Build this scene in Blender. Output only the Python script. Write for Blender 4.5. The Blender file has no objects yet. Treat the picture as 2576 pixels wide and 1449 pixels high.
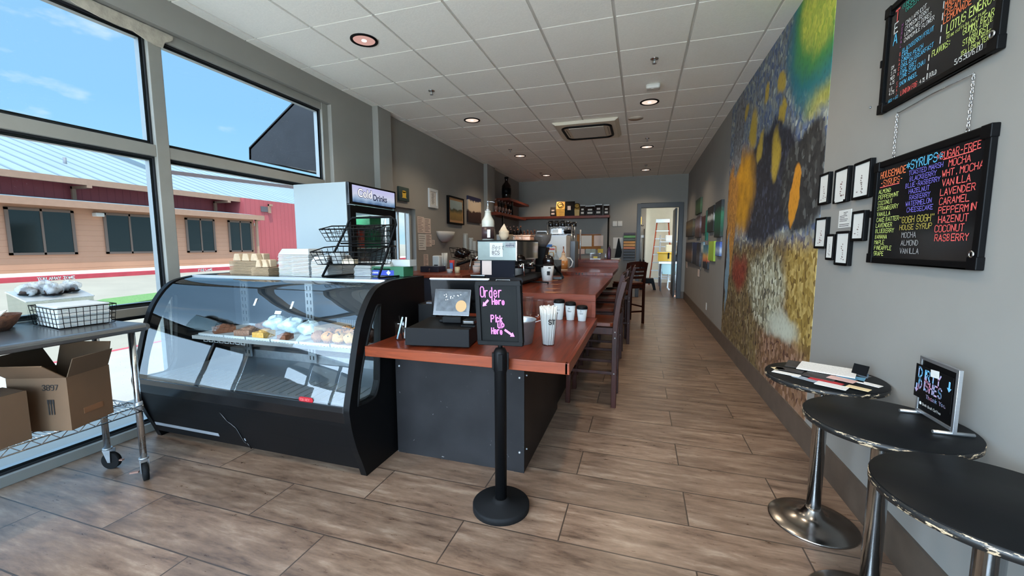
import bpy, bmesh, math, random
from mathutils import Vector, Matrix
random.seed(7)
PI = math.pi
SC = bpy.context.scene
COL = SC.collection

# ------------------------------------------------------------------ camera
cd = bpy.data.cameras.new('camera'); cam = bpy.data.objects.new('camera', cd); COL.objects.link(cam)
cd.sensor_width = 36.0; cd.lens = 36.0 * 1024.0 / 2576.0; cd.clip_start = .02; cd.clip_end = 300
YAW, PITCH, ROLL, HC = -.3062, .1028, -.002, 1.385
def _rot():
    c, s = math.cos(YAW), math.sin(YAW); Rz = Matrix(((c, -s, 0), (s, c, 0), (0, 0, 1)))
    B = Matrix(((1, 0, 0), (0, 0, -1), (0, 1, 0)))
    c, s = math.cos(PITCH), math.sin(PITCH); Rx = Matrix(((1, 0, 0), (0, c, -s), (0, s, c)))
    c, s = math.cos(ROLL), math.sin(ROLL); Rr = Matrix(((c, -s, 0), (s, c, 0), (0, 0, 1)))
    return Rr @ Rx @ B @ Rz
_R = _rot()
_m = Matrix((_R[0], -_R[1], -_R[2])).transposed().to_4x4(); _m.translation = (0, 0, HC)
cam.matrix_world = _m
SC.camera = cam
SC.view_settings.view_transform = 'Standard'; SC.view_settings.look = 'None'
SC.view_settings.gamma = 1.0; SC.view_settings.use_curve_mapping = False
SC.view_settings.exposure = 1.2
SC.cycles.use_denoising = True
SC.cycles.max_bounces = 9; SC.cycles.diffuse_bounces = 7; SC.cycles.glossy_bounces = 5
SC.cycles.transparent_max_bounces = 16; SC.cycles.caustics_reflective = False; SC.cycles.caustics_refractive = False
SC.cycles.sample_clamp_indirect = 6.0

# ------------------------------------------------------------------ sky
W = bpy.data.worlds.new('sky'); SC.world = W; W.use_nodes = True
nt = W.node_tree; nt.nodes.clear(); N = nt.nodes; L = nt.links
def wn(t, **k):
    n = N.new(t)
    for a, b in k.items(): setattr(n, a, b)
    return n
tc = wn('ShaderNodeTexCoord'); sep = wn('ShaderNodeSeparateXYZ'); L.new(tc.outputs['Generated'], sep.inputs[0])
rmp = wn('ShaderNodeValToRGB'); L.new(sep.outputs['Z'], rmp.inputs[0])
e = rmp.color_ramp.elements
e[0].position = 0.0; e[0].color = (1.30, 1.95, 2.25, 1)
e[1].position = .82; e[1].color = (2.3, 3.9, 5.8, 1)  # zenith brightened above the visible sky, to light the floor by the windows
x = e.new(.10); x.color = (.86, 1.72, 2.30, 1)
x = e.new(.25); x.color = (.70, 1.48, 2.25, 1)
x = e.new(.46); x.color = (.68, 1.36, 2.15, 1)
mp = wn('ShaderNodeMapping'); mp.inputs['Scale'].default_value = (3.2, 3.2, 9.0); mp.inputs['Location'].default_value = (.3, 1.7, .2)
L.new(tc.outputs['Generated'], mp.inputs[0])
ns = wn('ShaderNodeTexNoise'); ns.inputs['Scale'].default_value = 1.3; ns.inputs['Detail'].default_value = 7; ns.inputs['Roughness'].default_value = .58
L.new(mp.outputs[0], ns.inputs['Vector'])
cr = wn('ShaderNodeValToRGB'); cr.color_ramp.elements[0].position = .57; cr.color_ramp.elements[1].position = .78
L.new(ns.outputs['Fac'], cr.inputs[0])
mx = wn('ShaderNodeMixRGB'); mx.inputs['Color2'].default_value = (2.25, 2.45, 2.5, 1)
L.new(cr.outputs[0], mx.inputs['Fac']); L.new(rmp.outputs[0], mx.inputs['Color1'])
# whiter glow added to the unseen sky behind the shop front, to light the room
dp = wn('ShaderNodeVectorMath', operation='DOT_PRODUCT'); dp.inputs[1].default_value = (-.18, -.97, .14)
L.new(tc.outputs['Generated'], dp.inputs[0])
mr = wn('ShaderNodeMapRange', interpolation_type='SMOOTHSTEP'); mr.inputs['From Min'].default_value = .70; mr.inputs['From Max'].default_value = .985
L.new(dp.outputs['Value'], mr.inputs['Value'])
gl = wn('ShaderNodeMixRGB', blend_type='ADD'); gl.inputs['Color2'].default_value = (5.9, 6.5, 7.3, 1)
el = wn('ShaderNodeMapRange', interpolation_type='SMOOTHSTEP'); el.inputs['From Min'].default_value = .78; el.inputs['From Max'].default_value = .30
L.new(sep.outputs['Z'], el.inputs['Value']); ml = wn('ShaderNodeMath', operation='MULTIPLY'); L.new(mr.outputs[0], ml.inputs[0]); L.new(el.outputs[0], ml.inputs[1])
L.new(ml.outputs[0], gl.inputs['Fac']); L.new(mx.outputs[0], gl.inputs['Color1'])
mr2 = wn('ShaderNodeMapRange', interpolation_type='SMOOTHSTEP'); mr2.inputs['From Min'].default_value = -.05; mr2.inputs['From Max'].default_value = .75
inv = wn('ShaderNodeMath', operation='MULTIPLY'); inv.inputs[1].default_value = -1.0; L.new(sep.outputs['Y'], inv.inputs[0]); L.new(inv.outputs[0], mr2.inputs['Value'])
g2 = wn('ShaderNodeMixRGB', blend_type='ADD'); g2.inputs['Color2'].default_value = (1.6, 2.5, 3.6, 1); L.new(mr2.outputs[0], g2.inputs['Fac']); L.new(gl.outputs[0], g2.inputs['Color1']); gl = g2  # wide blue lift added over the unseen front half of the sky, as fill
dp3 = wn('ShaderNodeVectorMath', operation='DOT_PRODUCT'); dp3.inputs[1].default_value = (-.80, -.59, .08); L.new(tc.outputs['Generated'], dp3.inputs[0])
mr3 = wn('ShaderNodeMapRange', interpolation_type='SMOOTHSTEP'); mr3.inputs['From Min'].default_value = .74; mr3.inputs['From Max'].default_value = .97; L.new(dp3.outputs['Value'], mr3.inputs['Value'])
g3 = wn('ShaderNodeMixRGB', blend_type='ADD'); g3.inputs['Color2'].default_value = (3.0, 3.8, 4.8, 1)  # low lobe added toward the front left, out of view, lighting the right wall
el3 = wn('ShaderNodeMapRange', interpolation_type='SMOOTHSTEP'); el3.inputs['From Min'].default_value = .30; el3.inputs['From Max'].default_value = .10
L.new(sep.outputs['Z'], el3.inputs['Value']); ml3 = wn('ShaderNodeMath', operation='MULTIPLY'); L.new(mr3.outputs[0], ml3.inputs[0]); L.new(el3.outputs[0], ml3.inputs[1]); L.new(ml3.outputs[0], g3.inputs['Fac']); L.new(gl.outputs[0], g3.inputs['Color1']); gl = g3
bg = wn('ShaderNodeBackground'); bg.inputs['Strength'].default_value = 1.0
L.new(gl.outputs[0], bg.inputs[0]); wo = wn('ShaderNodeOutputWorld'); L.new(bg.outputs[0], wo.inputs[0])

# ------------------------------------------------------------------ sun and window portals
def light(name, kind, loc, energy, color=(1, 1, 1), **k):
    d = bpy.data.lights.new(name, kind); d.energy = energy; d.color = color
    o = bpy.data.objects.new(name, d); COL.objects.link(o); o.location = loc
    for a, b in k.items(): setattr(d, a, b)
    return o
sun = light('sun', 'SUN', (6, -4, 14), 11.0, (1.0, .95, .86), angle=.009)
sun.rotation_euler = Vector((.26, -.19, .945)).to_track_quat('Z', 'Y').to_euler()
def portal(name, loc, sx, sy, direction):
    o = light(name, 'AREA', loc, 1.0, shape='RECTANGLE', size=sx, size_y=sy)
    o.data.cycles.is_portal = True
    o.rotation_euler = (-Vector(direction)).to_track_quat('Z', 'Y').to_euler()
    return o
portal('portal', (-3.66, 1.5, 1.5), 5.0, 3.0, (1, 0, 0)); portal('portal', (-1.15, -1.72, 1.5), 4.5, 3.0, (0, 1, 0))

# ------------------------------------------------------------------ helpers: materials
def srgb(r, g, b):
    f = lambda c: (c / 12.92 if c <= .04045 else ((c + .055) / 1.055) ** 2.4)
    return (f(r / 255), f(g / 255), f(b / 255), 1)
def node(nt, t, **k):
    n = nt.nodes.new(t)
    for a, b in k.items():
        if a == 'ins':
            for i, v in b.items(): n.inputs[i].default_value = v
        else: setattr(n, a, b)
    return n
def ramp(nt, fac, stops):
    n = nt.nodes.new('ShaderNodeValToRGB'); el = n.color_ramp.elements
    while len(el) < len(stops): el.new(.5)
    for q, (p, c) in zip(el, stops): q.position = p; q.color = c
    nt.links.new(fac, n.inputs[0]); return n.outputs[0]
def base(name, col=(.5, .5, .5, 1), rough=.5, metal=0.0, **k):
    m = bpy.data.materials.new(name); m.use_nodes = True; nt = m.node_tree; b = nt.nodes['Principled BSDF']
    b.inputs['Base Color'].default_value = col; b.inputs['Roughness'].default_value = rough; b.inputs['Metallic'].default_value = metal
    for a, v in k.items(): b.inputs[a.replace('_', ' ')].default_value = v
    return m, nt, b
def mat(name, c, rough=.5, metal=0.0, var=0.0, scale=6.0, stretch=(1, 1, 1), bump=0.0, **k):
    """A principled material whose colour wanders a little (var) with a noise of its own."""
    col = srgb(*c); m, nt, b = base(name, col, rough, metal, **k)
    if var or bump:
        t = node(nt, 'ShaderNodeTexCoord'); mp = node(nt, 'ShaderNodeMapping', ins={'Scale': stretch}); nt.links.new(t.outputs['Object'], mp.inputs[0])
        n = node(nt, 'ShaderNodeTexNoise', ins={'Scale': scale, 'Detail': 5.0, 'Roughness': .6}); nt.links.new(mp.outputs[0], n.inputs['Vector'])
        if var:
            lo = tuple(v * (1 - var) for v in col[:3]) + (1,); hi = tuple(min(1, v * (1 + var)) for v in col[:3]) + (1,)
            nt.links.new(ramp(nt, n.outputs['Fac'], [(.3, lo), (.7, hi)]), b.inputs['Base Color'])
        if bump:
            bp = node(nt, 'ShaderNodeBump', ins={'Strength': bump, 'Distance': .01}); nt.links.new(n.outputs['Fac'], bp.inputs['Height']); nt.links.new(bp.outputs[0], b.inputs['Normal'])
    return m
def emit(name, c, s):
    m = bpy.data.materials.new(name); m.use_nodes = True; nt = m.node_tree; nt.nodes.clear()
    e = node(nt, 'ShaderNodeEmission', ins={'Color': srgb(*c), 'Strength': s}); o = node(nt, 'ShaderNodeOutputMaterial'); nt.links.new(e.outputs[0], o.inputs[0]); return m
def glass(name, tint=(1, 1, 1), ior=1.45, rough=0.0, boost=0.0, dust=0.0):
    """Thin sheet glass: tinted see-through plus a Fresnel reflection, and specks of dust."""
    m = bpy.data.materials.new(name); m.use_nodes = True; nt = m.node_tree; nt.nodes.clear()
    tr = node(nt, 'ShaderNodeBsdfTransparent', ins={'Color': (*tint, 1)}); g = node(nt, 'ShaderNodeBsdfGlossy', ins={'Roughness': rough})
    # Schlick reflectance from the facing angle, the same from both sides of the sheet
    f0 = 2 * ((ior - 1) / (ior + 1)) ** 2; lwt = node(nt, 'ShaderNodeLayerWeight', ins={'Blend': .5}); pw = node(nt, 'ShaderNodeMath', operation='POWER'); pw.inputs[1].default_value = 5.0; nt.links.new(lwt.outputs['Facing'], pw.inputs[0])
    ma = node(nt, 'ShaderNodeMath', operation='MULTIPLY_ADD'); ma.inputs[1].default_value = 1 - f0; ma.inputs[2].default_value = f0; nt.links.new(pw.outputs[0], ma.inputs[0]); fac = ma.outputs[0]
    if boost:
        a = node(nt, 'ShaderNodeMath', operation='ADD', use_clamp=True); a.inputs[1].default_value = boost; nt.links.new(fac, a.inputs[0]); fac = a.outputs[0]
    mx = node(nt, 'ShaderNodeMixShader'); nt.links.new(fac, mx.inputs[0]); nt.links.new(tr.outputs[0], mx.inputs[1]); nt.links.new(g.outputs[0], mx.inputs[2])
    out = mx.outputs[0]
    if dust:
        t = node(nt, 'ShaderNodeTexCoord'); n = node(nt, 'ShaderNodeTexNoise', ins={'Scale': 130.0, 'Detail': 2.0}); nt.links.new(t.outputs['Object'], n.inputs['Vector'])
        n2 = node(nt, 'ShaderNodeTexNoise', ins={'Scale': 1.1, 'Detail': 3.0}); nt.links.new(t.outputs['Object'], n2.inputs['Vector'])
        a = ramp(nt, n.outputs['Fac'], [(.66, (0, 0, 0, 1)), (.74, (1, 1, 1, 1))]); b = ramp(nt, n2.outputs['Fac'], [(.5, (0, 0, 0, 1)), (.75, (1, 1, 1, 1))])
        mu = node(nt, 'ShaderNodeMath', operation='MULTIPLY'); nt.links.new(a, mu.inputs[0]); nt.links.new(b, mu.inputs[1])
        mu2 = node(nt, 'ShaderNodeMath', operation='MULTIPLY'); mu2.inputs[1].default_value = dust; nt.links.new(mu.outputs[0], mu2.inputs[0])
        d = node(nt, 'ShaderNodeBsdfDiffuse', ins={'Color': (.8, .8, .78, 1)}); m2 = node(nt, 'ShaderNodeMixShader')
        nt.links.new(mu2.outputs[0], m2.inputs[0]); nt.links.new(out, m2.inputs[1]); nt.links.new(d.outputs[0], m2.inputs[2]); out = m2.outputs[0]
    o = node(nt, 'ShaderNodeOutputMaterial'); nt.links.new(out, o.inputs[0]); return m

# ------------------------------------------------------------------ helpers: meshes
class MB:
    def __init__(s): s.v = []; s.f = []; s.sm = []; s.mi = []; s.cur = 0
    def add(s, vs, fs, smooth=False):
        o = len(s.v); s.v += [tuple(p) for p in vs]
        for f in fs: s.f.append([i + o for i in f]); s.sm.append(smooth); s.mi.append(s.cur)
        return s
    def use(s, i): s.cur = i; return s
    def box(s, x0, x1, y0, y1, z0, z1):
        v = [(x, y, z) for z in (z0, z1) for y in (y0, y1) for x in (x0, x1)]
        return s.add(v, [(0, 2, 3, 1), (4, 5, 7, 6), (0, 1, 5, 4), (2, 6, 7, 3), (0, 4, 6, 2), (1, 3, 7, 5)])
    def obox(s, c, size, rz=0.0, M=None):
        """Box of full size at centre c, turned rz about z (or by matrix M)."""
        M = M or Matrix.Rotation(rz, 3, 'Z'); c = Vector(c); h = [a / 2 for a in size]
        v = [c + M @ Vector((x * h[0], y * h[1], z * h[2])) for z in (-1, 1) for y in (-1, 1) for x in (-1, 1)]
        return s.add(v, [(0, 2, 3, 1), (4, 5, 7, 6), (0, 1, 5, 4), (2, 6, 7, 3), (0, 4, 6, 2), (1, 3, 7, 5)])
    def quad(s, a, b, c, d): return s.add([a, b, c, d], [(0, 1, 2, 3)])
    def ring(s, p, ax, r, n):
        ax = Vector(ax).normalized(); u = ax.orthogonal().normalized(); w = ax.cross(u); p = Vector(p)
        return [p + u * (r * math.cos(2 * PI * i / n)) + w * (r * math.sin(2 * PI * i / n)) for i in range(n)]
    def cyl(s, p0, p1, r0, r1=None, n=16, cap=True, smooth=True):
        r1 = r0 if r1 is None else r1; ax = Vector(p1) - Vector(p0)
        v = s.ring(p0, ax, r0, n) + s.ring(p1, ax, r1, n)
        s.add(v, [(i, (i + 1) % n, n + (i + 1) % n, n + i) for i in range(n)], smooth)
        if cap: s.add(v, [tuple(range(n - 1, -1, -1)), tuple(range(n, 2 * n))])
        return s
    def lathe(s, prof, c=(0, 0, 0), n=28, smooth=True, sx=1.0, sy=1.0):
        """Revolve [(r, z), ...] about the vertical through c; r = 0 closes the end."""
        c = Vector(c); v = []
        for r, z in prof: v += [c + Vector((r * sx * math.cos(2 * PI * i / n), r * sy * math.sin(2 * PI * i / n), z)) for i in range(n)]
        f = [(j * n + i, j * n + (i + 1) % n, (j + 1) * n + (i + 1) % n, (j + 1) * n + i) for j in range(len(prof) - 1) for i in range(n)]
        s.add(v, f, smooth); k = (len(prof) - 1) * n
        if prof[0][0] > 1e-6: s.add(v[:n], [tuple(range(n - 1, -1, -1))])
        if prof[-1][0] > 1e-6: s.add(v[k:], [tuple(range(n))])
        return s
    def tube(s, pts, r, n=8, closed=False, smooth=True):
        P = [Vector(p) for p in pts]; k = len(P); v = []; u = None
        for i in range(k):
            a = P[i - 1] if (i > 0 or closed) else P[i]; b = P[(i + 1) % k] if (i < k - 1 or closed) else P[i]
            t = (b - a).normalized()
            if u is None: u = t.orthogonal().normalized()
            else: u = (u - t * u.dot(t)); u = u.normalized() if u.length > 1e-6 else t.orthogonal().normalized()
            w = t.cross(u)
            v += [P[i] + u * (r * math.cos(2 * PI * j / n)) + w * (r * math.sin(2 * PI * j / n)) for j in range(n)]
        f = []
        for i in range(k if closed else k - 1):
            q = (i + 1) % k
            f += [(i * n + j, i * n + (j + 1) % n, q * n + (j + 1) % n, q * n + j) for j in range(n)]
        s.add(v, f, smooth)
        if not closed: s.add(v[:n], [tuple(range(n - 1, -1, -1))]); s.add(v[-n:], [tuple(range(n))])
        return s
    def prism(s, poly, axis, a, b, smooth=False):
        """Extrude a 2-D outline along an axis: axis x -> (y,z), y -> (x,z), z -> (x,y)."""
        def P(p, t): return (t, p[0], p[1]) if axis == 'x' else ((p[0], t, p[1]) if axis == 'y' else (p[0], p[1], t))
        n = len(poly); v = [P(p, a) for p in poly] + [P(p, b) for p in poly]
        s.add(v, [(i, (i + 1) % n, n + (i + 1) % n, n + i) for i in range(n)], smooth)
        s.add(v, [tuple(range(n - 1, -1, -1)), tuple(range(n, 2 * n))]); return s
    def strip(s, A, B, smooth=True):
        """A sheet between two polylines of equal length."""
        n = len(A); return s.add(list(A) + list(B), [(i, i + 1, n + i + 1, n + i) for i in range(n - 1)], smooth)
    def blob(s, c, r, n=14, m=9, wob=0.0, seed=0, sq=(1, 1, 1)):
        rd = random.Random(seed); ph = [rd.uniform(0, 6.28) for _ in range(6)]; v = []; c = Vector(c)
        for j in range(m + 1):
            t = PI * j / m
            for i in range(n):
                a = 2 * PI * i / n
                k = 1 + wob * (math.sin(3 * a + ph[0]) * math.sin(2 * t + ph[1]) + .6 * math.sin(5 * a + ph[2] + 3 * t) + .5 * math.sin(4 * t + ph[3] + a))
                v.append(c + Vector((r * k * sq[0] * math.sin(t) * math.cos(a), r * k * sq[1] * math.sin(t) * math.sin(a), r * k * sq[2] * math.cos(t))))
        return s.add(v, [(j * n + i, (j + 1) * n + i, (j + 1) * n + (i + 1) % n, j * n + (i + 1) % n) for j in range(m) for i in range(n)], True)
    def build(s, name, m, parent=None, bevel=0.0, solid=0.0, seg=2):
        me = bpy.data.meshes.new(name); me.from_pydata(s.v, [], s.f); me.update()
        bm = bmesh.new(); bm.from_mesh(me); bmesh.ops.remove_doubles(bm, verts=bm.verts, dist=1e-6)
        if not s.v: print('EMPTY', name)
        bmesh.ops.recalc_face_normals(bm, faces=bm.faces)
        same = len(bm.faces) == len(s.f)
        bm.to_mesh(me); bm.free()
        if same:
            for p, q, i in zip(me.polygons, s.sm, s.mi): p.use_smooth = q; p.material_index = i
        else:
            for p in me.polygons: p.use_smooth = any(s.sm)
        for q in (m if isinstance(m, (list, tuple)) else [m]): me.materials.append(q)
        o = bpy.data.objects.new(name, me); COL.objects.link(o)
        if parent is not None: attach(o, parent)
        if solid: k = o.modifiers.new('solid', 'SOLIDIFY'); k.thickness = solid; k.offset = 0
        if bevel: k = o.modifiers.new('bevel', 'BEVEL'); k.width = bevel; k.segments = seg; k.limit_method = 'ANGLE'; k.angle_limit = .7
        return o
WM = {}
def attach(o, parent):
    o.parent = parent
    o.matrix_parent_inverse = WM.get(parent.name, Matrix.Identity(4)).inverted()
def tag(o, label=None, cat=None, group=None, kind=None):
    if label: o['label'] = label
    if cat: o['category'] = cat
    if group: o['group'] = group
    if kind: o['kind'] = kind
    return o
def thing(name, label, cat, loc=(0, 0, 0), group=None):
    o = bpy.data.objects.new(name, None); COL.objects.link(o); o.location = loc; o.empty_display_size = .05
    WM[o.name] = Matrix.Translation(loc); return tag(o, label, cat, group)
def structure(o): o['kind'] = 'structure'; return o
def dup(root, loc=None, rz=0.0, label=None, group=None, mats=None):
    """A copy of a thing with copies of its parts and sub-parts (mesh data shared)."""
    def cp(o, par):
        c = o.copy(); COL.objects.link(c)
        if par is not None: c.parent = par
        if mats and o.type == 'MESH' and o.data.materials and o.data.materials[0].name in mats:
            c.data = o.data.copy(); c.data.materials[0] = mats[o.data.materials[0].name]
        for ch in list(o.children): cp(ch, c)
        return c
    r = cp(root, None)
    if loc is not None: r.location = loc
    r.rotation_euler = (0, 0, rz)
    if label: r['label'] = label
    if group: r['group'] = group
    return r

# ------------------------------------------------------------------ helpers: handwriting in strokes (grid 4 wide, 6 high)
GL = {'A': '00 26 40,12 32', 'B': '00 06 26 35 34 23 03,23 32 31 20 00', 'C': '45 36 16 05 01 10 30 41', 'D': '00 06 26 44 42 20 00', 'E': '40 00 06 46,03 33',
 'F': '00 06 46,03 33', 'G': '45 36 16 05 01 10 30 41 43 23', 'H': '00 06,40 46,03 43', 'I': '20 26', 'J': '01 10 20 31 36', 'K': '00 06,46 02,13 40', 'L': '06 00 40',
 'M': '00 06 23 46 40', 'N': '00 06 40 46', 'O': '10 01 05 16 36 45 41 30 10', 'P': '00 06 36 45 44 33 03', 'Q': '10 01 05 16 36 45 41 30 10,22 40', 'R': '00 06 36 45 44 33 03,23 40',
 'S': '01 10 30 41 42 33 13 04 05 16 36 45', 'T': '20 26,06 46', 'U': '06 01 10 30 41 46', 'V': '06 20 46', 'W': '06 10 24 30 46', 'X': '00 46,06 40', 'Y': '06 23 46,23 20', 'Z': '06 46 00 40',
 '0': '10 01 05 16 36 45 41 30 10', '1': '05 26 20', '2': '05 16 36 45 44 00 40', '3': '05 16 36 45 34 23 32 41 30 10 01', '4': '30 36 02 42', '5': '46 06 04 34 43 41 30 01', '6': '36 16 04 01 10 30 41 42 33 03', '7': '06 46 10',
 '8': '13 04 05 16 36 45 44 33 13 02 01 10 30 41 42 33', '9': '10 30 42 45 36 16 05 04 13 43', '-': '13 33', '.': '20 21', '/': '00 46', '*': '21 25,04 42,02 44', ':': '21 22,24 25', "'": '25 26', '"': '15 16,35 36', '+': '21 25,03 43', '$': '01 10 30 41 42 33 13 04 05 16 36 45,26 20', '&': '40 04 05 16 25 24 01 10 20 42', '!': '26 22,20 21',
 'a': '33 34 14 03 01 10 20 32,34 31 40', 'c': '33 24 14 03 01 10 20 31', 'd': '31 20 10 01 03 14 24 33,36 30', 'e': '02 32 33 24 14 03 01 10 20 31', 'f': '10 15 26 36,03 33', 'g': '33 14 03 01 10 31,34 30 10', 'h': '00 06,03 14 24 33 30', 'i': '20 24,25 26', 'k': '00 06,34 02,13 30', 'l': '20 26',
 'm': '00 04,03 14 23 20,23 34 43 40', 'n': '00 04,03 14 24 33 30', 'o': '10 01 03 14 24 33 31 20 10', 'p': '00 04 24 33 32 21 01', 'r': '00 04,02 14 34', 's': '01 10 20 31 22 12 03 14 24 33', 't': '26 21 30 40,04 44', 'u': '04 01 10 20 31 34 30', 'w': '04 10 23 30 44', 'x': '00 34,04 30', 'y': '04 12,34 00', 'z': '04 34 00 30', 'b': '06 00 20 31 33 24 04', 'v': '04 20 44'}
def write(mb, text, o, u, v, h, w=None, thick=None, off=.0008, jit=.04, space=1.35, seed=1):
    """Write text as thin ribbons: o = lower left, u/v = unit vectors along and up, h = capital height."""
    rd = random.Random(seed + len(text)); o = Vector(o); u = Vector(u).normalized(); v = Vector(v).normalized(); nrm = u.cross(v).normalized()
    cw = (w if w else h * .62); thick = thick or h * .11; x = 0.0
    for ch in text:
        if ch == ' ': x += cw * .8; continue
        g = GL.get(ch) or GL.get(ch.upper())
        if g:
            dy = rd.uniform(-jit, jit) * h; sc = 1 + rd.uniform(-jit, jit)
            for st in g.split(','):
                P = [o + u * (x + int(p[0]) / 4 * cw * sc) + v * (int(p[1]) / 6 * h * sc + dy) + nrm * off for p in st.split()]
                for a, b in zip(P, P[1:]):
                    d = (b - a); 
                    if d.length < 1e-9: continue
                    d.normalize(); q = nrm.cross(d) * (thick / 2); e = d * (thick * .35)
                    mb.quad(a - e - q, b + e - q, b + e + q, a - e + q)
        x += cw * space * (.55 if ch in "Iil1.':!" else 1)
    return x
def text_w(t, h, w=None, space=1.35):
    cw = w if w else h * .62
    return sum(cw * .8 if c == ' ' else cw * space * (.55 if c in "Iil1.':!" else 1) for c in t)

# ------------------------------------------------------------------ materials
def floor_material():
    m, nt, b = base('floor plank tile', rough=.34, Specular_IOR_Level=.75); t = node(nt, 'ShaderNodeTexCoord')
    mp = node(nt, 'ShaderNodeMapping', ins={'Location': (1.90, -1.178, 0)}); nt.links.new(t.outputs['Object'], mp.inputs[0])
    br = node(nt, 'ShaderNodeTexBrick', offset=.554, offset_frequency=2, squash=1.0, ins={'Scale': 1.0, 'Mortar Size': .0036, 'Mortar Smooth': .1, 'Brick Width': 1.0825, 'Row Height': .2955, 'Color1': (0, 0, 0, 1), 'Color2': (1, 1, 1, 1), 'Mortar': (.5, .5, .5, 1)})
    nt.links.new(mp.outputs[0], br.inputs['Vector'])
    # streaks along each plank, shifted plank by plank
    sh = node(nt, 'ShaderNodeVectorMath', operation='MULTIPLY_ADD'); sh.inputs[1].default_value = (7, 5, 3); nt.links.new(br.outputs['Color'], sh.inputs[0]); nt.links.new(t.outputs['Object'], sh.inputs[2])
    def ns(scale, stretch, det, rough):
        q = node(nt, 'ShaderNodeMapping', ins={'Scale': stretch}); nt.links.new(sh.outputs[0], q.inputs[0])
        n = node(nt, 'ShaderNodeTexNoise', ins={'Scale': scale, 'Detail': det, 'Roughness': rough, 'Distortion': .25}); nt.links.new(q.outputs[0], n.inputs['Vector']); return n.outputs['Fac']
    a = ns(2.2, (1.4, 8.0, 1), 8, .66); c = ns(9.0, (1.3, 5.0, 1), 6, .7); d = ns(1.1, (1, 2, 1), 3, .5)
    mx = node(nt, 'ShaderNodeMath', operation='MULTIPLY_ADD'); mx.inputs[1].default_value = .45; nt.links.new(c, mx.inputs[0]); nt.links.new(a, mx.inputs[2])
    col = ramp(nt, mx.outputs[0], [(.52, srgb(82, 63, 51)), (.64, srgb(113, 90, 74)), (.78, srgb(134, 110, 92)), (.95, srgb(162, 140, 121))])
    tint = node(nt, 'ShaderNodeMixRGB', blend_type='MULTIPLY'); tint.inputs['Fac'].default_value = 1.0
    tv = ramp(nt, br.outputs['Color'], [(0, (.80, .79, .78, 1)), (1, (1.06, 1.04, 1.02, 1))]); nt.links.new(col, tint.inputs[1]); nt.links.new(tv, tint.inputs[2])
    t2 = node(nt, 'ShaderNodeMixRGB', blend_type='MULTIPLY'); t2.inputs['Fac'].default_value = 1.0; nt.links.new(tint.outputs[0], t2.inputs[1])
    nt.links.new(ramp(nt, d, [(.3, (.84, .83, .82, 1)), (.7, (1.08, 1.07, 1.06, 1))]), t2.inputs[2])
    g = node(nt, 'ShaderNodeMixRGB'); g.inputs['Color2'].default_value = srgb(62, 50, 42); nt.links.new(br.outputs['Fac'], g.inputs['Fac']); nt.links.new(t2.outputs[0], g.inputs['Color1'])
    nt.links.new(g.outputs[0], b.inputs['Base Color'])
    nt.links.new(ramp(nt, c, [(.3, (.26, .26, .26, 1)), (.7, (.44, .44, .44, 1))]), b.inputs['Roughness'])
    bp = node(nt, 'ShaderNodeBump', ins={'Strength': .35, 'Distance': .004}); bp.invert = True; nt.links.new(br.outputs['Fac'], bp.inputs['Height']); nt.links.new(bp.outputs[0], b.inputs['Normal'])
    return m
def wood(name, c, dark, rough=.3, along='y', board=.065, coat=.25, spec=.15):
    """Varnished boards: grain along one axis, a thin seam between boards."""
    m, nt, b = base(name, rough=rough, Specular_IOR_Level=spec); b.inputs['Coat Weight'].default_value = coat; b.inputs['Coat Roughness'].default_value = .18
    t = node(nt, 'ShaderNodeTexCoord'); s = {'y': (9, .8, 9), 'x': (.8, 9, 9), 'z': (9, 9, .8)}[along]
    mp = node(nt, 'ShaderNodeMapping', ins={'Scale': s}); nt.links.new(t.outputs['Object'], mp.inputs[0])
    n = node(nt, 'ShaderNodeTexNoise', ins={'Scale': 2.2, 'Detail': 6.0, 'Roughness': .62, 'Distortion': .8}); nt.links.new(mp.outputs[0], n.inputs['Vector'])
    lo, hi = srgb(*dark), srgb(*c); col = ramp(nt, n.outputs['Fac'], [(.28, lo), (.55, hi), (.8, tuple(min(1, v * 1.25) for v in hi[:3]) + (1,))])
    if board:
        sp = node(nt, 'ShaderNodeSeparateXYZ'); nt.links.new(t.outputs['Object'], sp.inputs[0])
        q = node(nt, 'ShaderNodeMath', operation='DIVIDE'); q.inputs[1].default_value = board; nt.links.new(sp.outputs['X' if along == 'y' else ('Y' if along == 'x' else 'X')], q.inputs[0])
        fl = node(nt, 'ShaderNodeMath', operation='FLOOR'); nt.links.new(q.outputs[0], fl.inputs[0]); fr = node(nt, 'ShaderNodeMath', operation='FRACT'); nt.links.new(q.outputs[0], fr.inputs[0])
        wn_ = node(nt, 'ShaderNodeTexWhiteNoise', noise_dimensions='1D'); nt.links.new(fl.outputs[0], wn_.inputs['W'])
        mu = node(nt, 'ShaderNodeMixRGB', blend_type='MULTIPLY'); mu.inputs['Fac'].default_value = 1; nt.links.new(col, mu.inputs[1]); nt.links.new(ramp(nt, wn_.outputs['Value'], [(0, (.78, .76, .75, 1)), (1, (1.12, 1.1, 1.08, 1))]), mu.inputs[2])
        sm = ramp(nt, fr.outputs[0], [(0, (.35, .3, .28, 1)), (.045, (1, 1, 1, 1))]); m2 = node(nt, 'ShaderNodeMixRGB', blend_type='MULTIPLY'); m2.inputs['Fac'].default_value = 1
        nt.links.new(mu.outputs[0], m2.inputs[1]); nt.links.new(sm, m2.inputs[2]); col = m2.outputs[0]
    nt.links.new(col, b.inputs['Base Color']); return m
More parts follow.
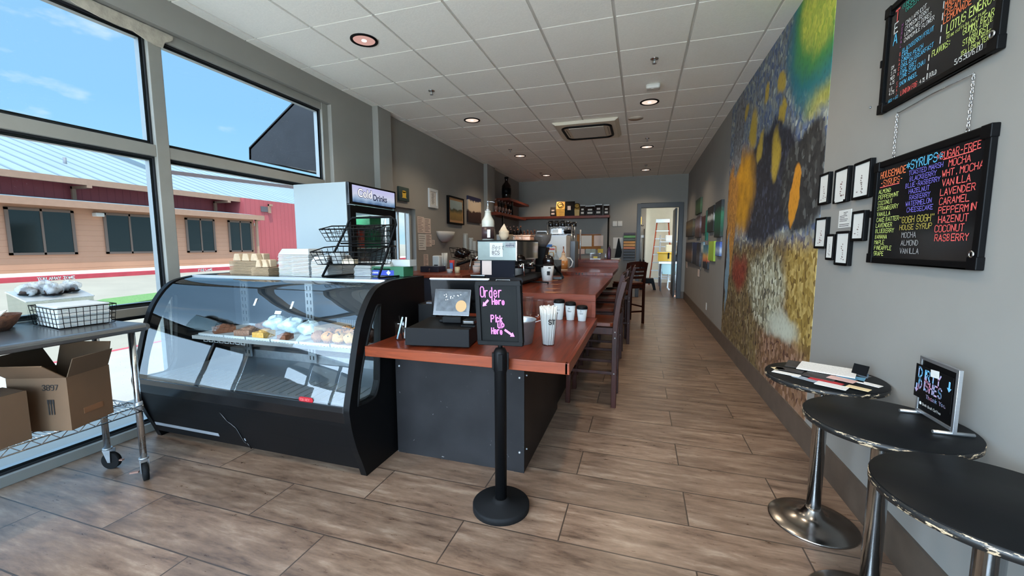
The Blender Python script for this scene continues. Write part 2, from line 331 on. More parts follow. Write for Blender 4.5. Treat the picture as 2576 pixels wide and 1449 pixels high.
def mural_material():
    """An abstract field of brush dabs: blue-grey above with a yellow-green glow, ochre and black in the middle, speckled brown below."""
    m, nt, b = base('mural paint', rough=.6); t = node(nt, 'ShaderNodeTexCoord'); geo = t.outputs['Object']
    wob = node(nt, 'ShaderNodeTexNoise', ins={'Scale': 3.5, 'Detail': 4.0}); nt.links.new(geo, wob.inputs['Vector'])
    v = node(nt, 'ShaderNodeVectorMath', operation='MULTIPLY_ADD'); v.inputs[1].default_value = (.30, .30, .30); nt.links.new(wob.outputs['Color'], v.inputs[0]); nt.links.new(geo, v.inputs[2])
    off = node(nt, 'ShaderNodeVectorMath', operation='SUBTRACT'); off.inputs[1].default_value = (.15, .15, .15); nt.links.new(v.outputs[0], off.inputs[0])
    sp = node(nt, 'ShaderNodeSeparateXYZ'); nt.links.new(off.outputs[0], sp.inputs[0]); Y, Z = sp.outputs['Y'], sp.outputs['Z']
    dab = node(nt, 'ShaderNodeTexVoronoi', ins={'Scale': 26.0, 'Randomness': 1.0}); dm = node(nt, 'ShaderNodeMapping', ins={'Scale': (1, 1.1, .8)}); nt.links.new(geo, dm.inputs[0]); nt.links.new(dm.outputs[0], dab.inputs['Vector'])
    ds = node(nt, 'ShaderNodeSeparateXYZ'); nt.links.new(dab.outputs['Color'], ds.inputs[0]); dv = ds.outputs['X']
    def mth(op, a, c, clamp=False):
        n = node(nt, 'ShaderNodeMath', operation=op, use_clamp=clamp)
        for i, q in enumerate((a, c)):
            if isinstance(q, (int, float)): n.inputs[i].default_value = q
            else: nt.links.new(q, n.inputs[i])
        return n.outputs[0]
    def step(x, a, c):
        n = node(nt, 'ShaderNodeMapRange', interpolation_type='SMOOTHSTEP'); nt.links.new(x, n.inputs['Value']); n.inputs['From Min'].default_value = a; n.inputs['From Max'].default_value = c; return n.outputs[0]
    def mix(f, a, c):
        n = node(nt, 'ShaderNodeMixRGB'); nt.links.new(f, n.inputs['Fac'])
        for i, q in ((1, a), (2, c)):
            if isinstance(q, tuple): n.inputs[i].default_value = q
            else: nt.links.new(q, n.inputs[i])
        return n.outputs[0]
    def blob(y, z, ry, rz, soft=.5):
        d = mth('ADD', mth('POWER', mth('DIVIDE', mth('SUBTRACT', Y, y), ry), 2), mth('POWER', mth('DIVIDE', mth('SUBTRACT', Z, z), rz), 2)); return step(d, 1 + soft, 1 - soft)
    sky = ramp(nt, dv, [(0, srgb(58, 72, 110)), (.35, srgb(96, 112, 140)), (.6, srgb(128, 136, 138)), (.8, srgb(84, 86, 92)), (1, srgb(176, 182, 172))])
    low = ramp(nt, dv, [(0, srgb(52, 40, 28)), (.25, srgb(92, 76, 48)), (.55, srgb(122, 104, 66)), (.8, srgb(84, 64, 46)), (1, srgb(150, 136, 102))])
    low = mix(blob(3.5, .45, .9, .55), low, ramp(nt, dv, [(0, srgb(70, 44, 36)), (.5, srgb(118, 86, 60)), (1, srgb(150, 118, 98))]))
    low = mix(blob(3.25, 1.12, .55, .5), low, ramp(nt, dv, [(0, srgb(96, 74, 34)), (.5, srgb(142, 116, 54)), (1, srgb(176, 152, 92))]))
    low = mix(blob(4.3, .98, .55, .33), low, ramp(nt, dv, [(0, srgb(70, 68, 60)), (.5, srgb(140, 134, 108)), (1, srgb(190, 190, 170))]))
    low = mix(blob(3.75, .72, .34, .12, .95), low, srgb(176, 178, 162))
    col = mix(step(Z, 1.32, 1.52), low, sky)
    col = mix(blob(4.5, 1.95, .95, .55, .2), col, ramp(nt, dv, [(0, srgb(24, 25, 32)), (.7, srgb(40, 42, 52)), (1, srgb(62, 66, 84))]))
    col = mix(blob(3.5, 1.85, .50, .36, .2), col, ramp(nt, dv, [(0, srgb(30, 30, 32)), (.8, srgb(52, 52, 52)), (1, srgb(90, 92, 92))]))
    col = mix(blob(3.65, 1.78, .10, .22, .3), col, srgb(190, 128, 34))
    col = mix(blob(5.40, 2.0, .52, .46, .6), col, ramp(nt, wob.outputs['Fac'], [(.3, srgb(140, 100, 26)), (.6, srgb(196, 142, 26)), (.8, srgb(212, 160, 50))]))
    col = mix(blob(5.95, 1.75, .30, .70, .3), col, ramp(nt, dv, [(0, srgb(128, 88, 42)), (1, srgb(188, 134, 60))]))
    col = mix(blob(5.35, 1.08, .36, .20, .8), col, ramp(nt, dv, [(0, srgb(96, 34, 24)), (1, srgb(140, 62, 42))]))
    col = mix(blob(6.05, 1.05, .10, .5, .3), col, srgb(112, 140, 158)); col = mix(blob(6.22, 1.1, .08, .62, .3), col, srgb(40, 34, 34))
    col = mix(blob(5.75, 2.72, .28, .45, .3), col, ramp(nt, dv, [(0, srgb(72, 70, 70)), (1, srgb(134, 138, 146))]))
    col = mix(blob(3.25, 2.45, .30, .22, .6), col, ramp(nt, dv, [(0, srgb(120, 124, 40)), (1, srgb(176, 172, 92))]))
    for y, z, r in ((4.15, 2.75, .09), (4.6, 2.85, .08), (5.05, 2.62, .15), (4.75, 2.35, .12), (4.1, 2.5, .07), (5.4, 2.9, .08), (4.2, 2.18, .15)): col = mix(blob(y, z, r, r * 1.25, .6), col, srgb(176, 148, 56))
    col = mix(blob(3.40, 2.98, .62, .62, .35), col, srgb(30, 108, 120)); col = mix(blob(3.38, 3.02, .50, .50, .4), col, srgb(70, 138, 72)); col = mix(blob(3.36, 3.06, .38, .38, .5), col, ramp(nt, dv, [(0, srgb(150, 172, 60)), (1, srgb(206, 206, 84))]))
    k = node(nt, 'ShaderNodeMixRGB', blend_type='MULTIPLY'); k.inputs['Fac'].default_value = 1.0; nt.links.new(col, k.inputs[1])
    nt.links.new(ramp(nt, dab.outputs['Distance'], [(0, (.55, .53, .5, 1)), (.16, (.92, .92, .9, 1)), (.5, (1.12, 1.12, 1.1, 1))]), k.inputs[2])
    nt.links.new(k.outputs[0], b.inputs['Base Color']); return m
def line_material(name, c, dark, axis, period, width, rough=.6, metal=0.0, var=.06):
    """A surface ruled with fine seams (siding, ribbed metal): axis = the coordinate the seams repeat along."""
    m, nt, b = base(name, srgb(*c), rough, metal); t = node(nt, 'ShaderNodeTexCoord'); sp = node(nt, 'ShaderNodeSeparateXYZ'); nt.links.new(t.outputs['Object'], sp.inputs[0])
    q = node(nt, 'ShaderNodeMath', operation='DIVIDE'); q.inputs[1].default_value = period; nt.links.new(sp.outputs[axis], q.inputs[0]); fr = node(nt, 'ShaderNodeMath', operation='FRACT'); nt.links.new(q.outputs[0], fr.inputs[0])
    n = node(nt, 'ShaderNodeTexNoise', ins={'Scale': .7, 'Detail': 4.0}); nt.links.new(t.outputs['Object'], n.inputs['Vector'])
    c0 = srgb(*c); base_c = ramp(nt, n.outputs['Fac'], [(.3, tuple(v * (1 - var) for v in c0[:3]) + (1,)), (.7, tuple(min(1, v * (1 + var)) for v in c0[:3]) + (1,))])
    k = ramp(nt, fr.outputs[0], [(0, (1, 1, 1, 1)), (width, (0, 0, 0, 1))]); x = node(nt, 'ShaderNodeMixRGB'); nt.links.new(k, x.inputs['Fac']); nt.links.new(base_c, x.inputs[1]); x.inputs[2].default_value = srgb(*dark)
    nt.links.new(x.outputs[0], b.inputs['Base Color'])
    bp = node(nt, 'ShaderNodeBump', ins={'Strength': .4, 'Distance': .02}); bp.invert = True; nt.links.new(k, bp.inputs['Height']); nt.links.new(bp.outputs[0], b.inputs['Normal']); return m
def chipped_edge():
    """Black laminate edging worn through to pale chipboard in ragged chips."""
    m, nt, b = base('chipped black edge', rough=.5); t = node(nt, 'ShaderNodeTexCoord'); mp = node(nt, 'ShaderNodeMapping', ins={'Scale': (9, 9, 40)}); nt.links.new(t.outputs['Object'], mp.inputs[0])
    n = node(nt, 'ShaderNodeTexNoise', ins={'Scale': 2.4, 'Detail': 6.0, 'Roughness': .7}); nt.links.new(mp.outputs[0], n.inputs['Vector'])
    nt.links.new(ramp(nt, n.outputs['Fac'], [(.55, srgb(16, 16, 16)), (.575, srgb(190, 166, 134))]), b.inputs['Base Color']); return m
def scratched(name, c, rough=.35, amount=.72, hi=(150, 150, 148), spec=.1):
    m, nt, b = base(name, srgb(*c), rough, Specular_IOR_Level=spec); t = node(nt, 'ShaderNodeTexCoord'); mp = node(nt, 'ShaderNodeMapping', ins={'Rotation': (.4, .6, .8), 'Scale': (30, 4, 30)}); nt.links.new(t.outputs['Object'], mp.inputs[0])
    n = node(nt, 'ShaderNodeTexNoise', ins={'Scale': 1.0, 'Detail': 3.0, 'Distortion': 1.0}); nt.links.new(mp.outputs[0], n.inputs['Vector'])
    n2 = node(nt, 'ShaderNodeTexNoise', ins={'Scale': 3.0, 'Detail': 5.0}); nt.links.new(t.outputs['Object'], n2.inputs['Vector'])
    c0 = srgb(*c); body = ramp(nt, n2.outputs['Fac'], [(.3, tuple(v * .7 for v in c0[:3]) + (1,)), (.7, tuple(v * 1.35 for v in c0[:3]) + (1,))])
    x = node(nt, 'ShaderNodeMixRGB'); nt.links.new(ramp(nt, n.outputs['Fac'], [(amount, (0, 0, 0, 1)), (amount + .06, (.6, .6, .6, 1))]), x.inputs['Fac']); nt.links.new(body, x.inputs[1]); x.inputs[2].default_value = srgb(*hi)
    nt.links.new(x.outputs[0], b.inputs['Base Color']); return m
def picture(name, zmin, zmax, stops, scale=9.0, warp=.25, axis='Z', seed=0.0):
    """A small generic painting: colour bands by height, broken up by noise."""
    m, nt, b = base(name, rough=.6); t = node(nt, 'ShaderNodeTexCoord'); mp = node(nt, 'ShaderNodeMapping', ins={'Location': (seed, seed * 1.7, seed * .6)}); nt.links.new(t.outputs['Object'], mp.inputs[0])
    n = node(nt, 'ShaderNodeTexNoise', ins={'Scale': scale, 'Detail': 6.0, 'Roughness': .65}); nt.links.new(mp.outputs[0], n.inputs['Vector'])
    sp = node(nt, 'ShaderNodeSeparateXYZ'); nt.links.new(t.outputs['Object'], sp.inputs[0])
    r = node(nt, 'ShaderNodeMapRange'); nt.links.new(sp.outputs[axis], r.inputs['Value']); r.inputs['From Min'].default_value = zmin; r.inputs['From Max'].default_value = zmax; r.clamp = False
    k = node(nt, 'ShaderNodeMath', operation='MULTIPLY_ADD'); k.inputs[1].default_value = warp * 2; nt.links.new(n.outputs['Fac'], k.inputs[0]); nt.links.new(r.outputs[0], k.inputs[2])
    k2 = node(nt, 'ShaderNodeMath', operation='SUBTRACT'); k2.inputs[1].default_value = warp; nt.links.new(k.outputs[0], k2.inputs[0])
    nt.links.new(ramp(nt, k2.outputs[0], [(p, srgb(*c)) for p, c in stops]), b.inputs['Base Color']); return m

M = {}
M['floor'] = floor_material()
M['wall'] = mat('grey wall paint', (138, 135, 130), .75, var=.03, scale=3, bump=.03)
M['tile'] = mat('ceiling tile', (240, 238, 232), .9, var=.03, scale=60, bump=.15)
M['grid'] = mat('ceiling grid', (206, 205, 200), .6)
M['basebd'] = mat('brown base tile', (84, 72, 62), .5, var=.18, scale=9)
M['alu'] = mat('anodised frame', (176, 182, 182), .42, .25, var=.05)
M['alu_dark'] = mat('frame gasket', (22, 24, 28), .6)
M['frame_in'] = mat('window frame face', (138, 136, 130), .5, .1, var=.05)
M['glass_tint'] = glass('tinted window glass', (.19, .195, .197), 1.1, dust=.2)
M['glass_clear'] = glass('clear shop window glass', (.93, .95, .95))
M['case_glass'] = glass('display case glass', (.92, .96, .96), 1.5, boost=.06)
M['case_side'] = glass('display case side glass', (.9, .95, .94), 1.45, boost=.02)
M['clear'] = glass('clear plastic', (.95, .96, .97), 1.4, .05, boost=.03)
M['door_blk'] = mat('black door frame paint', (34, 36, 40), .4)
M['ct'] = wood('red-brown counter boards', (106, 44, 25), (66, 24, 13), .3, 'y', .075, .2)
M['ct_x'] = wood('red-brown counter edge', (112, 50, 27), (78, 31, 15), .4, 'x', 0, .12)
M['riser'] = wood('red-brown riser board', (112, 52, 34), (74, 32, 21), .45, 'x', 0, .08)
M['shelfw'] = wood('dark red shelf wood', (110, 50, 34), (62, 24, 16), .45, 'x', 0, .1)
M['stool'] = wood('dark stool wood', (46, 15, 7), (24, 8, 4), .42, 'z', 0, .0, .18)
M['stool_seat'] = wood('stool seat wood', (80, 32, 14), (46, 16, 7), .3, 'x', 0, .25)
M['steel_dark'] = scratched('blued sheet steel', (34, 33, 34), .55)
M['steel_side'] = scratched('brown sheet steel', (38, 31, 28), .4, .76, (110, 100, 95))
M['ink'] = mat('matte black plastic', (7, 7, 8), .5, Specular_IOR_Level=.12)
M['ink_gloss'] = mat('glossy black plastic', (12, 12, 13), .2)
M['rubber'] = mat('black rubber', (12, 12, 13), .75, Specular_IOR_Level=.2)
M['case_blk'] = mat('black case enamel', (9, 9, 10), .42, var=.1, scale=4, Specular_IOR_Level=.16)
M['stripe'] = mat('pale trim stripe', (150, 152, 156), .4, .3)
M['chrome'] = mat('chrome', (196, 198, 200), .16, 1.0, var=.08, scale=14)
M['chrome_d'] = mat('aged chrome base', (150, 146, 142), .22, 1.0, var=.12, scale=10)
M['steel'] = mat('brushed steel', (188, 190, 192), .34, .9, var=.05, scale=30, stretch=(1, 1, 8))
M['zinc'] = mat('galvanised steel', (168, 172, 176), .42, .8, var=.12, scale=22)
M['white'] = mat('white enamel', (196, 200, 202), .35)
M['fridge'] = mat('white fridge side', (158, 168, 170), .45, var=.02, scale=2)
M['paper'] = mat('white paper', (204, 203, 198), .8)
M['paper2'] = mat('pinkish note paper', (206, 188, 178), .85, var=.05, scale=8)
M['kraft'] = mat('brown moulded pulp', (150, 126, 98), .9, var=.12, scale=30, bump=.2)
M['card'] = mat('brown cardboard', (102, 76, 54), .85, var=.08, scale=5)
M['card_in'] = mat('cardboard inside', (88, 68, 50), .9, var=.08, scale=6)
M['foam'] = mat('white foam', (172, 175, 175), .75)
M['slate'] = mat('chalkboard', (16, 17, 17), .55, var=.25, scale=5, Specular_IOR_Level=.08)
M['tabletop'] = scratched('black laminate', (17, 18, 19), .42, .77, (120, 116, 108))
M['edge'] = chipped_edge()
M['mural'] = mural_material()
M['plastic_w'] = mat('white plastic', (200, 198, 192), .45)
M['cassette'] = mat('cream cassette plastic', (208, 198, 180), .5)
M['wicker'] = mat('brown wicker', (84, 50, 30), .8, var=.5, scale=60, bump=.6)
M['pink'] = mat('pink chalk ink', (226, 112, 200), .7)
M['chalk'] = mat('white chalk ink', (226, 226, 222), .7)
M['blackink'] = mat('black ink', (28, 26, 26), .8)
M['navy'] = mat('dark blue cabinet', (38, 42, 54), .4, var=.2, scale=3)
M['syrup'] = mat('amber syrup', (176, 112, 56), .3, var=.1)
M['dkbottle'] = mat('dark bottle glass', (24, 16, 14), .12)
M['brbottle'] = mat('amber bottle', (92, 44, 24), .15)
M['copper'] = mat('rose copper', (196, 130, 104), .3, .8)
M['brass'] = mat('brass', (176, 132, 64), .3, .9)

# ------------------------------------------------------------------ the room
XL, XR, YF, YB, ZC = -3.42, 1.104, -1.62, 11.49, 3.211
structure(MB().box(XL - .2, XR + .2, YF - .2, YB + .12, -.12, 0).build('floor', M['floor']))
# right wall
structure(MB().box(XR, XR + .15, YF - .2, YB, 0, ZC + .05).build('wall_right', M['wall']))
structure(MB().box(XR - .014, XR, YF, YB, 0, .185).build('baseboard_right', M['basebd']))
# left wall: pier, header and the parts round the big window and the service window
LW = (XL - .2, XL)
lw = MB().box(*LW, YF - .2, -1.0, 0, ZC + .05).box(*LW, -1.0, 3.985, 2.995, ZC + .05).box(*LW, 3.985, 5.08, 0, ZC + .05).box(*LW, 5.08, 5.76, 0, .97).box(*LW, 5.08, 5.76, 1.965, ZC + .05).box(*LW, 5.76, YB + .1, 0, ZC + .05)
structure(lw.build('wall_left', M['wall']))
for i, (a, c, d) in enumerate(((4.74, 5.03, .09), (8.72, 9.22, .09))):
    structure(MB().box(XL, XL + d, a, c, 0, ZC).build('trim_%d' % (i + 1), M['wall'], bevel=.004))
# back wall with the doorway
DX0, DX1, DZ = -.055, .93, 2.40
bw = MB().box(XL, DX0, YB, YB + .12, 0, ZC + .05).box(DX1, XR + .15, YB, YB + .12, 0, ZC + .05).box(DX0, DX1, YB, YB + .12, DZ, ZC + .05)
structure(bw.build('wall_back', M['wall']))
df = MB().box(DX0 - .075, DX0 + .02, YB - .03, YB + .13, 0, DZ + .10).box(DX1 - .02, DX1 + .085, YB - .03, YB + .13, 0, DZ + .10).box(DX0 + .02, DX1 - .02, YB - .03, YB + .13, DZ - .02, DZ + .10)
structure(df.build('trim_3', M['door_blk'], bevel=.006))
structure(MB().box(DX1 - .10, DX1 - .05, YB + .14, YB + .98, .02, DZ - .03).build('door_1', M['door_blk'], bevel=.004))
structure(MB().box(DX1 + .085, XR, YB - .014, YB, 0, .185).build('baseboard_back', M['basebd']))
# front wall: shop front of glass behind the camera
fw = MB().box(XL - .2, XL + .12, YF - .2, YF, 0, ZC + .05).box(XL, XR, YF - .2, YF, 3.0, ZC + .05)
structure(fw.build('wall_front', M['wall']))
fr = MB()
for x in (XL + .12, -2.3, -1.22, -.14, XR - .06): fr.box(x, x + .06, YF - .13, YF - .03, 0, 3.0)
for z in (0, .93, 2.07, 2.94): fr.box(XL + .12, XR, YF - .125, YF - .035, z, z + .06)
w3 = structure(fr.build('window_3', M['frame_in']))
structure(MB().quad((XL + .12, YF - .08, .03), (XR, YF - .08, .03), (XR, YF - .08, 2.97), (XL + .12, YF - .08, 2.97)).build('window_pane', M['glass_clear'], w3))
# ceiling: lay-in tiles that hang a little below their grid
TX0, TY0, T = -3.305, 2.944, .6096
ce = MB().box(XL - .1, XR + .1, YF - .1, YB + .1, ZC + .012, ZC + .06)
g = .012
def cuts(a, b, o):
    k = math.ceil((a - o) / T); r = [a]
    while o + k * T < b - 1e-4:
        if o + k * T > a + 1e-4: r.append(o + k * T)
        k += 1
    return r + [b]
cx_, cy_ = cuts(XL, XR, TX0), cuts(YF, YB, TY0)
for xa, xb in zip(cx_, cx_[1:]):
    for ya, yb in zip(cy_, cy_[1:]):
        ce.use(1).box(xa + (g if xa > XL else 0), xb - (g if xb < XR else 0), ya + (g * .55 if ya > YF else 0), yb - (g * .55 if yb < YB else 0), ZC, ZC + .0115)
structure(ce.build('ceiling', [M['grid'], M['tile']]))
# the big window: frames, gaskets, panes, reveal
wf = MB(); X0, X1 = XL - .135, XL - .05
for a, c in ((-1.0, -.93), (.52, .61), (2.185, 2.275), (3.895, 3.985)): wf.box(X0, X1, a, c, 0, 2.995)
for a, c in ((0, .065), (.885, .945), (2.055, 2.14), (2.92, 2.995)):
    for p, q in ((-.93, .52), (.61, 2.185), (2.275, 3.895)): wf.box(X0, X1 - .004, p, q, a, c)
w1 = structure(wf.build('window_1', M['frame_in'], bevel=.004))
gk = MB(); st = MB()
panes = [(p, q, a, c) for p, q in ((-.93, .52), (.61, 2.185), (2.275, 3.895)) for a, c in ((.065, .885), (.945, 2.055), (2.14, 2.92))]
for p, q, a, c in panes:
    xg = (X0 + X1) / 2
    for w, t, mb_, xa, xb in ((.012, 0, gk, xg - .012, xg + .012), (.017, .012, st, xg - .05, xg - .004)):
        mb_.box(xa, xb, p + t, p + t + w, a + t, c - t).box(xa, xb, q - t - w, q - t, a + t, c - t).box(xa, xb, p + t + w, q - t - w, a + t, a + t + w).box(xa, xb, p + t + w, q - t - w, c - t - w, c - t)
gk.build('window_gasket', M['alu_dark'], w1); st.build('glazing_bead', M['alu'], w1)
for p, q, a, c in panes: structure(MB().quad((xg, p, a), (xg, q, a), (xg, q, c), (xg, p, c)).build('window_pane', M['glass_tint'], w1))
# torn strip of plaster hanging from the window head, over the mullion
tp = MB(); rd = random.Random(3)
ed = [(1.72, 2.945), (1.80, 2.915), (1.92, 2.90), (2.02, 2.895), (2.10, 2.90), (2.18, 2.875), (2.24, 2.862), (2.285, 2.868), (2.30, 2.91), (2.36, 2.955), (2.36, 2.985), (1.72, 2.985)]
tp.prism(ed, 'x', XL - .052, XL - .044); structure(tp.build('trim_4', mat('peeling plaster skim', (170, 162, 148), .9, var=.2, scale=20, bump=.5)))
# service window in the left wall
wf = MB().box(XL - .14, XL - .08, 5.08, 5.13, .97, 1.965).box(XL - .14, XL - .08, 5.70, 5.76, .97, 1.965).box(XL - .14, XL - .08, 5.13, 5.70, .97, 1.01).box(XL - .14, XL - .08, 5.13, 5.70, 1.90, 1.965).box(XL - .13, XL - .09, 5.40, 5.43, 1.01, 1.90)
w2 = structure(wf.build('window_2', M['alu'], bevel=.003)); structure(MB().quad((XL - .11, 5.13, 1.01), (XL - .11, 5.70, 1.01), (XL - .11, 5.70, 1.90), (XL - .11, 5.13, 1.90)).build('window_pane', M['glass_tint'], w2))
structure(MB().box(XL - .2, XL + .02, 5.08, 5.76, .945, .968).build('trim_5', mat('white window sill', (214, 214, 210), .5)))
# back room seen through the doorway
cream = mat('cream back room paint', (206, 190, 164), .8, var=.03)
taupe = mat('shaded cream back room paint', (150, 138, 122), .8, var=.03)  # cream paint with the left partition's shade put into the colour
structure(MB().box(-1.6, 2.6, YB + .12, 16.4, -.12, 0).build('floor_2', line_material('red-brown floor tile', (112, 84, 70), (70, 52, 44), 'X', .6, .02, .4)))
structure(MB().box(-1.7, 2.7, 16.3, 16.45, 0, 3.0).build('wall_back_room', cream))
structure(MB().box(1.95, 2.1, YB + .12, 16.3, 0, 3.0).build('wall_back_room_right', cream))
structure(MB().box(-1.7, .13, 14.6, 14.75, 0, 3.0).build('wall_back_room_left', taupe))
structure(MB().box(-1.7, -1.55, YB + .12, 14.6, 0, 3.0).build('wall_back_room_side', taupe))
structure(MB().box(-1.7, 2.7, YB + .12, 16.4, 2.9, 3.0).build('ceiling_2', M['tile']))
structure(MB().box(-1.55, .13, 14.585, 14.6, 0, .30).build('baseboard_back_room', mat('tan base tile', (124, 104, 80), .6)))
l = light('back_room_lamp', 'AREA', (.9, 14.0, 2.88), 9, (1, .82, .62), shape='SQUARE', size=.5)
l.data.spread = 2.9

# ------------------------------------------------------------------ outside
GA, GX, GZ = .0504, -7.0, -.165
def gz(x): return GZ + GA * max(0, GX - x) if x < GX else GZ
conc = mat('sunlit concrete', (150, 141, 124), .9, var=.08, scale=.9)
walk = mat('grey concrete walk', (168, 164, 156), .9, var=.06, scale=2)
structure(MB().box(-6.92, XL - .2, YF - .2, 14, -.5, -.05).build('sidewalk', walk))
structure(MB().box(-6.92, 14, -14, YF - .2, -.5, -.052).build('forecourt', mat('pale forecourt concrete', (228, 222, 210), .9, var=.06, scale=1)))
road = MB()
road.add([(x, y, z) for y in (-40, 70) for x, z in ((-7.0, GZ), (-60, gz(-60)))], [(0, 1, 3, 2)])
road.add([(-7.0, -40, GZ), (60, -40, GZ), (60, -14, GZ), (-7.0, -14, GZ)], [(0, 1, 2, 3)])
structure(road.build('road', conc))
redk = mat('red curb paint', (196, 72, 82), .8, var=.12, scale=3); grass_m = mat('lawn green', (96, 132, 72), .95, var=.35, scale=40)
structure(MB().box(-6.98, -6.90, -14, 14, -.4, -.046).build('curb', redk))
structure(MB().prism([(-11.15, 6.9), (-10.1, 5.0), (-9.2, 3.1), (-9.9, 3.2), (-12.3, 6.1), (-13.0, 9.8), (-11.6, 9.8)], 'z', -.2, .10).build('curb_island', redk))
tag(MB().prism([(-11.2, 7.1), (-10.5, 5.7), (-10.0, 3.9), (-12.1, 6.2), (-12.85, 9.6), (-11.7, 9.6)], 'z', .05, .16).build('lawn', grass_m), 'strip of green lawn on the red curbed island outside', 'lawn', kind='stuff')
far = MB().box(-17.5, -17.32, -10, 40, 0, .50); structure(far.build('far_curb', redk))
structure(MB().box(-20.0, -17.5, -10, 40, 0, .505).build('far_sidewalk', mat('white far walk', (206, 200, 190), .9, var=.03)))
ct = MB(); write(ct, 'TOW AWAY ZONE', (-17.315, 7.35, .375), (0, 1, 0), (0, 0, 1), .085, thick=.02); write(ct, 'FIRE LANE', (-17.315, 12.05, .375), (0, 1, 0), (0, 0, 1), .085, thick=.02)
structure(ct.build('curb_markings', M['chalk']))
# the long building across the lot
peach = line_material('peach lap siding', (186, 138, 110), (142, 102, 80), 'Z', .2, .05, .8); redm = line_material('red ribbed metal', (178, 84, 86), (150, 66, 68), 'Y', .28, .12, .6)
roofm = line_material('pale ribbed roof', (140, 153, 158), (84, 97, 105), 'Y', .62, .34, .5, .1); taupe2 = mat('taupe fascia', (170, 132, 108), .7, var=.06); dkg = mat('dark window glass', (26, 34, 34), .08)
bld = thing('building', 'long building with peach siding, red metal walls and a pale ribbed roof outside', 'building', (-20, 12, .5))
MB().box(-26, -20, -4, 17.0, .45, 2.95).build('siding_wall', peach, bld)
MB().box(-30, -22, -4, 17.0, 2.9, 4.0).box(-30, -20.6, 17.0, 30, .45, 4.0).build('metal_wall', redm, bld)
MB().prism([(-20.9, 3.98), (-30.0, 6.95), (-39.0, 3.98)], 'y', -6, 32).build('roof', roofm, bld)
MB().box(-21.0, -20.85, -6, 32, 3.80, 4.04).build('upper_fascia', taupe2, bld)
lr = MB().prism([(-19.5, 3.02), (-22.0, 3.30), (-22.0, 3.24), (-19.5, 2.98)], 'y', -6, 17.2); lr.build('lower_roof', roofm, bld)
MB().box(-19.55, -19.45, -6, 17.2, 2.79, 3.03).build('lower_fascia', taupe2, bld)
for a, c in ((7.89, 9.62), (10.48, 12.19), (13.48, 14.83), (15.52, 16.83)):
    w = MB().box(-20.0, -19.95, a, a + .09, 1.11, 2.7).box(-20.0, -19.95, c - .09, c, 1.11, 2.7).box(-20.0, -19.95, a, c, 1.11, 1.19).box(-20.0, -19.95, a, c, 2.62, 2.7).box(-20.0, -19.95, (a + c) / 2 - .03, (a + c) / 2 + .03, 1.11, 2.7).build('window', mat('bronze window frame', (112, 92, 80), .6), bld)
    MB().box(-19.99, -19.97, a + .05, c - .05, 1.15, 2.66).build('pane', dkg, w)
for y, z0, z1, x in ((10.6, 3.28, 3.80, -21.9), (16.35, 3.28, 3.80, -21.9), (18.5, 3.3, 3.80, -20.55), (20.9, .5, 3.82, -20.55), (17.05, .5, 2.85, -19.93)):
    MB().box(x, x + .10, y - .06, y + .06, z0, z1).box(x, -20.85 if x < -21 else x + .2, y - .06, y + .10, z1 - .1, z1).build('downspout', taupe2, bld)
MB().box(-20.6, -20.55, 18.0, 18.45, 3.35, 3.65).build('vent_louver', mat('grey louver', (96, 90, 92), .6), bld)
for y, z in ((10.30, 2.60), (17.4, 2.58)): MB().box(-20.02 if y < 17 else -20.6, -19.75 if y < 17 else -20.3, y - .13, y + .13, z - .06, z + .08).build('wall_lamp', M['plastic_w'], bld, bevel=.02)
for y, z, x in ((11.47, 5.0, -24), (21.6, 4.6, -23.6)): MB().cyl((x, y, z - .3), (x, y, z + .25), .06).build('roof_pipe', mat('grey pipe', (120, 124, 130), .6), bld)
MB().add([(-25.2, 15.6, 5.60), (-27.3, 26.5, 6.30), (-30, 44, 7.1), (-31.5, 44, 7.35), (-30.0, 15.6, 7.25)] + [(-25.2, 15.6, 5.35), (-27.3, 26.5, 6.0), (-30, 44, 6.8), (-31.5, 44, 6.4), (-30.0, 15.6, 6.9)], [(0, 1, 2, 3, 4), (0, 4, 9, 5), (2, 7, 8, 3), (3, 8, 9, 4)]).build('raised_roof', roofm, bld)
MB().add([(-25.2, 15.6, 5.60), (-27.3, 26.5, 6.30), (-30, 44, 7.1), (-25.2, 15.6, 5.2), (-27.3, 26.5, 5.9), (-30, 44, 6.7)], [(0, 1, 4, 3), (1, 2, 5, 4)]).build('roof_step', mat('brown fascia', (120, 98, 92), .7), bld)
for i, (x, y, h) in enumerate(((-58, 25, 9), (-60, 62, 11), (-44, -16, 8), (16, -60, 7), (-2, -64, 6), (-24, -52, 8), (34, -56, 7))):
    t = thing('tree', ['round green tree far behind the pale roof', 'tall green tree beyond the far end of the building', 'green tree past the near end of the peach building'][i] if i < 3 else 'round green tree across the road in front of the shop', 'tree', (x, y, gz(x)), None if i < 3 else 'trees across the front road')
    tm = M.setdefault('leaf', mat('tree leaves', (56, 84, 44), .9, var=.5, scale=3, bump=.8)); z = gz(x)
    MB().blob((x, y, z + h * .62), h * .40, 22, 16, .14, i, (1.15, 1.15, .9)).build('crown', tm, t); MB().cyl((x, y, z - .5), (x, y, z + h * .4), .25, .18).build('trunk', M['card'], t)
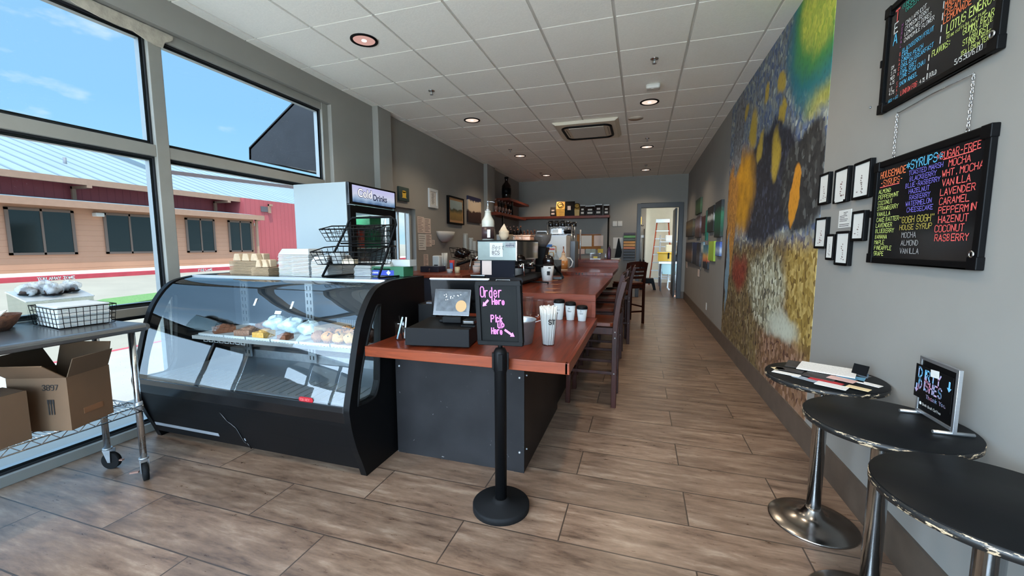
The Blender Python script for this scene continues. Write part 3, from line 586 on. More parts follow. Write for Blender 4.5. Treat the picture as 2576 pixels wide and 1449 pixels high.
# black fabric awning over the service window, outside
aw = thing('awning', 'black fabric awning on the outside wall past the window', 'awning', (XL - .2, 6.0, 2.5))
awm = mat('black awning fabric', (40, 42, 46), .8, var=.2, scale=6)
sec = [(XL - .21, 3.95), (-5.41, 2.80), (-5.42, 2.63), (-5.38, 2.63), (-5.37, 2.77), (XL - .21, 3.90)]
MB().prism(sec, 'y', 4.6, 7.6).build('canopy', awm, aw)
MB().prism([(XL - .21, 3.92), (-5.40, 2.79), (-5.41, 2.63), (XL - .21, 2.28)], 'y', 4.6, 4.615).build('side_panel', awm, aw)
a = MB().tube([(-5.36, 4.66, 2.66), (-5.36, 7.55, 2.66)], .018); a.tube([(-5.36, 5.6, 2.66), (XL - .21, 5.6, 2.40)], .018); a.tube([(-5.36, 4.66, 2.66), (XL - .21, 4.66, 2.33)], .018); a.build('tube_frame', M['zinc'], aw)

# ------------------------------------------------------------------ ceiling fixtures
LAMP_W = 36.0
def downlight(label, x, y, power, lit):
    t = thing('ceiling_light', label, 'ceiling light', (x, y, ZC), 'recessed ceiling lights')
    MB().lathe([(.118, 0), (.118, -.008), (.098, -.010), (.094, -.004), (.094, 0)], (x, y, ZC)).build('trim_ring', M['ink'], t)
    MB().lathe([(.095, -.0035), (.06, -.0025), (.03, -.002), (0, -.002)], (x, y, ZC)).build('reflector', M[lit], t)
    MB().lathe([(.022, -.002), (.022, -.009), (0, -.012)], (x, y, ZC), 12).build('bulb', M['bulb'], t)
    l = light('downlight_beam', 'SPOT', (x, y, ZC - .02), power, (1.0, .80, .58), spot_size=2.3, spot_blend=.7, shadow_soft_size=.07)
M['bulb'] = emit('bulb glow', (255, 246, 232), 1.2); M['refl_warm'] = emit('lit reflector', (255, 232, 214), .42); M['refl_pink'] = emit('dim lit reflector', (226, 178, 168), .36)
lab = {(0, 1): 'recessed light with pinkish reflector, nearest the big window', (0, 2): 'recessed light over the window-side counter, second along its row', (0, 3): 'recessed light third along the window-side row, past the air conditioner', (0, 4): 'last recessed light of the window-side row, by the back wall',
       (1, 2): 'recessed light on the aisle side just past the white ceiling detector', (1, 3): 'recessed light on the aisle side halfway down, beyond the speaker plate', (1, 4): 'last recessed light of the aisle-side row, near the doorway', (0, 0): 'recessed light over the shop front', (1, 0): 'recessed light by the right wall over the shop front', (1, 1): 'recessed light over the round tables'}
for i, x in enumerate((-2.405, .047)):
    for j, y in enumerate((.82, 3.256, 5.69, 8.17, 10.58)):
        downlight(lab[(i, j)], x, y, LAMP_W, 'refl_pink' if (i, j) == (0, 1) else 'refl_warm')
def sprinkler(label, x, y):
    t = thing('sprinkler', label, 'sprinkler', (x, y, ZC), 'ceiling sprinklers')
    MB().lathe([(.04, 0), (.038, -.006), (.02, -.010), (0, -.010)], (x, y, ZC), 16).build('escutcheon', M['chrome'], t)
    MB().cyl((x, y, ZC - .008), (x, y, ZC - .045), .008, n=8).cyl((x, y, ZC - .045), (x, y, ZC - .048), .02, n=12).build('sprinkler_head', M['zinc'], t)
for lb, x, y in (('chrome sprinkler between the first two window-side lights', -2.415, 4.50), ('chrome sprinkler just before the third window-side light', -2.43, 7.59), ('chrome sprinkler before the last window-side light', -2.46, 10.2), ('chrome sprinkler nearest the mural', .07, 4.43), ('chrome sprinkler just before the middle aisle light', .045, 7.55), ('chrome sprinkler before the last aisle light', .05, 9.97)): sprinkler(lb, x, y)
t = thing('ceiling_detector', 'white rounded box detector on the ceiling before the aisle light', 'detector', (.075, 5.11, ZC))
MB().obox((.075, 5.11, ZC - .028), (.155, .115, .056)).build('detector_body', M['plastic_w'], t, bevel=.02, seg=3); MB().obox((.07, 5.075, ZC - .056), (.03, .02, .004)).build('sensor_window', M['paper'], t)
tag(MB().lathe([(.105, 0), (.105, -.002), (0, -.003)], (-.13, 6.35, ZC), 32).build('speaker_plate', mat('beige plate', (196, 186, 172), .8)), 'round flat beige plate on the ceiling beside the air conditioner', 'ceiling plate')
t = thing('air_conditioner', 'cream square ceiling cassette air conditioner with a dark air slot', 'air conditioner', (-.85, 6.65, ZC))
c0, c1, d0, d1 = -1.325, -.365, 6.155, 7.155
MB().prism([(c0, ZC), (c0, ZC - .015), (c0 + .05, ZC - .05), (c1 - .05, ZC - .05), (c1, ZC - .015), (c1, ZC)], 'y', d0 + .02, d1 - .02).build('cassette_panel', M['cassette'], t, bevel=.012)
def rrect(cx, cy, hx, hy, r, n=6):
    P = []
    for sx, sy, a0 in ((1, 1, 0), (-1, 1, 90), (-1, -1, 180), (1, -1, 270)):
        for k in range(n + 1):
            a = math.radians(a0 + 90 * k / n); P.append((cx + sx * (hx - r) + r * math.cos(a), cy + sy * (hy - r) + r * math.sin(a)))
    return P
slot = [(x, y, ZC - .052) for x, y in rrect(-.845, 6.655, .36, .36, .12)]
MB().tube(slot, .020, 8, True).build('air_slot', M['ink'], t)
MB().obox((-.845, 6.655, ZC - .056), (.52, .56, .012)).build('grille', M['plastic_w'], t, bevel=.005)
for s in (-1, 1): MB().obox((-.845 + s * .31, 6.655, ZC - .054), (.012, .40, .008)).build('flap', mat('slot flap', (150, 142, 128), .6), t)

# ------------------------------------------------------------------ display case
C0, C1 = -3.375, -1.545
t = thing('display_case', 'black refrigerated pastry display case with a curved glass front', 'display case', ((C0 + C1) / 2, 2.3, 0))
prof = [(1.963, 0), (1.928, .10), (1.885, .21), (1.851, .333), (1.836, .43), (1.836, .47), (1.854, .54), (1.876, .618), (1.921, .79), (1.964, .92), (2.0, .99), (2.045, 1.053), (2.08, 1.09), (2.114, 1.117), (2.16, 1.138), (2.218, 1.152), (2.29, 1.162), (2.352, 1.165), (2.70, 1.165), (2.70, 0)]
win = [(1.907, .462), (1.928, .577), (1.955, .67), (1.99, .765), (2.02, .84), (2.051, .907), (2.085, .97), (2.118, 1.018), (2.146, 1.018), (2.15, .99), (2.118, .60), (2.112, .54), (2.08, .475), (2.036, .455)]
def fine(P, k=4):
    out = []
    for i in range(len(P) - 1):
        p0 = P[max(0, i - 1)]; p1 = P[i]; p2 = P[i + 1]; p3 = P[min(len(P) - 1, i + 2)]
        for j in range(k):
            s = j / k
            out.append(tuple(.5 * (2 * b + (c - a) * s + (2 * a - 5 * b + 4 * c - d) * s * s + (3 * b - a - 3 * c + d) * s ** 3) for a, b, c, d in zip(p0, p1, p2, p3)))
    return out + [P[-1]]
prof_f = fine(prof[:18], 3) + prof[18:]; arc = prof[5:17]
win = fine(win + [win[0]], 3)[:-1]
def end_panel(x0, x1, name):
    """Slab with the case's profile and a shaped opening, cut out by joining outline and hole with a seam."""
    prof = prof_f
    mb = MB(); n = len(prof); k = len(win)
    mb.add([(x0, *p) for p in prof] + [(x1, *p) for p in prof], [(i, (i + 1) % n, n + (i + 1) % n, n + i) for i in range(n)])
    mb.add([(x0, *p) for p in win] + [(x1, *p) for p in win], [(i, (i + 1) % k, k + (i + 1) % k, k + i) for i in range(k)])
    for x in (x0, x1):
        lst = [Vector((x, *p)) for p in prof] ; hol = [Vector((x, *p)) for p in win]
        from mathutils.geometry import tessellate_polygon
        tri = tessellate_polygon([lst, hol]); mb.add(lst + hol, [tuple(q) for q in tri])
    return mb.build(name, M['case_blk'], t)
pr_ = end_panel(C1 - .042, C1, 'end_panel'); pl_ = end_panel(C0, C0 + .042, 'end_panel')
for o, x in ((pr_, C1 - .02), (pl_, C0 + .02)):
    MB().add([(x, *p) for p in win], [tuple(range(len(win)))]).build('side_glass', M['case_side'], o)
    MB().tube([((C1 + .002) if x > -2 else (C0 - .002), *p) for p in win], .007, 8, True).build('rubber_gasket', M['rubber'], o)
gl_ = [(y + .008, z - .004) for y, z in fine(arc)]
MB().strip([(C0 + .042, *p) for p in gl_], [(C1 - .042, *p) for p in gl_]).build('curved_glass', M['case_glass'], t)
MB().box(C0 + .042, C1 - .042, 2.28, 2.70, 1.15, 1.164).build('top_shelf', mat('dark glossy case top', (52, 62, 70), .08), t)
MB().box(C0 + .042, C1 - .042, 2.268, 2.29, 1.148, 1.167).build('top_trim', M['steel'], t)
MB().prism([(1.846, .47), (1.846, .43), (1.862, .345), (1.90, .20), (1.945, .05), (2.66, .05), (2.66, .40), (1.90, .455)], 'x', C0 + .042, C1 - .042).build('base_cabinet', M['case_blk'], t)
MB().prism([(1.836, .475), (1.834, .44), (1.848, .372), (1.866, .38), (1.86, .47)], 'x', C0 + .042, C1 - .042).build('front_rail', M['ink_gloss'], t, bevel=.003)
for z, y in ((.224, 1.892), (.112, 1.922)):
    MB().prism([(y, z + .012), (y + .006, z - .012), (y + .02, z - .012), (y + .02, z + .012)], 'x', C0 + .05, -2.49 if z > .2 else -2.7).prism([(y, z + .010), (y + .006, z - .010), (y + .02, z - .010), (y + .02, z + .010)], 'x', -2.47, C1 - .09 if z > .2 else -2.46).build('trim_strip', M['stripe'], t)
crk = [(-2.585, 1.858, .315), (-2.56, 1.885, .245), (-2.535, 1.892, .226), (-2.50, 1.897, .20), (-2.475, 1.925, .10), (-2.462, 1.93, .085), (-2.45, 1.928, .09), (-2.43, 1.938, .05)]
MB().tube(crk, .003, 6).build('crack', M['ink_gloss'], t)
dm = mat('cooler deck metal', (132, 140, 146), .3, .35, var=.06, scale=12)
MB().box(C0 + .05, C1 - .05, 1.90, 2.58, .445, .465).build('deck', dm, t)
mb = MB()
for i in range(26): x = -3.25 + i * .064; mb.obox((x, 2.05, .4665), (.006, .26, .003), .12)
mb.build('deck_slots', M['steel'], t)
MB().box(C0 + .042, C1 - .042, 2.60, 2.66, .45, 1.15).build('back_door', mat('dark sliding door', (46, 48, 52), .25), t)
MB().box(C0 + .042, C1 - .042, 2.53, 2.60, .465, .53).build('back_ledge', M['zinc'], t)
mb = MB()
for i in range(36): x = -2.25 + i * .018; mb.cyl((x, 2.585, .63), (x, 2.585, .82), .006, n=6)
mb.build('evaporator_louver', dm, t)
for x in (-2.435, -3.10):
    s = MB().box(x - .036, x + .036, 2.50, 2.512, .355 + .12, 1.10).build('shelf_standard', M['steel'], t)
    m2 = MB()
    for k in range(11):
        for q in (-.02, .012): m2.box(x + q, x + q + .008, 2.4985, 2.502, .50 + k * .055, .53 + k * .055)
    m2.build('slot_row', M['ink'], s)
sh = MB()
for y in (2.06, 2.48): sh.cyl((-3.06, y, .745), (-1.60, y, .745), .006, n=8)
for i in range(60): x = -3.05 + i * .0245; sh.cyl((x, 2.06, .75), (x, 2.48, .75), .002, n=5)
for i in range(8): x = -2.95 + i * .05; sh.tube([(x, 2.055, .75), (x, 2.052, .715), (x + .035, 2.052, .715), (x + .035, 2.055, .75)], .0022, 5)
sh.build('wire_shelf', M['white'], t)
MB().box(-3.06, -1.60, 2.047, 2.053, .728, .752).build('shelf_edge', M['steel'], t)
bd = MB().prism([(p[0], p[1]) for p in rrect(-1.86, .485, .052, .016, .016)], 'y', 1.8445, 1.8475).build('badge', mat('red badge', (150, 16, 28), .4), t)
mb = MB(); write(mb, 'TOR REY', (-1.905, 1.8443, .478), (1, 0, 0), (0, 0, 1), .014, .0085, .0018); mb.build('lettering', mat('badge lettering', (214, 120, 116), .6), bd)
for k, (x, y, z) in enumerate(((-2.42, 2.03, 1.02), (-2.13, 2.045, 1.01), (-2.2, 2.0, .965))):
    MB().obox((x, y, z), (.05 if k == 2 else .016, .0015, .022 if k == 2 else .05), 0, Matrix.Rotation(-.5, 3, 'X')).build('tape_scrap', M['paper'], t)

# trays with cakes and muffins on the wire shelf
def tray(label, x0, x1, z=.752):
    t = thing('tray', label, 'tray', ((x0 + x1) / 2, 2.27, z), 'white trays in the pastry case')
    MB().box(x0, x1, 2.07, 2.46, z, z + .006).build('tray_base', M['white'], t); mb = MB()
    for a in ((x0, x1, 2.065, 2.072), (x0, x1, 2.458, 2.465)): mb.box(*a, z, z + .016)
    for a in ((x0, x0 + .006), (x1 - .006, x1)): mb.box(*a, 2.072, 2.458, z, z + .016)
    mb.build('tray_rim', M['white'], t); return t
tray('white tray of wrapped loaf, at the far left of the case shelf', -3.02, -2.78); tray('white tray of crumbly brown bars in the case', -2.77, -2.58); tray('white tray of golden cake squares in the case', -2.57, -2.36); tray('white tray of brown cake bites in the case', -2.35, -2.12); tray('white tray holding the left pair of muffins', -2.11, -1.87); tray('white tray holding the muffins at the right end', -1.86, -1.62)
crumb = mat('crumb topping', (150, 112, 92), .9, var=.4, scale=70, bump=.6); cake = mat('golden cake', (208, 158, 74), .85, var=.25, scale=40, bump=.4); cakeb = mat('brown cake', (120, 70, 44), .9, var=.3, scale=40, bump=.4)
wrapm = glass('cling film', (.86, .92, .95), 1.5, .12, boost=.10); wrapd = mat('crinkled film white', (206, 224, 232), .3, var=.3, scale=24, bump=1.0)
def cakeslice(label, x, y, m, w=.08, h=.04, rz=.2):
    o = MB().obox((0, 0, h / 2), (w, w * 1.2, h)).blob((w * .1, 0, h), w * .42, 10, 6, .2, int(x * 100), (1, 1.1, .45)).build('cake_slice', m, bevel=.006); o.location = (x, y, .759); o.rotation_euler.z = rz; return tag(o, label, 'cake', 'cake pieces in the pastry case')
cakeslice('loaf slice under film at the far left of the pastry case', -2.92, 2.18, cakeb, .11, .04, -.5); cakeslice('crumble bar on the second tray of the pastry case', -2.68, 2.17, crumb, .11, .04, .3); cakeslice('golden layered cake square near the shelf edge', -2.48, 2.13, cake, .09, .042, .1); cakeslice('small brown cake bite near the shelf edge', -2.28, 2.12, cakeb, .065, .035, .1); cakeslice('second crumble bar behind the first on the second tray', -2.70, 2.36, crumb, .11, .05, .2)
for i, (x, y, r, lb) in enumerate(((-2.62, 2.36, .075, 'left'), (-2.44, 2.33, .075, 'middle'), (-2.25, 2.30, .07, 'right'))):
    o = MB().blob((x, y, .76 + r * .62), r, 22, 14, .16, 30 + i, (1.1, 1, .7)).build('wrapped_pastry', wrapd); tag(o, 'pastry bundled in clear film behind the cakes, %s of three' % lb, 'pastry', 'film-wrapped pastries')
o = MB().prism([(-2.16, 2.24), (-2.02, 2.20), (-1.96, 2.40), (-2.10, 2.44)], 'z', .775, .835).build('paper_bag', M['kraft'], bevel=.012); tag(o, 'brown paper bag lying behind the muffins', 'paper bag')
liner = mat('pleated paper liner', (140, 100, 84), .8, var=.2, scale=60)
def muffin(label, x, y, top, z=.759, s=1.0):
    t = thing('muffin', label, 'muffin', (x, y, z), 'muffins in the pastry case')
    P = []
    mb = MB(); n = 36; v = []
    for r, h in ((.026, 0), (.036, .038)): v += [(x + s * (r + (.0016 if i % 2 else -.001)) * math.cos(2 * PI * i / n), y + s * (r + (.0016 if i % 2 else -.001)) * math.sin(2 * PI * i / n), z + h * s) for i in range(n)]
    mb.add(v, [(i, (i + 1) % n, n + (i + 1) % n, n + i) for i in range(n)] + [tuple(range(n - 1, -1, -1))]); mb.build('paper_case', liner, t)
    MB().blob((x, y, z + .040 * s), .044 * s, 18, 10, .07, int(abs(x * 1000)) % 97, (1, 1, .78)).build('muffin_top', M[top], t)
    if top != 'm_choc':
        rd = random.Random(int(abs(x * 977) + abs(y * 331))); mb = MB()
        for k in range(9 if top == 'm_chip' else 4): a = rd.uniform(0, 6.28); q = rd.uniform(.2, 1.1); mb.blob((x + .043 * s * math.sin(q) * math.cos(a), y + .043 * s * math.sin(q) * math.sin(a), z + s * (.040 + .034 * math.cos(q))), .0055 * s, 6, 4)
        mb.build('chocolate_chips' if top == 'm_chip' else 'berry_bits', M['dkbottle'], t)
M['m_chip'] = mat('chip muffin', (196, 134, 74), .85, var=.25, scale=50, bump=.4); M['m_plain'] = mat('crumb muffin', (206, 158, 98), .9, var=.3, scale=60, bump=.5); M['m_berry'] = mat('berry muffin', (158, 112, 84), .85, var=.3, scale=50, bump=.4); M['m_choc'] = mat('chocolate muffin', (50, 34, 28), .85, var=.4, scale=60, bump=.5)
for lb, x, y, k in (('berry muffin at the front left of the muffin group', -2.015, 2.13, 'm_berry'), ('chip muffin second from left in the front row', -1.93, 2.125, 'm_chip'), ('cracked plain muffin in the middle of the front row', -1.845, 2.125, 'm_plain'), ('cracked plain muffin at the right of the front row', -1.76, 2.13, 'm_plain'),
                    ('berry muffin behind the front left one', -2.0, 2.225, 'm_berry'), ('chip muffin in the second row, left', -1.915, 2.225, 'm_chip'), ('chip muffin in the second row, right', -1.83, 2.225, 'm_chip'), ('plain muffin in the second row at the right', -1.745, 2.225, 'm_plain'),
                    ('chip muffin in the third row, left', -1.95, 2.32, 'm_chip'), ('chip muffin in the third row, right', -1.86, 2.32, 'm_chip'), ('dark chocolate muffin at the back of the group', -1.77, 2.32, 'm_choc'), ('dark chocolate muffin by the side glass, front', -1.665, 2.14, 'm_choc'), ('dark chocolate muffin by the side glass, middle', -1.66, 2.23, 'm_choc'), ('dark chocolate muffin by the side glass, back', -1.67, 2.32, 'm_choc')): muffin(lb, x, y, k)

# ------------------------------------------------------------------ things on the case top
ZT = 1.166
def carrier_stack(label, x0, x1, y0, y1, n, cups):
    t = thing('cup_carrier_stack', label, 'cup carriers', ((x0 + x1) / 2, (y0 + y1) / 2, ZT), 'stacks of pulp cup carriers'); mb = MB(); rd = random.Random(n)
    for i in range(n):
        j = rd.uniform(-.004, .004); mb.box(x0 + j, x1 + j, y0 + rd.uniform(-.003, .003), y1, ZT + i * .0088, ZT + i * .0088 + .0062)
    mb.build('carrier_layers', M['kraft'], t); zt = ZT + n * .0088; m2 = MB(); w = (x1 - x0) / cups
    m2.box(x0 + .02, x1 - .02, (y0 + y1) / 2 - .03, (y0 + y1) / 2 + .03, zt, zt + .058)
    for i in range(cups):
        xa = x0 + .018 + i * (x1 - x0 - .036) / cups; xb = xa + (x1 - x0 - .036) / cups
        m2.prism([(xa + .004, zt), (xa + .022, zt + .058), (xb - .022, zt + .058), (xb - .004, zt)], 'y', y0 + .012, (y0 + y1) / 2 - .03 + .02 * (i % 2))
    m2.build('top_carrier', mat('pale pulp', (182, 158, 130), .9, var=.1, scale=30), t, bevel=.006)
carrier_stack('taller stack of brown pulp cup carriers on the case', -3.13, -2.82, 2.42, 2.60, 12, 3); carrier_stack('shorter stack of brown pulp cup carriers on the case', -2.83, -2.66, 2.36, 2.49, 7, 2)
def foam_stack(label, x, y, n, w=.165):
    t = thing('takeout_box_stack', label, 'takeout boxes', (x, y, ZT), 'stacks of white foam takeout boxes'); mb = MB(); rd = random.Random(int(abs(x) * 1000)); h = .0098
    for i in range(n):
        j = rd.uniform(-.003, .003); z = ZT + i * h; mb.prism([(x - w / 2 + j, z), (x - w / 2 + .006 + j, z + h * .75), (x + w / 2 - .006 + j, z + h * .75), (x + w / 2 + j, z)], 'y', y - w / 2, y + w / 2)
    mb.build('box_layers', M['foam'], t); z = ZT + n * h; q = w / 2
    MB().add([(x + sx * q, y + sy * q, z) for sx, sy in ((-1, -1), (1, -1), (1, 1), (-1, 1))] + [(x + sx * (q - .022), y + sy * (q - .022), z + .045) for sx, sy in ((-1, -1), (1, -1), (1, 1), (-1, 1))], [(0, 1, 5, 4), (1, 2, 6, 5), (2, 3, 7, 6), (3, 0, 4, 7), (4, 5, 6, 7), (3, 2, 1, 0)]).build('top_box', M['foam'], t, bevel=.004)
for lb, x, y, n, w in (('tall stack of white foam boxes beside the pulp carriers', -2.53, 2.49, 16, .17), ('tall stack of white foam boxes in front of the fridge side', -2.39, 2.47, 16, .16), ('middle-height stack of white foam boxes left of the wire basket stand', -2.215, 2.46, 11, .15), ('middle-height stack of foam boxes behind the stand foot', -2.21, 2.615, 11, .13), ('low stack of foam boxes under the wire baskets, left', -1.955, 2.60, 6, .15), ('low stack of foam boxes under the wire baskets, right', -1.80, 2.62, 6, .15)): foam_stack(lb, x, y, n, w)
t = thing('glove_box', 'green and blue cardboard box with white lettering at the case end', 'box', (-1.77, 2.6, ZT))
MB().box(-1.905, -1.62, 2.545, 2.675, ZT, ZT + .072).build('box_body', mat('green box card', (34, 96, 66), .5), t, bevel=.002)
MB().box(-1.906, -1.70, 2.5445, 2.546, ZT + .008, ZT + .045).build('blue_band', mat('blue box band', (38, 60, 160), .5), t)
mb = MB(); [mb.quad(*[(-1.893 + k * .009 + a, 2.5438, ZT + .020 + b) for a, b in ((0, 0), (.0065, .001 * (k % 3)), (.0065, .013 - .003 * (k % 2)), (.001, .014))]) for k in range(7)]; mb.obox((-1.745, 2.544, ZT + .027), (.026, .001, .026), 0, Matrix.Rotation(.78, 3, 'Y')); mb.build('lettering', M['paper'], t)
tag(MB().box(-1.80, -1.60, 2.60, 2.69, ZT + .0725, ZT + .12).build('paper_box', M['foam']), 'plain white box lying on the green and blue box', 'box')

# two-tier wire basket stand
t = thing('basket_stand', 'black two-tier wire basket stand on the pastry case', 'basket stand', (-1.85, 2.42, ZT))
def P3(x, y, z): return (x, y, z)
fm = MB(); xl, xr = -2.10, -1.63
for s, yb in ((0, 2.34), (1, 2.56)):
    pass
hoop = [(xl - .05, 2.34, ZT + .006), (xl + .045, 2.50, ZT + .36), (xl + .06, 2.505, ZT + .40), (xl + .09, 2.51, ZT + .425), (xr - .06, 2.51, ZT + .425), (xr - .02, 2.507, ZT + .405), (xr - .01, 2.50, ZT + .37), (xr - .055, 2.34, ZT + .006)]
fm.tube(hoop, .008, 8); fm.tube([(xl - .05, 2.34, ZT + .006), (xl - .02, 2.60, ZT + .006), (xr - .02, 2.60, ZT + .006), (xr - .055, 2.34, ZT + .006)], .007, 8)
fm.tube([(xl + .02, 2.46, ZT + .24), (xr - .03, 2.46, ZT + .24)], .006); fm.tube([(xl - .02, 2.40, ZT + .10), (xr - .045, 2.40, ZT + .10)], .006); fm.build('stand_frame', M['ink'], t)
def basket(name, x0, x1, y0, y1, z0, z1, tilt):
    b = MB(); fx = .03
    top = [(x0, y0, z1 - tilt), (x1, y0, z1 - tilt), (x1, (y0 + y1) / 2, z1 - tilt * .2), (x1, y1, z1), (x0, y1, z1), (x0, (y0 + y1) / 2, z1 - tilt * .2)]
    b.tube(top, .0045, 6, True)
    for f in (.33, .66, 1.0):
        q = fx * f; zz = lambda z: z - (z - z0) * f
        b.tube([(x0 + q, y0 + q, zz(z1 - tilt)), (x1 - q, y0 + q, zz(z1 - tilt)), (x1 - q, y1 - q, zz(z1)), (x0 + q, y1 - q, zz(z1))], .0022, 5, True)
    n = 10
    for i in range(n + 1):
        x = x0 + fx + (x1 - x0 - 2 * fx) * i / n; xt = x0 + (x1 - x0) * i / n
        b.tube([(xt, y0, z1 - tilt), (x, y0 + fx, z0), (x, y1 - fx, z0), (xt, y1, z1)], .0022, 5)
    for i in range(1, 5):
        y = y0 + fx + (y1 - y0 - 2 * fx) * i / 5; yt = y0 + (y1 - y0) * i / 5; zt = z1 - tilt + tilt * i / 5
        b.tube([(x0, yt, zt), (x0 + fx, y, z0), (x1 - fx, y, z0), (x1, yt, zt)], .0022, 5)
    for i in range(9): b.blob((x0 + (x1 - x0) * (i + .5) / 9, y0, z1 - tilt), .007, 8, 5)
    return b.build(name, M['ink'], t)
basket('wire_basket', -2.12, -1.66, 2.30, 2.54, ZT + .255, ZT + .37, .035); basket('wire_basket', -2.16, -1.66, 2.25, 2.52, ZT + .095, ZT + .22, .04)
b = thing('paper_cup', 'white handwritten paper tub in the lower wire basket', 'tub', (-2.02, 2.36, ZT + .1)); MB().lathe([(.040, 0), (.048, .075), (.050, .078), (.0, .076)], (-2.02, 2.36, ZT + .1), 20).build('tub_body', M['foam'], b)
mb = MB(); [mb.quad((-2.05, 2.3135, ZT + .118 + k * .012), (-2.05 + .03 + .008 * k, 2.3135, ZT + .118 + k * .012), (-2.05 + .03 + .008 * k, 2.3135, ZT + .121 + k * .012), (-2.05, 2.3135, ZT + .121 + k * .012)) for k in range(3)]; mb.build('lettering', M['blackink'], b)
tag(MB().obox((-1.90, 2.33, ZT + .115), (.09, .055, .03), .1).build('card_box', mat('cream card', (206, 192, 164), .7), bevel=.003), 'small cream card box in the lower wire basket', 'box')

# ------------------------------------------------------------------ fridge
t = thing('drinks_fridge', 'white upright glass-door fridge with a lit Cold Drinks sign', 'fridge', (-3.06, 3.76, 0))
F0, F1, FY0, FY1, FZ = -3.40, -2.76, 3.365, 4.165, 2.01
cb = MB().box(F0, F1, FY0, FY0 + .035, .08, FZ).box(F0, F1, FY1 - .035, FY1, .08, FZ).box(F0, F0 + .03, FY0 + .035, FY1 - .035, .08, FZ).box(F0, F1, FY0 + .035, FY1 - .035, 1.80, FZ).box(F0, F1, FY0 + .035, FY1 - .035, .08, .45)
cb.build('cabinet', M['fridge'], t, bevel=.004)
MB().box(F0 + .03, F0 + .04, FY0 + .036, FY1 - .036, .45, 1.79).build('liner', mat('fridge liner', (206, 214, 232), .5), t)
for z in (.75, 1.05, 1.36, 1.60): MB().box(F0 + .05, F1 - .03, FY0 + .04, FY1 - .04, z, z + .008).build('fridge_shelf', M['white'], t)
hd = MB().box(F1, F1 + .035, FY0, FY1, 1.80, FZ).build('header', M['ink_gloss'], t, bevel=.004)
sm = bpy.data.materials.new('lit sign picture'); sm.use_nodes = True; nt = sm.node_tree; nt.nodes.clear()
tc = node(nt, 'ShaderNodeTexCoord'); sp = node(nt, 'ShaderNodeSeparateXYZ'); nt.links.new(tc.outputs['Object'], sp.inputs[0]); mr = node(nt, 'ShaderNodeMapRange'); mr.inputs['From Min'].default_value = 1.82; mr.inputs['From Max'].default_value = 1.995; nt.links.new(sp.outputs['Z'], mr.inputs['Value'])
ns = node(nt, 'ShaderNodeTexNoise', ins={'Scale': 12.0, 'Detail': 5.0}); nt.links.new(tc.outputs['Object'], ns.inputs['Vector']); k = node(nt, 'ShaderNodeMath', operation='MULTIPLY_ADD'); k.inputs[1].default_value = .3; nt.links.new(ns.outputs['Fac'], k.inputs[0]); nt.links.new(mr.outputs[0], k.inputs[2])
cl = ramp(nt, k.outputs[0], [(.15, srgb(70, 100, 140)), (.4, srgb(150, 176, 206)), (.6, srgb(206, 212, 232)), (1, srgb(196, 196, 236))]); em = node(nt, 'ShaderNodeEmission', ins={'Strength': .42}); nt.links.new(cl, em.inputs[0]); ou = node(nt, 'ShaderNodeOutputMaterial'); nt.links.new(em.outputs[0], ou.inputs[0])
sg = MB().box(F1 + .035, F1 + .038, FY0 + .05, FY1 - .03, 1.825, 1.99).build('sign_panel', sm, t)
def fontobj(name, text, loc, size, M3, m, parent, bold=.0, shear=0.0, extrude=.0008):
    cu = bpy.data.curves.new(name, 'FONT'); cu.body = text; cu.size = size; cu.extrude = extrude; cu.offset = bold; cu.shear = shear
    o = bpy.data.objects.new(name, cu); COL.objects.link(o); o.matrix_world = Matrix.Translation(loc) @ M3.to_4x4(); cu.materials.append(m)
    me = bpy.data.meshes.new_from_object(o.evaluated_get(bpy.context.evaluated_depsgraph_get())); me.transform(o.matrix_world); bpy.data.objects.remove(o)
    q = bpy.data.objects.new(name, me); COL.objects.link(q); attach(q, parent); return q
MX = Matrix(((0, 0, 1), (1, 0, 0), (0, 1, 0)))            # text running along +y on a face that looks along +x
MY = Matrix(((1, 0, 0), (0, 0, -1), (0, 1, 0)))           # text running along +x on a face that looks along -y
MR = Matrix(((0, 0, -1), (-1, 0, 0), (0, 1, 0)))          # text running along -y on a face that looks along -x
lw_ = emit('lit white lettering', (250, 250, 255), .46); nv = mat('navy lettering', (40, 50, 96), .5)
fontobj('lettering', 'Cold', (F1 + .0385, 3.49, 1.883), .115, MX, nv, sg, .006); fontobj('lettering', 'Cold', (F1 + .0395, 3.49, 1.883), .115, MX, lw_, sg, .0012); fontobj('lettering', 'Drinks', (F1 + .0385, 3.735, 1.868), .092, MX, nv, sg, .0015)
dr = MB().box(F1, F1 + .035, FY0 + .01, FY0 + .09, .46, 1.79).box(F1, F1 + .035, FY1 - .09, FY1 - .01, .46, 1.79).box(F1, F1 + .035, FY0 + .09, FY1 - .09, 1.72, 1.79).box(F1, F1 + .035, FY0 + .09, FY1 - .09, .46, .54).build('door', M['ink'], t, bevel=.003)
MB().quad((F1 + .02, FY0 + .09, .54), (F1 + .02, FY1 - .09, .54), (F1 + .02, FY1 - .09, 1.72), (F1 + .02, FY0 + .09, 1.72)).build('door_glass', M['case_side'], dr)
MB().box(F1 + .035, F1 + .055, FY1 - .075, FY1 - .055, .95, 1.45).build('handle', M['chrome'], dr); MB().obox((F1 + .03, FY1 - .03, 1.80), (.03, .05, .02)).build('hinge', M['chrome'], dr)
MB().box(F1 - .05, F1 - .04, FY1 - .11, FY1 - .1, .5, 1.7).build('door_light', emit('fridge strip light', (240, 246, 255), .6), t)
MB().box(F0 + .02, F1 - .02, FY0 + .02, FY1 - .02, 0, .08).build('plinth', M['ink'], t)
cols = [((200, 204, 206), 'white'), ((206, 66, 44), 'red and white'), ((96, 84, 70), 'brown'), ((24, 106, 66), 'green'), ((34, 56, 140), 'blue')]
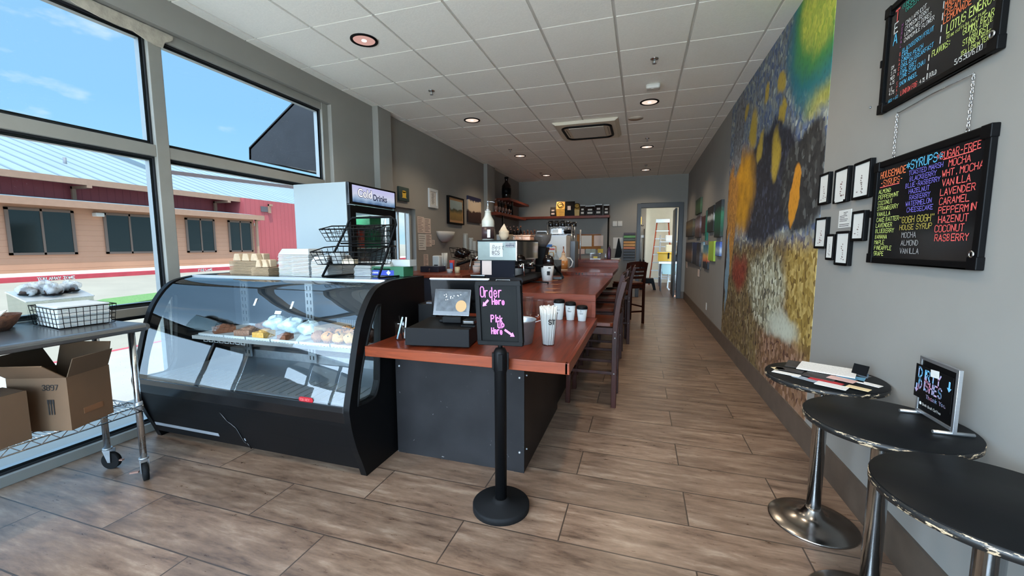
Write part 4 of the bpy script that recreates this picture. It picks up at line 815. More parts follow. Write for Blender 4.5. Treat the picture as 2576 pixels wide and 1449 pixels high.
for i, (y, z, h, ci, w) in enumerate(((3.50, 1.368, .15, 0, .07), (3.60, 1.368, .13, 2, .08), (3.70, 1.368, .19, 1, .08), (3.85, 1.368, .20, 3, .14), (3.55, 1.058, .16, 0, .10), (3.75, 1.058, .12, 0, .12), (3.52, 1.608, .09, 4, .08), (3.72, 1.608, .10, 3, .2))):
    lb = ['plain white carton on the middle fridge shelf, left', 'brown jar on the middle fridge shelf', 'red and white carton on the middle fridge shelf', 'green box on the middle fridge shelf', 'white carton on the lower fridge shelf, left', 'wide white tub on the lower fridge shelf', 'blue packet on the top fridge shelf', 'wide green box on the top fridge shelf'][i]
    tag(MB().box(-2.96, -2.96 + w, y, y + w, z, z + h).build('drink_carton', mat('carton ' + lb.split()[0], cols[ci][0], .5), bevel=.006), lb, 'carton', 'cartons in the drinks fridge')
l = light('fridge_light', 'AREA', (-2.95, 3.76, 1.77), 3, (.85, .92, 1), shape='RECTANGLE', size=.2, size_y=.5)

# ------------------------------------------------------------------ front counter and bar
t = thing('counter', 'low red-brown wooden order counter on a dark sheet-steel base', 'counter', (-.9, 2.7, 0))
CX1 = -.338
top = MB().prism([(-1.532, 2.0), (CX1 + .003, 1.985), (CX1, 3.325), (-1.532, 3.325)], 'z', .742, .80).build('countertop', M['ct'], t, bevel=.004)
MB().box(-1.532, CX1 + .006, 1.972, 1.995, .742, .8015).build('front_edging', M['ct_x'], t, bevel=.003); MB().box(CX1 - .01, CX1 + .014, 1.972, 3.322, .742, .8015).build('side_edging', wood('counter side edging', (112, 48, 27), (74, 28, 15), .3, 'y', 0, .3), t, bevel=.003)
pf = MB().box(-1.532, -.646, 2.278, 2.30, 0, .745).build('front_panel', M['steel_dark'], t); MB().box(-.668, -.646, 2.30, 3.325, 0, .745).build('side_panel', M['steel_side'], t)
MB().box(-.71, -.644, 2.2755, 2.278, 0, .742).build('corner_strip', M['steel_dark'], pf)
for x, z in ((-.672, .60), (-.672, .13), (-1.50, .60)): MB().blob((x, 2.274, z), .009, 10, 6).build('bolt_head', M['zinc'], pf)
for y, z in ((2.33, .60), (2.33, .13), (2.9, .62)): MB().blob((-.643, y, z), .007, 8, 5).build('bolt_head', M['zinc'], t)
MB().box(-1.5, -.68, 2.32, 3.3, 0, .74).build('carcass', M['ink'], t)
t = thing('bar', 'long low section of the red-brown wooden bar, carrying the espresso machine', 'bar', (-1.0, 4.4, 0), 'stepped bar sections')
MB().box(-1.66, CX1 - .008, 3.342, 5.53, .94, .985).build('bar_top', M['ct'], t, bevel=.004); MB().box(-1.54, CX1 - .03, 3.337, 3.36, .80, .935).build('riser', M['riser'], t); MB().box(-1.54, CX1 - .002, 3.33, 3.357, .935, .988).build('riser_rail', M['riser'], t, bevel=.003); MB().box(CX1 - .036, CX1 - .002, 3.325, 3.357, .80, .935).build('riser_post', M['riser'], t, bevel=.002)
MB().box(-.70, -.668, 3.36, 5.53, 0, .94).build('side_panel', M['steel_side'], t); MB().box(-1.6, -.70, 3.36, 5.53, 0, .94).build('carcass', M['ink'], t)
tm_ = thing('bar', 'middle raised section of the red-brown wooden bar, under the white appliance', 'bar', (-1.0, 6.2, 0), 'stepped bar sections')
MB().box(-1.66, CX1 - .008, 5.534, 7.01, .985, 1.031).build('bar_top', M['ct'], tm_, bevel=.004); rs_ = MB().box(-1.66, CX1 - .02, 5.531, 5.545, .945, .986).build('riser', M['riser'], tm_); MB().box(-.70, -.668, 5.535, 7.0, 0, .985).build('side_panel', M['steel_side'], tm_); MB().box(-1.6, -.70, 5.535, 7.0, 0, .985).build('carcass', M['ink'], tm_)
te_ = thing('bar', 'highest end section of the red-brown wooden bar, nearest the doorway', 'bar', (-1.0, 7.3, 0), 'stepped bar sections')
MB().box(-1.30, CX1 - .012, 7.012, 7.68, 1.10, 1.15).build('bar_top', M['ct'], te_, bevel=.004); MB().box(-1.30, CX1 - .02, 7.012, 7.03, 1.0, 1.10).build('riser', M['riser'], te_); MB().box(-1.28, -.66, 7.03, 7.66, 0, 1.10).build('end_box', M['riser'], te_)
for x, y, s in ((-.98, 4.75, .09), (-.85, 4.2, .05), (-.78, 3.75, .05), (-.72, 3.45, .06), (-1.0, 4.6, .08)):
    MB().prism([(x + s * math.cos(a) * (1 + .5 * math.sin(3 * a + x)), y + s * 1.1 * math.sin(a) * (1 + .4 * math.cos(2 * a))) for a in [i * .524 for i in range(12)]], 'z', .985, .9858).build('worn_patch', mat('bare worn wood', (150, 92, 58), .6, var=.2, scale=30), t)
for x in (-.84, -.80, -.76): MB().box(x, x + .018, 5.531, 5.5335, 1.0, 1.02).build('stamp_mark', M['blackink'], tm_)
t = thing('back_counter', 'wooden work counter with a dark blue end panel along the window wall', 'counter', (-2.8, 7.5, 0))
MB().box(XL + .01, -2.23, 4.88, 10.8, .955, .998).build('countertop', wood('back counter boards', (122, 60, 42), (76, 32, 22), .35, 'y', .09, .2), t, bevel=.004)
MB().box(XL + .02, -2.30, 4.90, 4.925, 0, .955).build('end_panel', M['navy'], t); MB().box(-2.30, -2.235, 4.895, 4.95, 0, .955).build('corner_post', wood('corner post', (168, 116, 62), (120, 76, 36), .5, 'z', 0, 0), t); MB().box(-2.26, -2.24, 4.95, 10.8, .0, .955).build('front_fascia', M['ct_x'], t); MB().box(XL + .03, -2.28, 4.93, 10.75, 0, .95).build('carcass', M['ink'], t)
mb = MB()
for x in (-3.33, -3.2, -3.05, -2.92): mb.box(x, x + .05, 4.876, 4.882, .957, .975)
mb.build('worn_nick', M['blackink'], t)

# ------------------------------------------------------------------ on the front counter
ZB = .80
t = thing('cash_drawer', 'black steel cash drawer under the tablet till', 'cash drawer', (-1.08, 2.3, ZB))
A = Vector((-1.292, 2.03)); B = Vector((-.915, 2.085)); u = (B - A).normalized(); w = Vector((-u.y, u.x)); rzc = math.atan2(u.y, u.x); ctr = (A + B) / 2 + w * .2
MB().obox((ctr.x, ctr.y, ZB + .062), (.378, .39, .10), rzc).build('drawer_case', M['ink'], t, bevel=.004); f_ = ctr - w * .197
MB().obox((f_.x, f_.y, ZB + .064), (.385, .012, .104), rzc).build('drawer_front', mat('charcoal drawer front', (15, 15, 17), .5, Specular_IOR_Level=.1), t, bevel=.003)
for a in (-.15, .15):
    for b_ in (-.15, .15): q = ctr + u * a + w * b_; MB().cyl((q.x, q.y, ZB), (q.x, q.y, ZB + .013), .012, n=10).build('rubber_foot', M['rubber'], t)
zc = ZB + .114
t = thing('till', 'black tablet till with a customer screen, on the cash drawer', 'till', (-1.1, 2.3, zc))
Mt = Matrix.Rotation(rzc - .06, 3, 'Z') @ Matrix.Rotation(-.30, 3, 'X')
cs = Vector((-1.10, 2.26, zc + .125)); MB().obox(cs, (.235, .016, .165), M=Mt).build('customer_display', M['ink_gloss'], t, bevel=.012, seg=3)
MB().obox(cs + Mt @ Vector((0, -.0082, 0)), (.232, .002, .162), M=Mt).build('silver_rim', M['zinc'], t, bevel=.001); MB().obox(cs + Mt @ Vector((0, -.0094, 0)), (.2295, .002, .1595), M=Mt).build('screen_bezel', M['ink_gloss'], t)
scm = mat('dim glossy screen', (74, 77, 80), .25, var=.3, scale=30, Specular_IOR_Level=.1); MB().obox(cs + Mt @ Vector((0, -.0106, .006)), (.196, .001, .124), M=Mt).build('screen', scm, t)
glow = emit('painted glare on the screen', (255, 226, 178), .42)  # glare reflected in the screen, painted on as an emissive spot
gc = cs + Mt @ Vector((.062, -.0114, -.022)); MB().add([gc + Mt @ Vector((.035 * math.cos(i * .35), 0, .036 * math.sin(i * .35))) for i in range(18)], [tuple(range(18))]).build('screen_glare_and_dots', glow, t)
mb = MB()
for k in range(14): rd = random.Random(k); q = cs + Mt @ Vector((rd.uniform(-.07, .06), -.0114, rd.uniform(.01, .05))); mb.obox(q, (.005, .0004, .005), M=Mt)
mb.build('screen_glare_and_dots', M['paper'], t)
q = cs + Mt @ Vector((0, .03, -.095)); MB().obox((q.x, q.y, zc + .02), (.12, .05, .04), rzc).obox((cs.x, cs.y + .08, zc + .008), (.20, .16, .016), rzc).build('stand_foot', M['ink'], t, bevel=.005)
Mb = Matrix.Rotation(rzc, 3, 'Z') @ Matrix.Rotation(.20, 3, 'X'); cb_ = Vector((-1.12, 2.42, zc + .145))
MB().obox(cb_, (.40, .014, .235), M=Mb).build('tablet', M['ink_gloss'], t, bevel=.006); MB().obox(cb_ + Mb @ Vector((0, .004, .1165)), (.40, .018, .008), M=Mb).build('tablet_edge', M['plastic_w'], t, bevel=.003)
t = thing('card_reader', 'small black card reader beside the till screen', 'card reader', (-.97, 2.24, zc)); MB().obox((-.965, 2.22, zc + .022), (.075, .10, .03), .15).build('reader_body', M['ink_gloss'], t, bevel=.010, seg=3); MB().obox((-.965, 2.22, zc + .004), (.085, .11, .008), .15).build('cradle', M['ink'], t)
t = thing('receipt_printer', 'low black receipt printer and cables behind the pen cup', 'printer', (-1.36, 2.45, ZB)); MB().obox((-1.44, 2.62, ZB + .09), (.14, .18, .18), .1).build('printer_body', M['ink'], t, bevel=.008); MB().obox((-1.42, 2.57, ZB + .185), (.05, .05, .012), .2).build('printer_button', M['navy'], t); MB().tube([(-1.33, 2.42, ZB + .12), (-1.27, 2.36, ZB + .14), (-1.2, 2.34, ZB + .125), (-1.12, 2.36, ZB + .124)], .003, 6).build('cable', M['ink'], t)
t = thing('pen_cup', 'clear plastic cup of pens at the left end of the counter', 'pen cup', (-1.425, 2.19, ZB)); MB().lathe([(.033, 0), (.040, .105), (.043, .112)], (-1.425, 2.19, ZB), 20).build('cup', M['clear'], t)
pn = thing('pen', 'pale blue pen leaning in the clear pen cup', 'pen', (-1.43, 2.18, ZB + .01)); MB().cyl((-1.44, 2.17, ZB + .008), (-1.41, 2.19, ZB + .145), .005, n=8).build('barrel', mat('pale blue pen', (160, 190, 206), .4), pn); MB().cyl((-1.41, 2.19, ZB + .145), (-1.409, 2.1905, ZB + .152), .004, n=8).build('clicker', M['ink'], pn)
tag(MB().cyl((-1.41, 2.185, ZB + .008), (-1.44, 2.2, ZB + .15), .0045, n=8).build('pen', M['ink']), 'black pen leaning in the clear pen cup', 'pen'); tag(MB().cyl((-1.405, 2.20, ZB + .008), (-1.40, 2.215, ZB + .14), .0045, n=8).build('pen', M['white']), 'white pen at the back of the clear pen cup', 'pen')
# galvanised bucket
t = thing('bucket', 'small galvanised bucket with a wire handle behind the order sign', 'bucket', (-.70, 2.34, ZB))
MB().lathe([(.0, .004), (.082, .004), (.082, 0), (.086, 0), (.108, .135), (.112, .138), (.112, .144), (.106, .144), (.104, .13), (.082, .012), (0, .012)], (-.70, 2.34, ZB), 32).build('pail', M['zinc'], t)
MB().tube([(-.70 + .112 * math.cos(a) * .95 + .10 * math.sin(a), 2.34 + .03 * math.sin(a), ZB + .13 + .03 * math.sin(a)) for a in [PI / 2 * 0 + i * PI / 10 - PI / 2 for i in range(11)]], .0025, 6).build('wire_handle', M['zinc'], t); MB().cyl((-.583, 2.36, ZB + .15), (-.565, 2.37, ZB + .165), .008, n=8).build('wood_grip', M['ct_x'], t)
# cup full of paper-wrapped straws
t = thing('straw_cup', 'tall clear cup packed with paper-wrapped straws on the counter corner', 'cup', (-.511, 2.335, ZB))
x, y = -.511, 2.335; MB().lathe([(.036, 0), (.052, .185), (.055, .188), (.055, .192)], (x, y, ZB), 24).build('cup', M['clear'], t); mb = MB()
write(mb, 'ST', (x + .012, y - .0495, ZB + .132), (1, .12, 0), (0, 0, 1), .026, .015, .0055); mb.build('lettering', M['blackink'], t)
rd = random.Random(5)
for k in range(40):
    a = k * 2.4; r0 = .030 * math.sqrt((k + 1) / 40); r1 = r0 + .009 * (r0 / .03) + .003 * rd.random(); h = rd.uniform(.215, .235)
    o = MB().cyl((x + r0 * math.cos(a), y + r0 * math.sin(a), ZB + .004), (x + r1 * 1.25 * math.cos(a + .15), y + r1 * 1.25 * math.sin(a + .15), ZB + h), .0052, n=8).build('straw', M['paper']); tag(o, 'white paper-wrapped straw standing in the tall clear cup on the counter corner', 'straw', 'paper-wrapped straws')
# sample cups
def paper_cup(label, x, y, h, r, txt1, txt2):
    t = thing('paper_cup', label, 'paper cup', (x, y, ZB), 'sample hot cups on the counter'); MB().lathe([(r * .72, 0), (r * .72, .004), (r, h - .018), (0, h - .018)], (x, y, ZB), 24).build('cup', M['foam'], t)
    MB().lathe([(r * 1.05, h - .024), (r * 1.06, h - .012), (r * .98, h - .008), (r * .95, h), (r * .85, h + .002), (r * .82, h - .004), (0, h - .004)], (x, y, ZB), 24).build('lid', M['ink'], t)
    mb = MB(); q = r * .93
    def on(tx, xx, zz, hh): 
        for i, ch in enumerate(tx): a = (xx + i * hh * .8) / q - PI / 2 - .1; write(mb, ch, (x + (q + .0015) * math.cos(a), y + (q + .0015) * math.sin(a), ZB + zz), (-math.sin(a), math.cos(a), 0), (0, 0, 1), hh, thick=.0016)
    on(txt1, -.004, h * .62, .013); on(txt2, -.016, h * .48, .011); mb.build('lettering', M['blackink'], t)
paper_cup('largest white paper cup with black lid, marked L', -.613, 3.19, .158, .043, 'L', '20oz'); paper_cup('middle white paper cup with black lid, marked M', -.522, 3.19, .142, .042, 'M', '16oz'); paper_cup('smallest white paper cup with black lid, marked S', -.428, 3.175, .118, .042, 'S', '12oz')
for lb, x, y, h in (('clear plastic cup nearest the white cups, against the riser', -.705, 3.24, .13), ('second clear plastic cup from the white cups', -.79, 3.25, .14), ('third clear plastic cup from the white cups', -.885, 3.25, .16), ('clear plastic cup beside the order sign edge', -.975, 3.25, .18)):
    t = thing('plastic_cup', lb, 'clear cup', (x, y, ZB), 'sample cold cups on the counter'); MB().lathe([(0, .002), (.032, .002), (.044, h), (.048, h + .003), (.046, h + .008)], (x, y, ZB), 24).build('cup', M['clear'], t)

# ------------------------------------------------------------------ order sign on a stanchion
sx, sy = -.672, 1.925
t = thing('sign_stand', 'black stanchion with a framed Order Here chalk sign', 'sign stand', (sx, sy, 0))
MB().lathe([(.150, 0), (.150, .030), (.143, .036), (.05, .040), (.038, .055), (.033, .058)], (sx, sy, 0), 40).build('base', M['rubber'], t)
MB().lathe([(.031, .045), (.031, .74), (.035, .75), (.036, .80), (.035, .845), (.025, .866), (0, .87)], (sx, sy, 0), 24).build('post', M['ink'], t)
mb = MB()
for a in (0, 90, 180, 270): q = math.radians(a + 20); mb.obox((sx + .036 * math.cos(q), sy + .036 * math.sin(q), .80), (.014, .022, .085), q)
mb.build('belt_clip', M['ink'], t, bevel=.002); MB().cyl((sx, sy, .86), (sx, sy, .90), .012, n=12).build('stem', M['ink'], t)
Ms = Matrix.Rotation(-.05, 3, 'Z') @ Matrix.Rotation(-.04, 3, 'Y'); so = Vector((sx - .005, sy, 1.046)); hw, hh = .122, .165
def S3(x, y, z): return so + Ms @ Vector((x, y, z))
fb = MB()
for cx2, cz2, wx, wz in ((0, hh - .011, 2 * hw, .022), (0, -hh + .011, 2 * hw, .022), (-hw + .011, 0, .022, 2 * hh - .044), (hw - .011, 0, .022, 2 * hh - .044)): fb.obox(S3(cx2, 0, cz2), (wx, .024, wz), M=Ms)
fb.build('frame', M['ink'], t, bevel=.003); bdp = MB().obox(S3(0, .002, 0), (2 * hw - .04, .010, 2 * hh - .04), M=Ms).build('board', M['slate'], t)
mb = MB(); U = Ms @ Vector((1, 0, 0)); V = Ms @ Vector((0, 0, 1)); F = -.004
for tx, x, z, h, th in (('Order', -.097, .083, .050, .0050), ('Here', -.034, .046, .029, .0056), ('Pick', -.044, -.045, .034, .0056), ('up', -.008, -.074, .034, .0056), ('Here', -.044, -.106, .030, .0052)): write(mb, tx, S3(x, F, z), U, V, h, {'Order': .0185, 'Pick': .0142, 'up': .0155}.get(tx, .0135 if z > 0 else .0118), th)
def arrow(x0, z0, x1, z1, wd):
    d = Vector((x1 - x0, 0, z1 - z0)); L_ = d.length; d /= L_; n = Vector((-d.z, 0, d.x)); h = .020
    P = [(0, wd), (L_ - h, wd), (L_ - h, wd * 2.4), (L_, 0), (L_ - h, -wd * 2.4), (L_ - h, -wd), (0, -wd)]
    mb.add([S3(x0 + d.x * a + n.x * b, F - .0008, z0 + d.z * a + n.z * b) for a, b in P], [(0, 1, 5, 6), (2, 3, 4)])
arrow(-.055, .068, -.088, .035, .0055); arrow(.028, -.083, .080, -.117, .0055); mb.build('lettering', M['pink'], bdp)

# ------------------------------------------------------------------ bar stools
def make_stool(label, wm, sm, loc):
    """Facing -x: seat 0.74 high, ladder back towards +x."""
    t = thing('bar_stool', label, 'bar stool', (0, 0, 0), 'bar stools along the counter'); W_ = .185
    for s in (-1, 1):
        y = s * W_; back = [(.195, 0), (.192, .60), (.198, .74), (.222, .93), (.262, 1.09)]
        mb = MB()
        def col(P, w, d):
            for (xa, za), (xb, zb) in zip(P, P[1:]):
                mb.add([(xa - d, y - w, za), (xa + d, y - w, za), (xa + d, y + w, za), (xa - d, y + w, za), (xb - d, y - w, zb), (xb + d, y - w, zb), (xb + d, y + w, zb), (xb - d, y + w, zb)], [(0, 1, 5, 4), (1, 2, 6, 5), (2, 3, 7, 6), (3, 0, 4, 7), (0, 3, 2, 1), (4, 5, 6, 7)])
        col(back, .017, .021); mb.build('back_leg', wm, t, bevel=.003)
        mb = MB(); col([(-.20, 0), (-.185, .70)], .017, .02); mb.build('front_leg', wm, t, bevel=.003)
        MB().obox((0, y, .30), (.37, .016, .028)).build('foot_rail', wm, t, bevel=.003); MB().obox((0, y, .665), (.37, .022, .06)).build('side_rail', wm, t, bevel=.003)
        MB().blob((.195, y + s * .018, .61), .007, 8, 5).blob((.195, y + s * .018, .66), .007, 8, 5).blob((.193, y + s * .018, .30), .007, 8, 5).build('screw_cap', M['zinc'], t)
    for nm, xc, z, hgt in (('front_rail', -.19, .22, .04), ('front_rail', -.185, .665, .06), ('back_rail', .193, .22, .03), ('back_rail', .193, .665, .06)): MB().obox((xc, 0, z), (.018, 2 * W_ - .03, hgt)).build(nm, wm, t, bevel=.003)
    n = 12; P = []
    for (x, y) in rrect(-.01, 0, .215, .205, .07): P.append((x, y))
    mb = MB(); k = len(P); mb.add([(x, y, .705) for x, y in P] + [(x, y, .738) for x, y in P] + [(x * .55 - .005, y * .55, .728) for x, y in P], [(i, (i + 1) % k, k + (i + 1) % k, k + i) for i in range(k)] + [(k + i, k + (i + 1) % k, 2 * k + (i + 1) % k, 2 * k + i) for i in range(k)] + [tuple(range(2 * k, 3 * k)), tuple(range(k - 1, -1, -1))]); mb.build('seat', sm, t, bevel=.004)
    for z, xo, hgt in ((.83, .205, .045), (.90, .217, .045), (.97, .231, .045), (1.055, .252, .085)):
        mb = MB(); n = 9; A = []; 
        for i in range(n):
            f = -1 + 2 * i / (n - 1); A.append((xo + .028 * (1 - f * f), f * (W_ - .012), z))
        for sgn in (0,):
            v = []; tk = .008
            top = hgt / 2 + (.0 if z < 1.05 else .0)
            for (x, y, zz) in A:
                hh = top + (.018 * (1 - abs(y / W_) ** 2) if z > 1.05 else 0)
                v += [(x - tk, y, zz - hgt / 2), (x + tk, y, zz - hgt / 2), (x + tk + .006, y, zz + hh), (x - tk + .006, y, zz + hh)]
            f_ = [(4 * i + j, 4 * i + (j + 1) % 4, 4 * i + 4 + (j + 1) % 4, 4 * i + 4 + j) for i in range(n - 1) for j in range(4)] + [(3, 2, 1, 0), (4 * n - 4, 4 * n - 3, 4 * n - 2, 4 * n - 1)]
            mb.add(v, f_)
        mb.build('slat' if z < 1.05 else 'top_rail', wm, t, bevel=.002)
    t.location = loc; return t
s1 = make_stool('dark wooden bar stool nearest the order counter, beside its right edge', M['stool'], M['stool_seat'], (-.385, 3.675, 0))
dup(s1, (-.43, 4.48, 0), 0, 'dark wooden bar stool second from the order counter'); dup(s1, (-.41, 5.28, 0), 0, 'dark wooden bar stool third from the order counter'); dup(s1, (-.36, 6.05, 0), .12, 'dark wooden bar stool fourth from the order counter')
dup(s1, (-.20, 7.62, 0), -.95, 'dark wooden bar stool turned away at the far end of the bar')
t = thing('folding_stool', 'dark grey metal stool half hidden behind the wooden stools', 'stool', (-.36, 6.55, 0))
for a in (-1, 1):
    for b in (-1, 1): MB().cyl((-.36 + a * .17, 6.6 + b * .15, 0), (-.36 + a * .14, 6.6 + b * .12, .70), .015, n=8).build('leg', mat('grey stool metal', (52, 56, 58), .5, .3), t)
MB().lathe([(.16, .70), (.16, .72), (0, .725)], (-.36, 6.6, 0)).build('seat', M['ink'], t)

# ------------------------------------------------------------------ round tables by the right wall
def round_table(label, x, y, r=.241, z=.755):
    t = thing('round_table', label, 'table', (x, y, 0), 'round black tables by the right wall')
    MB().lathe([(r - .003, z - .026), (r, z - .022), (r, z - .002), (r - .002, z), (0, z)], (x, y, 0), 64).build('tabletop', M['tabletop'], t); MB().lathe([(r + .0012, z - .023), (r + .0014, z - .003)], (x, y, 0), 64).build('edge_band', M['edge'], t)
    MB().lathe([(.030, .06), (.030, z - .03), (.075, z - .028), (.075, z - .026)], (x, y, 0), 28).build('column', M['chrome'], t)
    MB().lathe([(.190, 0), (.191, .006), (.186, .010), (.13, .018), (.08, .030), (.052, .048), (.038, .075), (.031, .085)], (x, y, 0), 48).build('base', M['chrome_d'], t); return t
round_table('farthest round black table, its top covered with flyers', .861, 2.285); round_table('middle round black table with the Dirty Dishes sign on it', .858, 1.757); round_table('nearest round black table, bare top with a chipped edge', .862, 1.272)
ZR = .7555
def flat(name, label, cat, pts, z, m, grp='flyers on the far round table', thick=.0012):
    o = MB().prism(pts, 'z', z, z + thick).build(name, m); return tag(o, label, cat, grp)
def rect(x, y, w, h, a):
    c, s = math.cos(a), math.sin(a); return [(x + c * px - s * py, y + s * px + c * py) for px, py in ((-w / 2, -h / 2), (w / 2, -h / 2), (w / 2, h / 2), (-w / 2, h / 2))]
cm = {'news': mat('printed newsprint', (214, 210, 204), .8, var=.25, scale=140, stretch=(1, 3, 1)), 'red': mat('red flyer', (176, 36, 44), .6, var=.2, scale=30), 'dark': mat('dark flyer', (48, 44, 44), .6, var=.6, scale=24), 'blue': mat('blue flyer', (86, 140, 168), .6, var=.3, scale=14), 'pinkf': mat('pink flyer', (200, 160, 150), .6, var=.3, scale=20), 'cream': mat('cream card', (214, 190, 146), .7), 'grey': mat('grey flyer', (136, 146, 156), .6, var=.3, scale=20)}
for nm, lb, ct, x, y, w, h, a, m, k in (('leaflet', 'dark leaflet under the newspaper at the back of the table', 'leaflet', .87, 2.44, .20, .10, -.4, 'dark', 0), ('newspaper', 'folded white newspaper on the far round table', 'newspaper', .91, 2.385, .20, .12, -.45, 'news', 5), ('card', 'small white card alone at the table edge farthest from the wall', 'card', .69, 2.36, .045, .026, .2, 'cream', 0),
    ('leaflet', 'crumpled white leaflet near the left edge of the far table', 'leaflet', .70, 2.27, .10, .03, -.55, 'news', 1), ('leaflet', 'bright red leaflet at the middle of the far table', 'leaflet', .835, 2.19, .11, .035, -.75, 'red', 1), ('leaflet', 'dark red and white leaflet beside the newspaper', 'leaflet', .84, 2.265, .11, .07, -.6, 'dark', 2), ('leaflet', 'pale pink leaflet beside the dark red one', 'leaflet', .915, 2.235, .09, .04, -.7, 'pinkf', 3), ('leaflet', 'light blue leaflet near the card stand', 'leaflet', .965, 2.275, .09, .06, -.5, 'blue', 2), ('leaflet', 'grey-blue leaflet near the front edge of the far table', 'leaflet', .77, 2.20, .11, .03, -.75, 'grey', 0),
    ('leaflet', 'white leaflet at the front edge of the far table', 'leaflet', .83, 2.115, .10, .045, -.6, 'news', 4), ('card', 'cream card overhanging the front edge of the far table', 'card', .925, 2.105, .07, .03, -.7, 'cream', 5), ('leaflet', 'white leaflet nearest the wall on the far table', 'leaflet', 1.0, 2.20, .085, .03, -.8, 'news', 2), ('leaflet', 'black leaflet with gold print at the back left of the far table', 'leaflet', .735, 2.345, .10, .04, -.5, 'dark', 0)):
    flat(nm, lb, ct, rect(x, y, w * 1.15, h * 1.45, a), ZR + k * .0013, cm[m], thick=.004 if nm == 'newspaper' else .0012)
t = thing('card_holder', 'clear stand of black business cards on the far round table', 'card holder', (1.03, 2.33, ZR)); Mh = Matrix.Rotation(-.9, 3, 'Z') @ Matrix.Rotation(-.35, 3, 'X')
MB().obox((1.025, 2.33, ZR + .032), (.062, .006, .05), M=Mh).build('card_stack', M['ink'], t); MB().obox((1.022, 2.322, ZR + .012), (.068, .002, .024), M=Mh).obox((1.03, 2.335, ZR + .004), (.07, .05, .003), -.9).build('holder', M['clear'], t)
# Dirty Dishes sign
t = thing('table_sign', 'small metal-framed Dirty Dishes sign standing on the middle table', 'sign', (1.0, 1.77, ZR))
sxn, y0, y1, z0 = 1.008, 1.685, 1.858, ZR + .012; mb = MB()
mb.box(sxn - .006, sxn + .006, y0 - .012, y0, ZR + .004, z0 + .21).box(sxn - .006, sxn + .006, y1, y1 + .012, ZR + .004, z0 + .21).box(sxn - .006, sxn + .006, y0, y1, z0 + .198, z0 + .21).box(sxn - .006, sxn + .006, y0, y1, z0, z0 + .012); mb.build('frame', M['steel'], t, bevel=.001)
for y in (y0 - .006, y1 + .006): MB().cyl((sxn - .055, y, ZR + .006), (sxn + .055, y, ZR + .006), .006, n=12).build('foot', M['steel'], t)
MB().box(sxn - .003, sxn + .003, y0, y1, z0 + .01, z0 + .2).build('insert', M['ink'], t); cd2 = MB().box(sxn - .009, sxn - .007, y0 + .004, y1 + .022, z0 + .055, z0 + .178).build('taped_notice', M['ink'], t)
multi = picture('tie-dye letters', -1, 1, [(0, (90, 190, 220)), (.35, (240, 150, 180)), (.55, (240, 236, 240)), (.75, (226, 110, 130)), (1, (110, 180, 220))], 22, .5); mb = MB(); fx = sxn - .0092
write(mb, 'DIRTY', (fx, y1 + .002, z0 + .132), (0, -1, 0), (0, 0, 1), .034, .0175, .0058, space=1.55); write(mb, 'DISHES', (fx, y1 - .004, z0 + .092), (0, -1, 0), (0, 0, 1), .034, .0150, .0056, space=1.52); write(mb, 'Thank You', (fx, y1 - .048, z0 + .066), (0, -1, 0), (0, 0, 1), .013, .009, .002)
def arr(y, z, h): mb.add([(fx - .0004, y + a, z + b) for a, b in ((-.004, h), (.004, h), (.004, .014), (.011, .014), (0, 0), (-.011, .014), (-.004, .014))], [(0, 1, 2, 6), (3, 4, 5)])
arr(y1 + .008, z0 + .072, .034); arr(y0 + .018, z0 + .125, .036); mb.build('lettering', multi, cd2)
MB().obox((fx - .001, y1 - .082, z0 + .166), (.0006, .042, .026), M=Matrix.Rotation(-.1, 3, 'X')).build('stuck_note', M['paper'], t)
mb = MB(); write(mb, 'Gogh Gogh Coffee', (sxn - .0032, y1 - .022, z0 + .032), (0, -1, 0), (0, 0, 1), .0085, .0048, .0012); mb.add([(sxn - .0034, y1 - .010 + .006 * math.cos(i * .524), z0 + .036 + .006 * math.sin(i * .524)) for i in range(12)], [tuple(range(12))]); mb.build('lettering', M['chalk'], t)

# ------------------------------------------------------------------ right wall
tag(MB().box(XR - .003, XR + .001, 3.157, 6.235, .19, ZC - .004).build('mural', M['mural']), 'tall abstract mural of coloured brush dabs painted on the right wall', 'mural')
def wall_frame(label, y0, y1, z0, z1, depth=.022, doodle=0):
    t = thing('picture_frame', label, 'picture', (XR, (y0 + y1) / 2, z0), 'small black picture frames'); xa = XR - depth; b = .013; mb = MB()
    mb.box(xa, XR, y0, y0 + b, z0, z1).box(xa, XR, y1 - b, y1, z0, z1).box(xa, XR, y0 + b, y1 - b, z0, z0 + b).box(xa, XR, y0 + b, y1 - b, z1 - b, z1); mb.build('frame', M['ink'], t, bevel=.002)
    p = MB().box(XR - .017, XR - .013, y0 + b, y1 - b, z0 + b, z1 - b).build('print', M['paper'], t); rd = random.Random(doodle); mb = MB(); cy, cz = (y0 + y1) / 2, (z0 + z1) / 2; w, h = y1 - y0 - 2 * b, z1 - z0 - 2 * b; xx = XR - .0174
    for k in range(5 + doodle % 4):
        zz = z0 + b + h * (.12 + .62 * k / (6 + doodle % 4)); ww = w * rd.uniform(.06, .17); hh = h * rd.uniform(.03, .07); yy = cy + w * rd.uniform(-.07, .07); mb.add([(xx, yy - ww / 2, zz), (xx, yy + ww / 2, zz + hh * .3), (xx, yy + ww / 3, zz + hh), (xx, yy - ww / 2, zz + hh * .8)], [(0, 1, 2, 3)])
    for k in range(2): yy = cy + w * rd.uniform(-.3, .3); zz = z0 + b + h * rd.uniform(.08, .2); mb.add([(xx, yy, zz), (xx, yy + w * .1, zz), (xx, yy + w * .1, zz + h * .03), (xx, yy, zz + h * .04)], [(0, 1, 2, 3)])
    mb.build('sketch', mat('grey-brown sketch ink', (112 + 8 * (doodle % 3), 100, 96), .8), p); return t
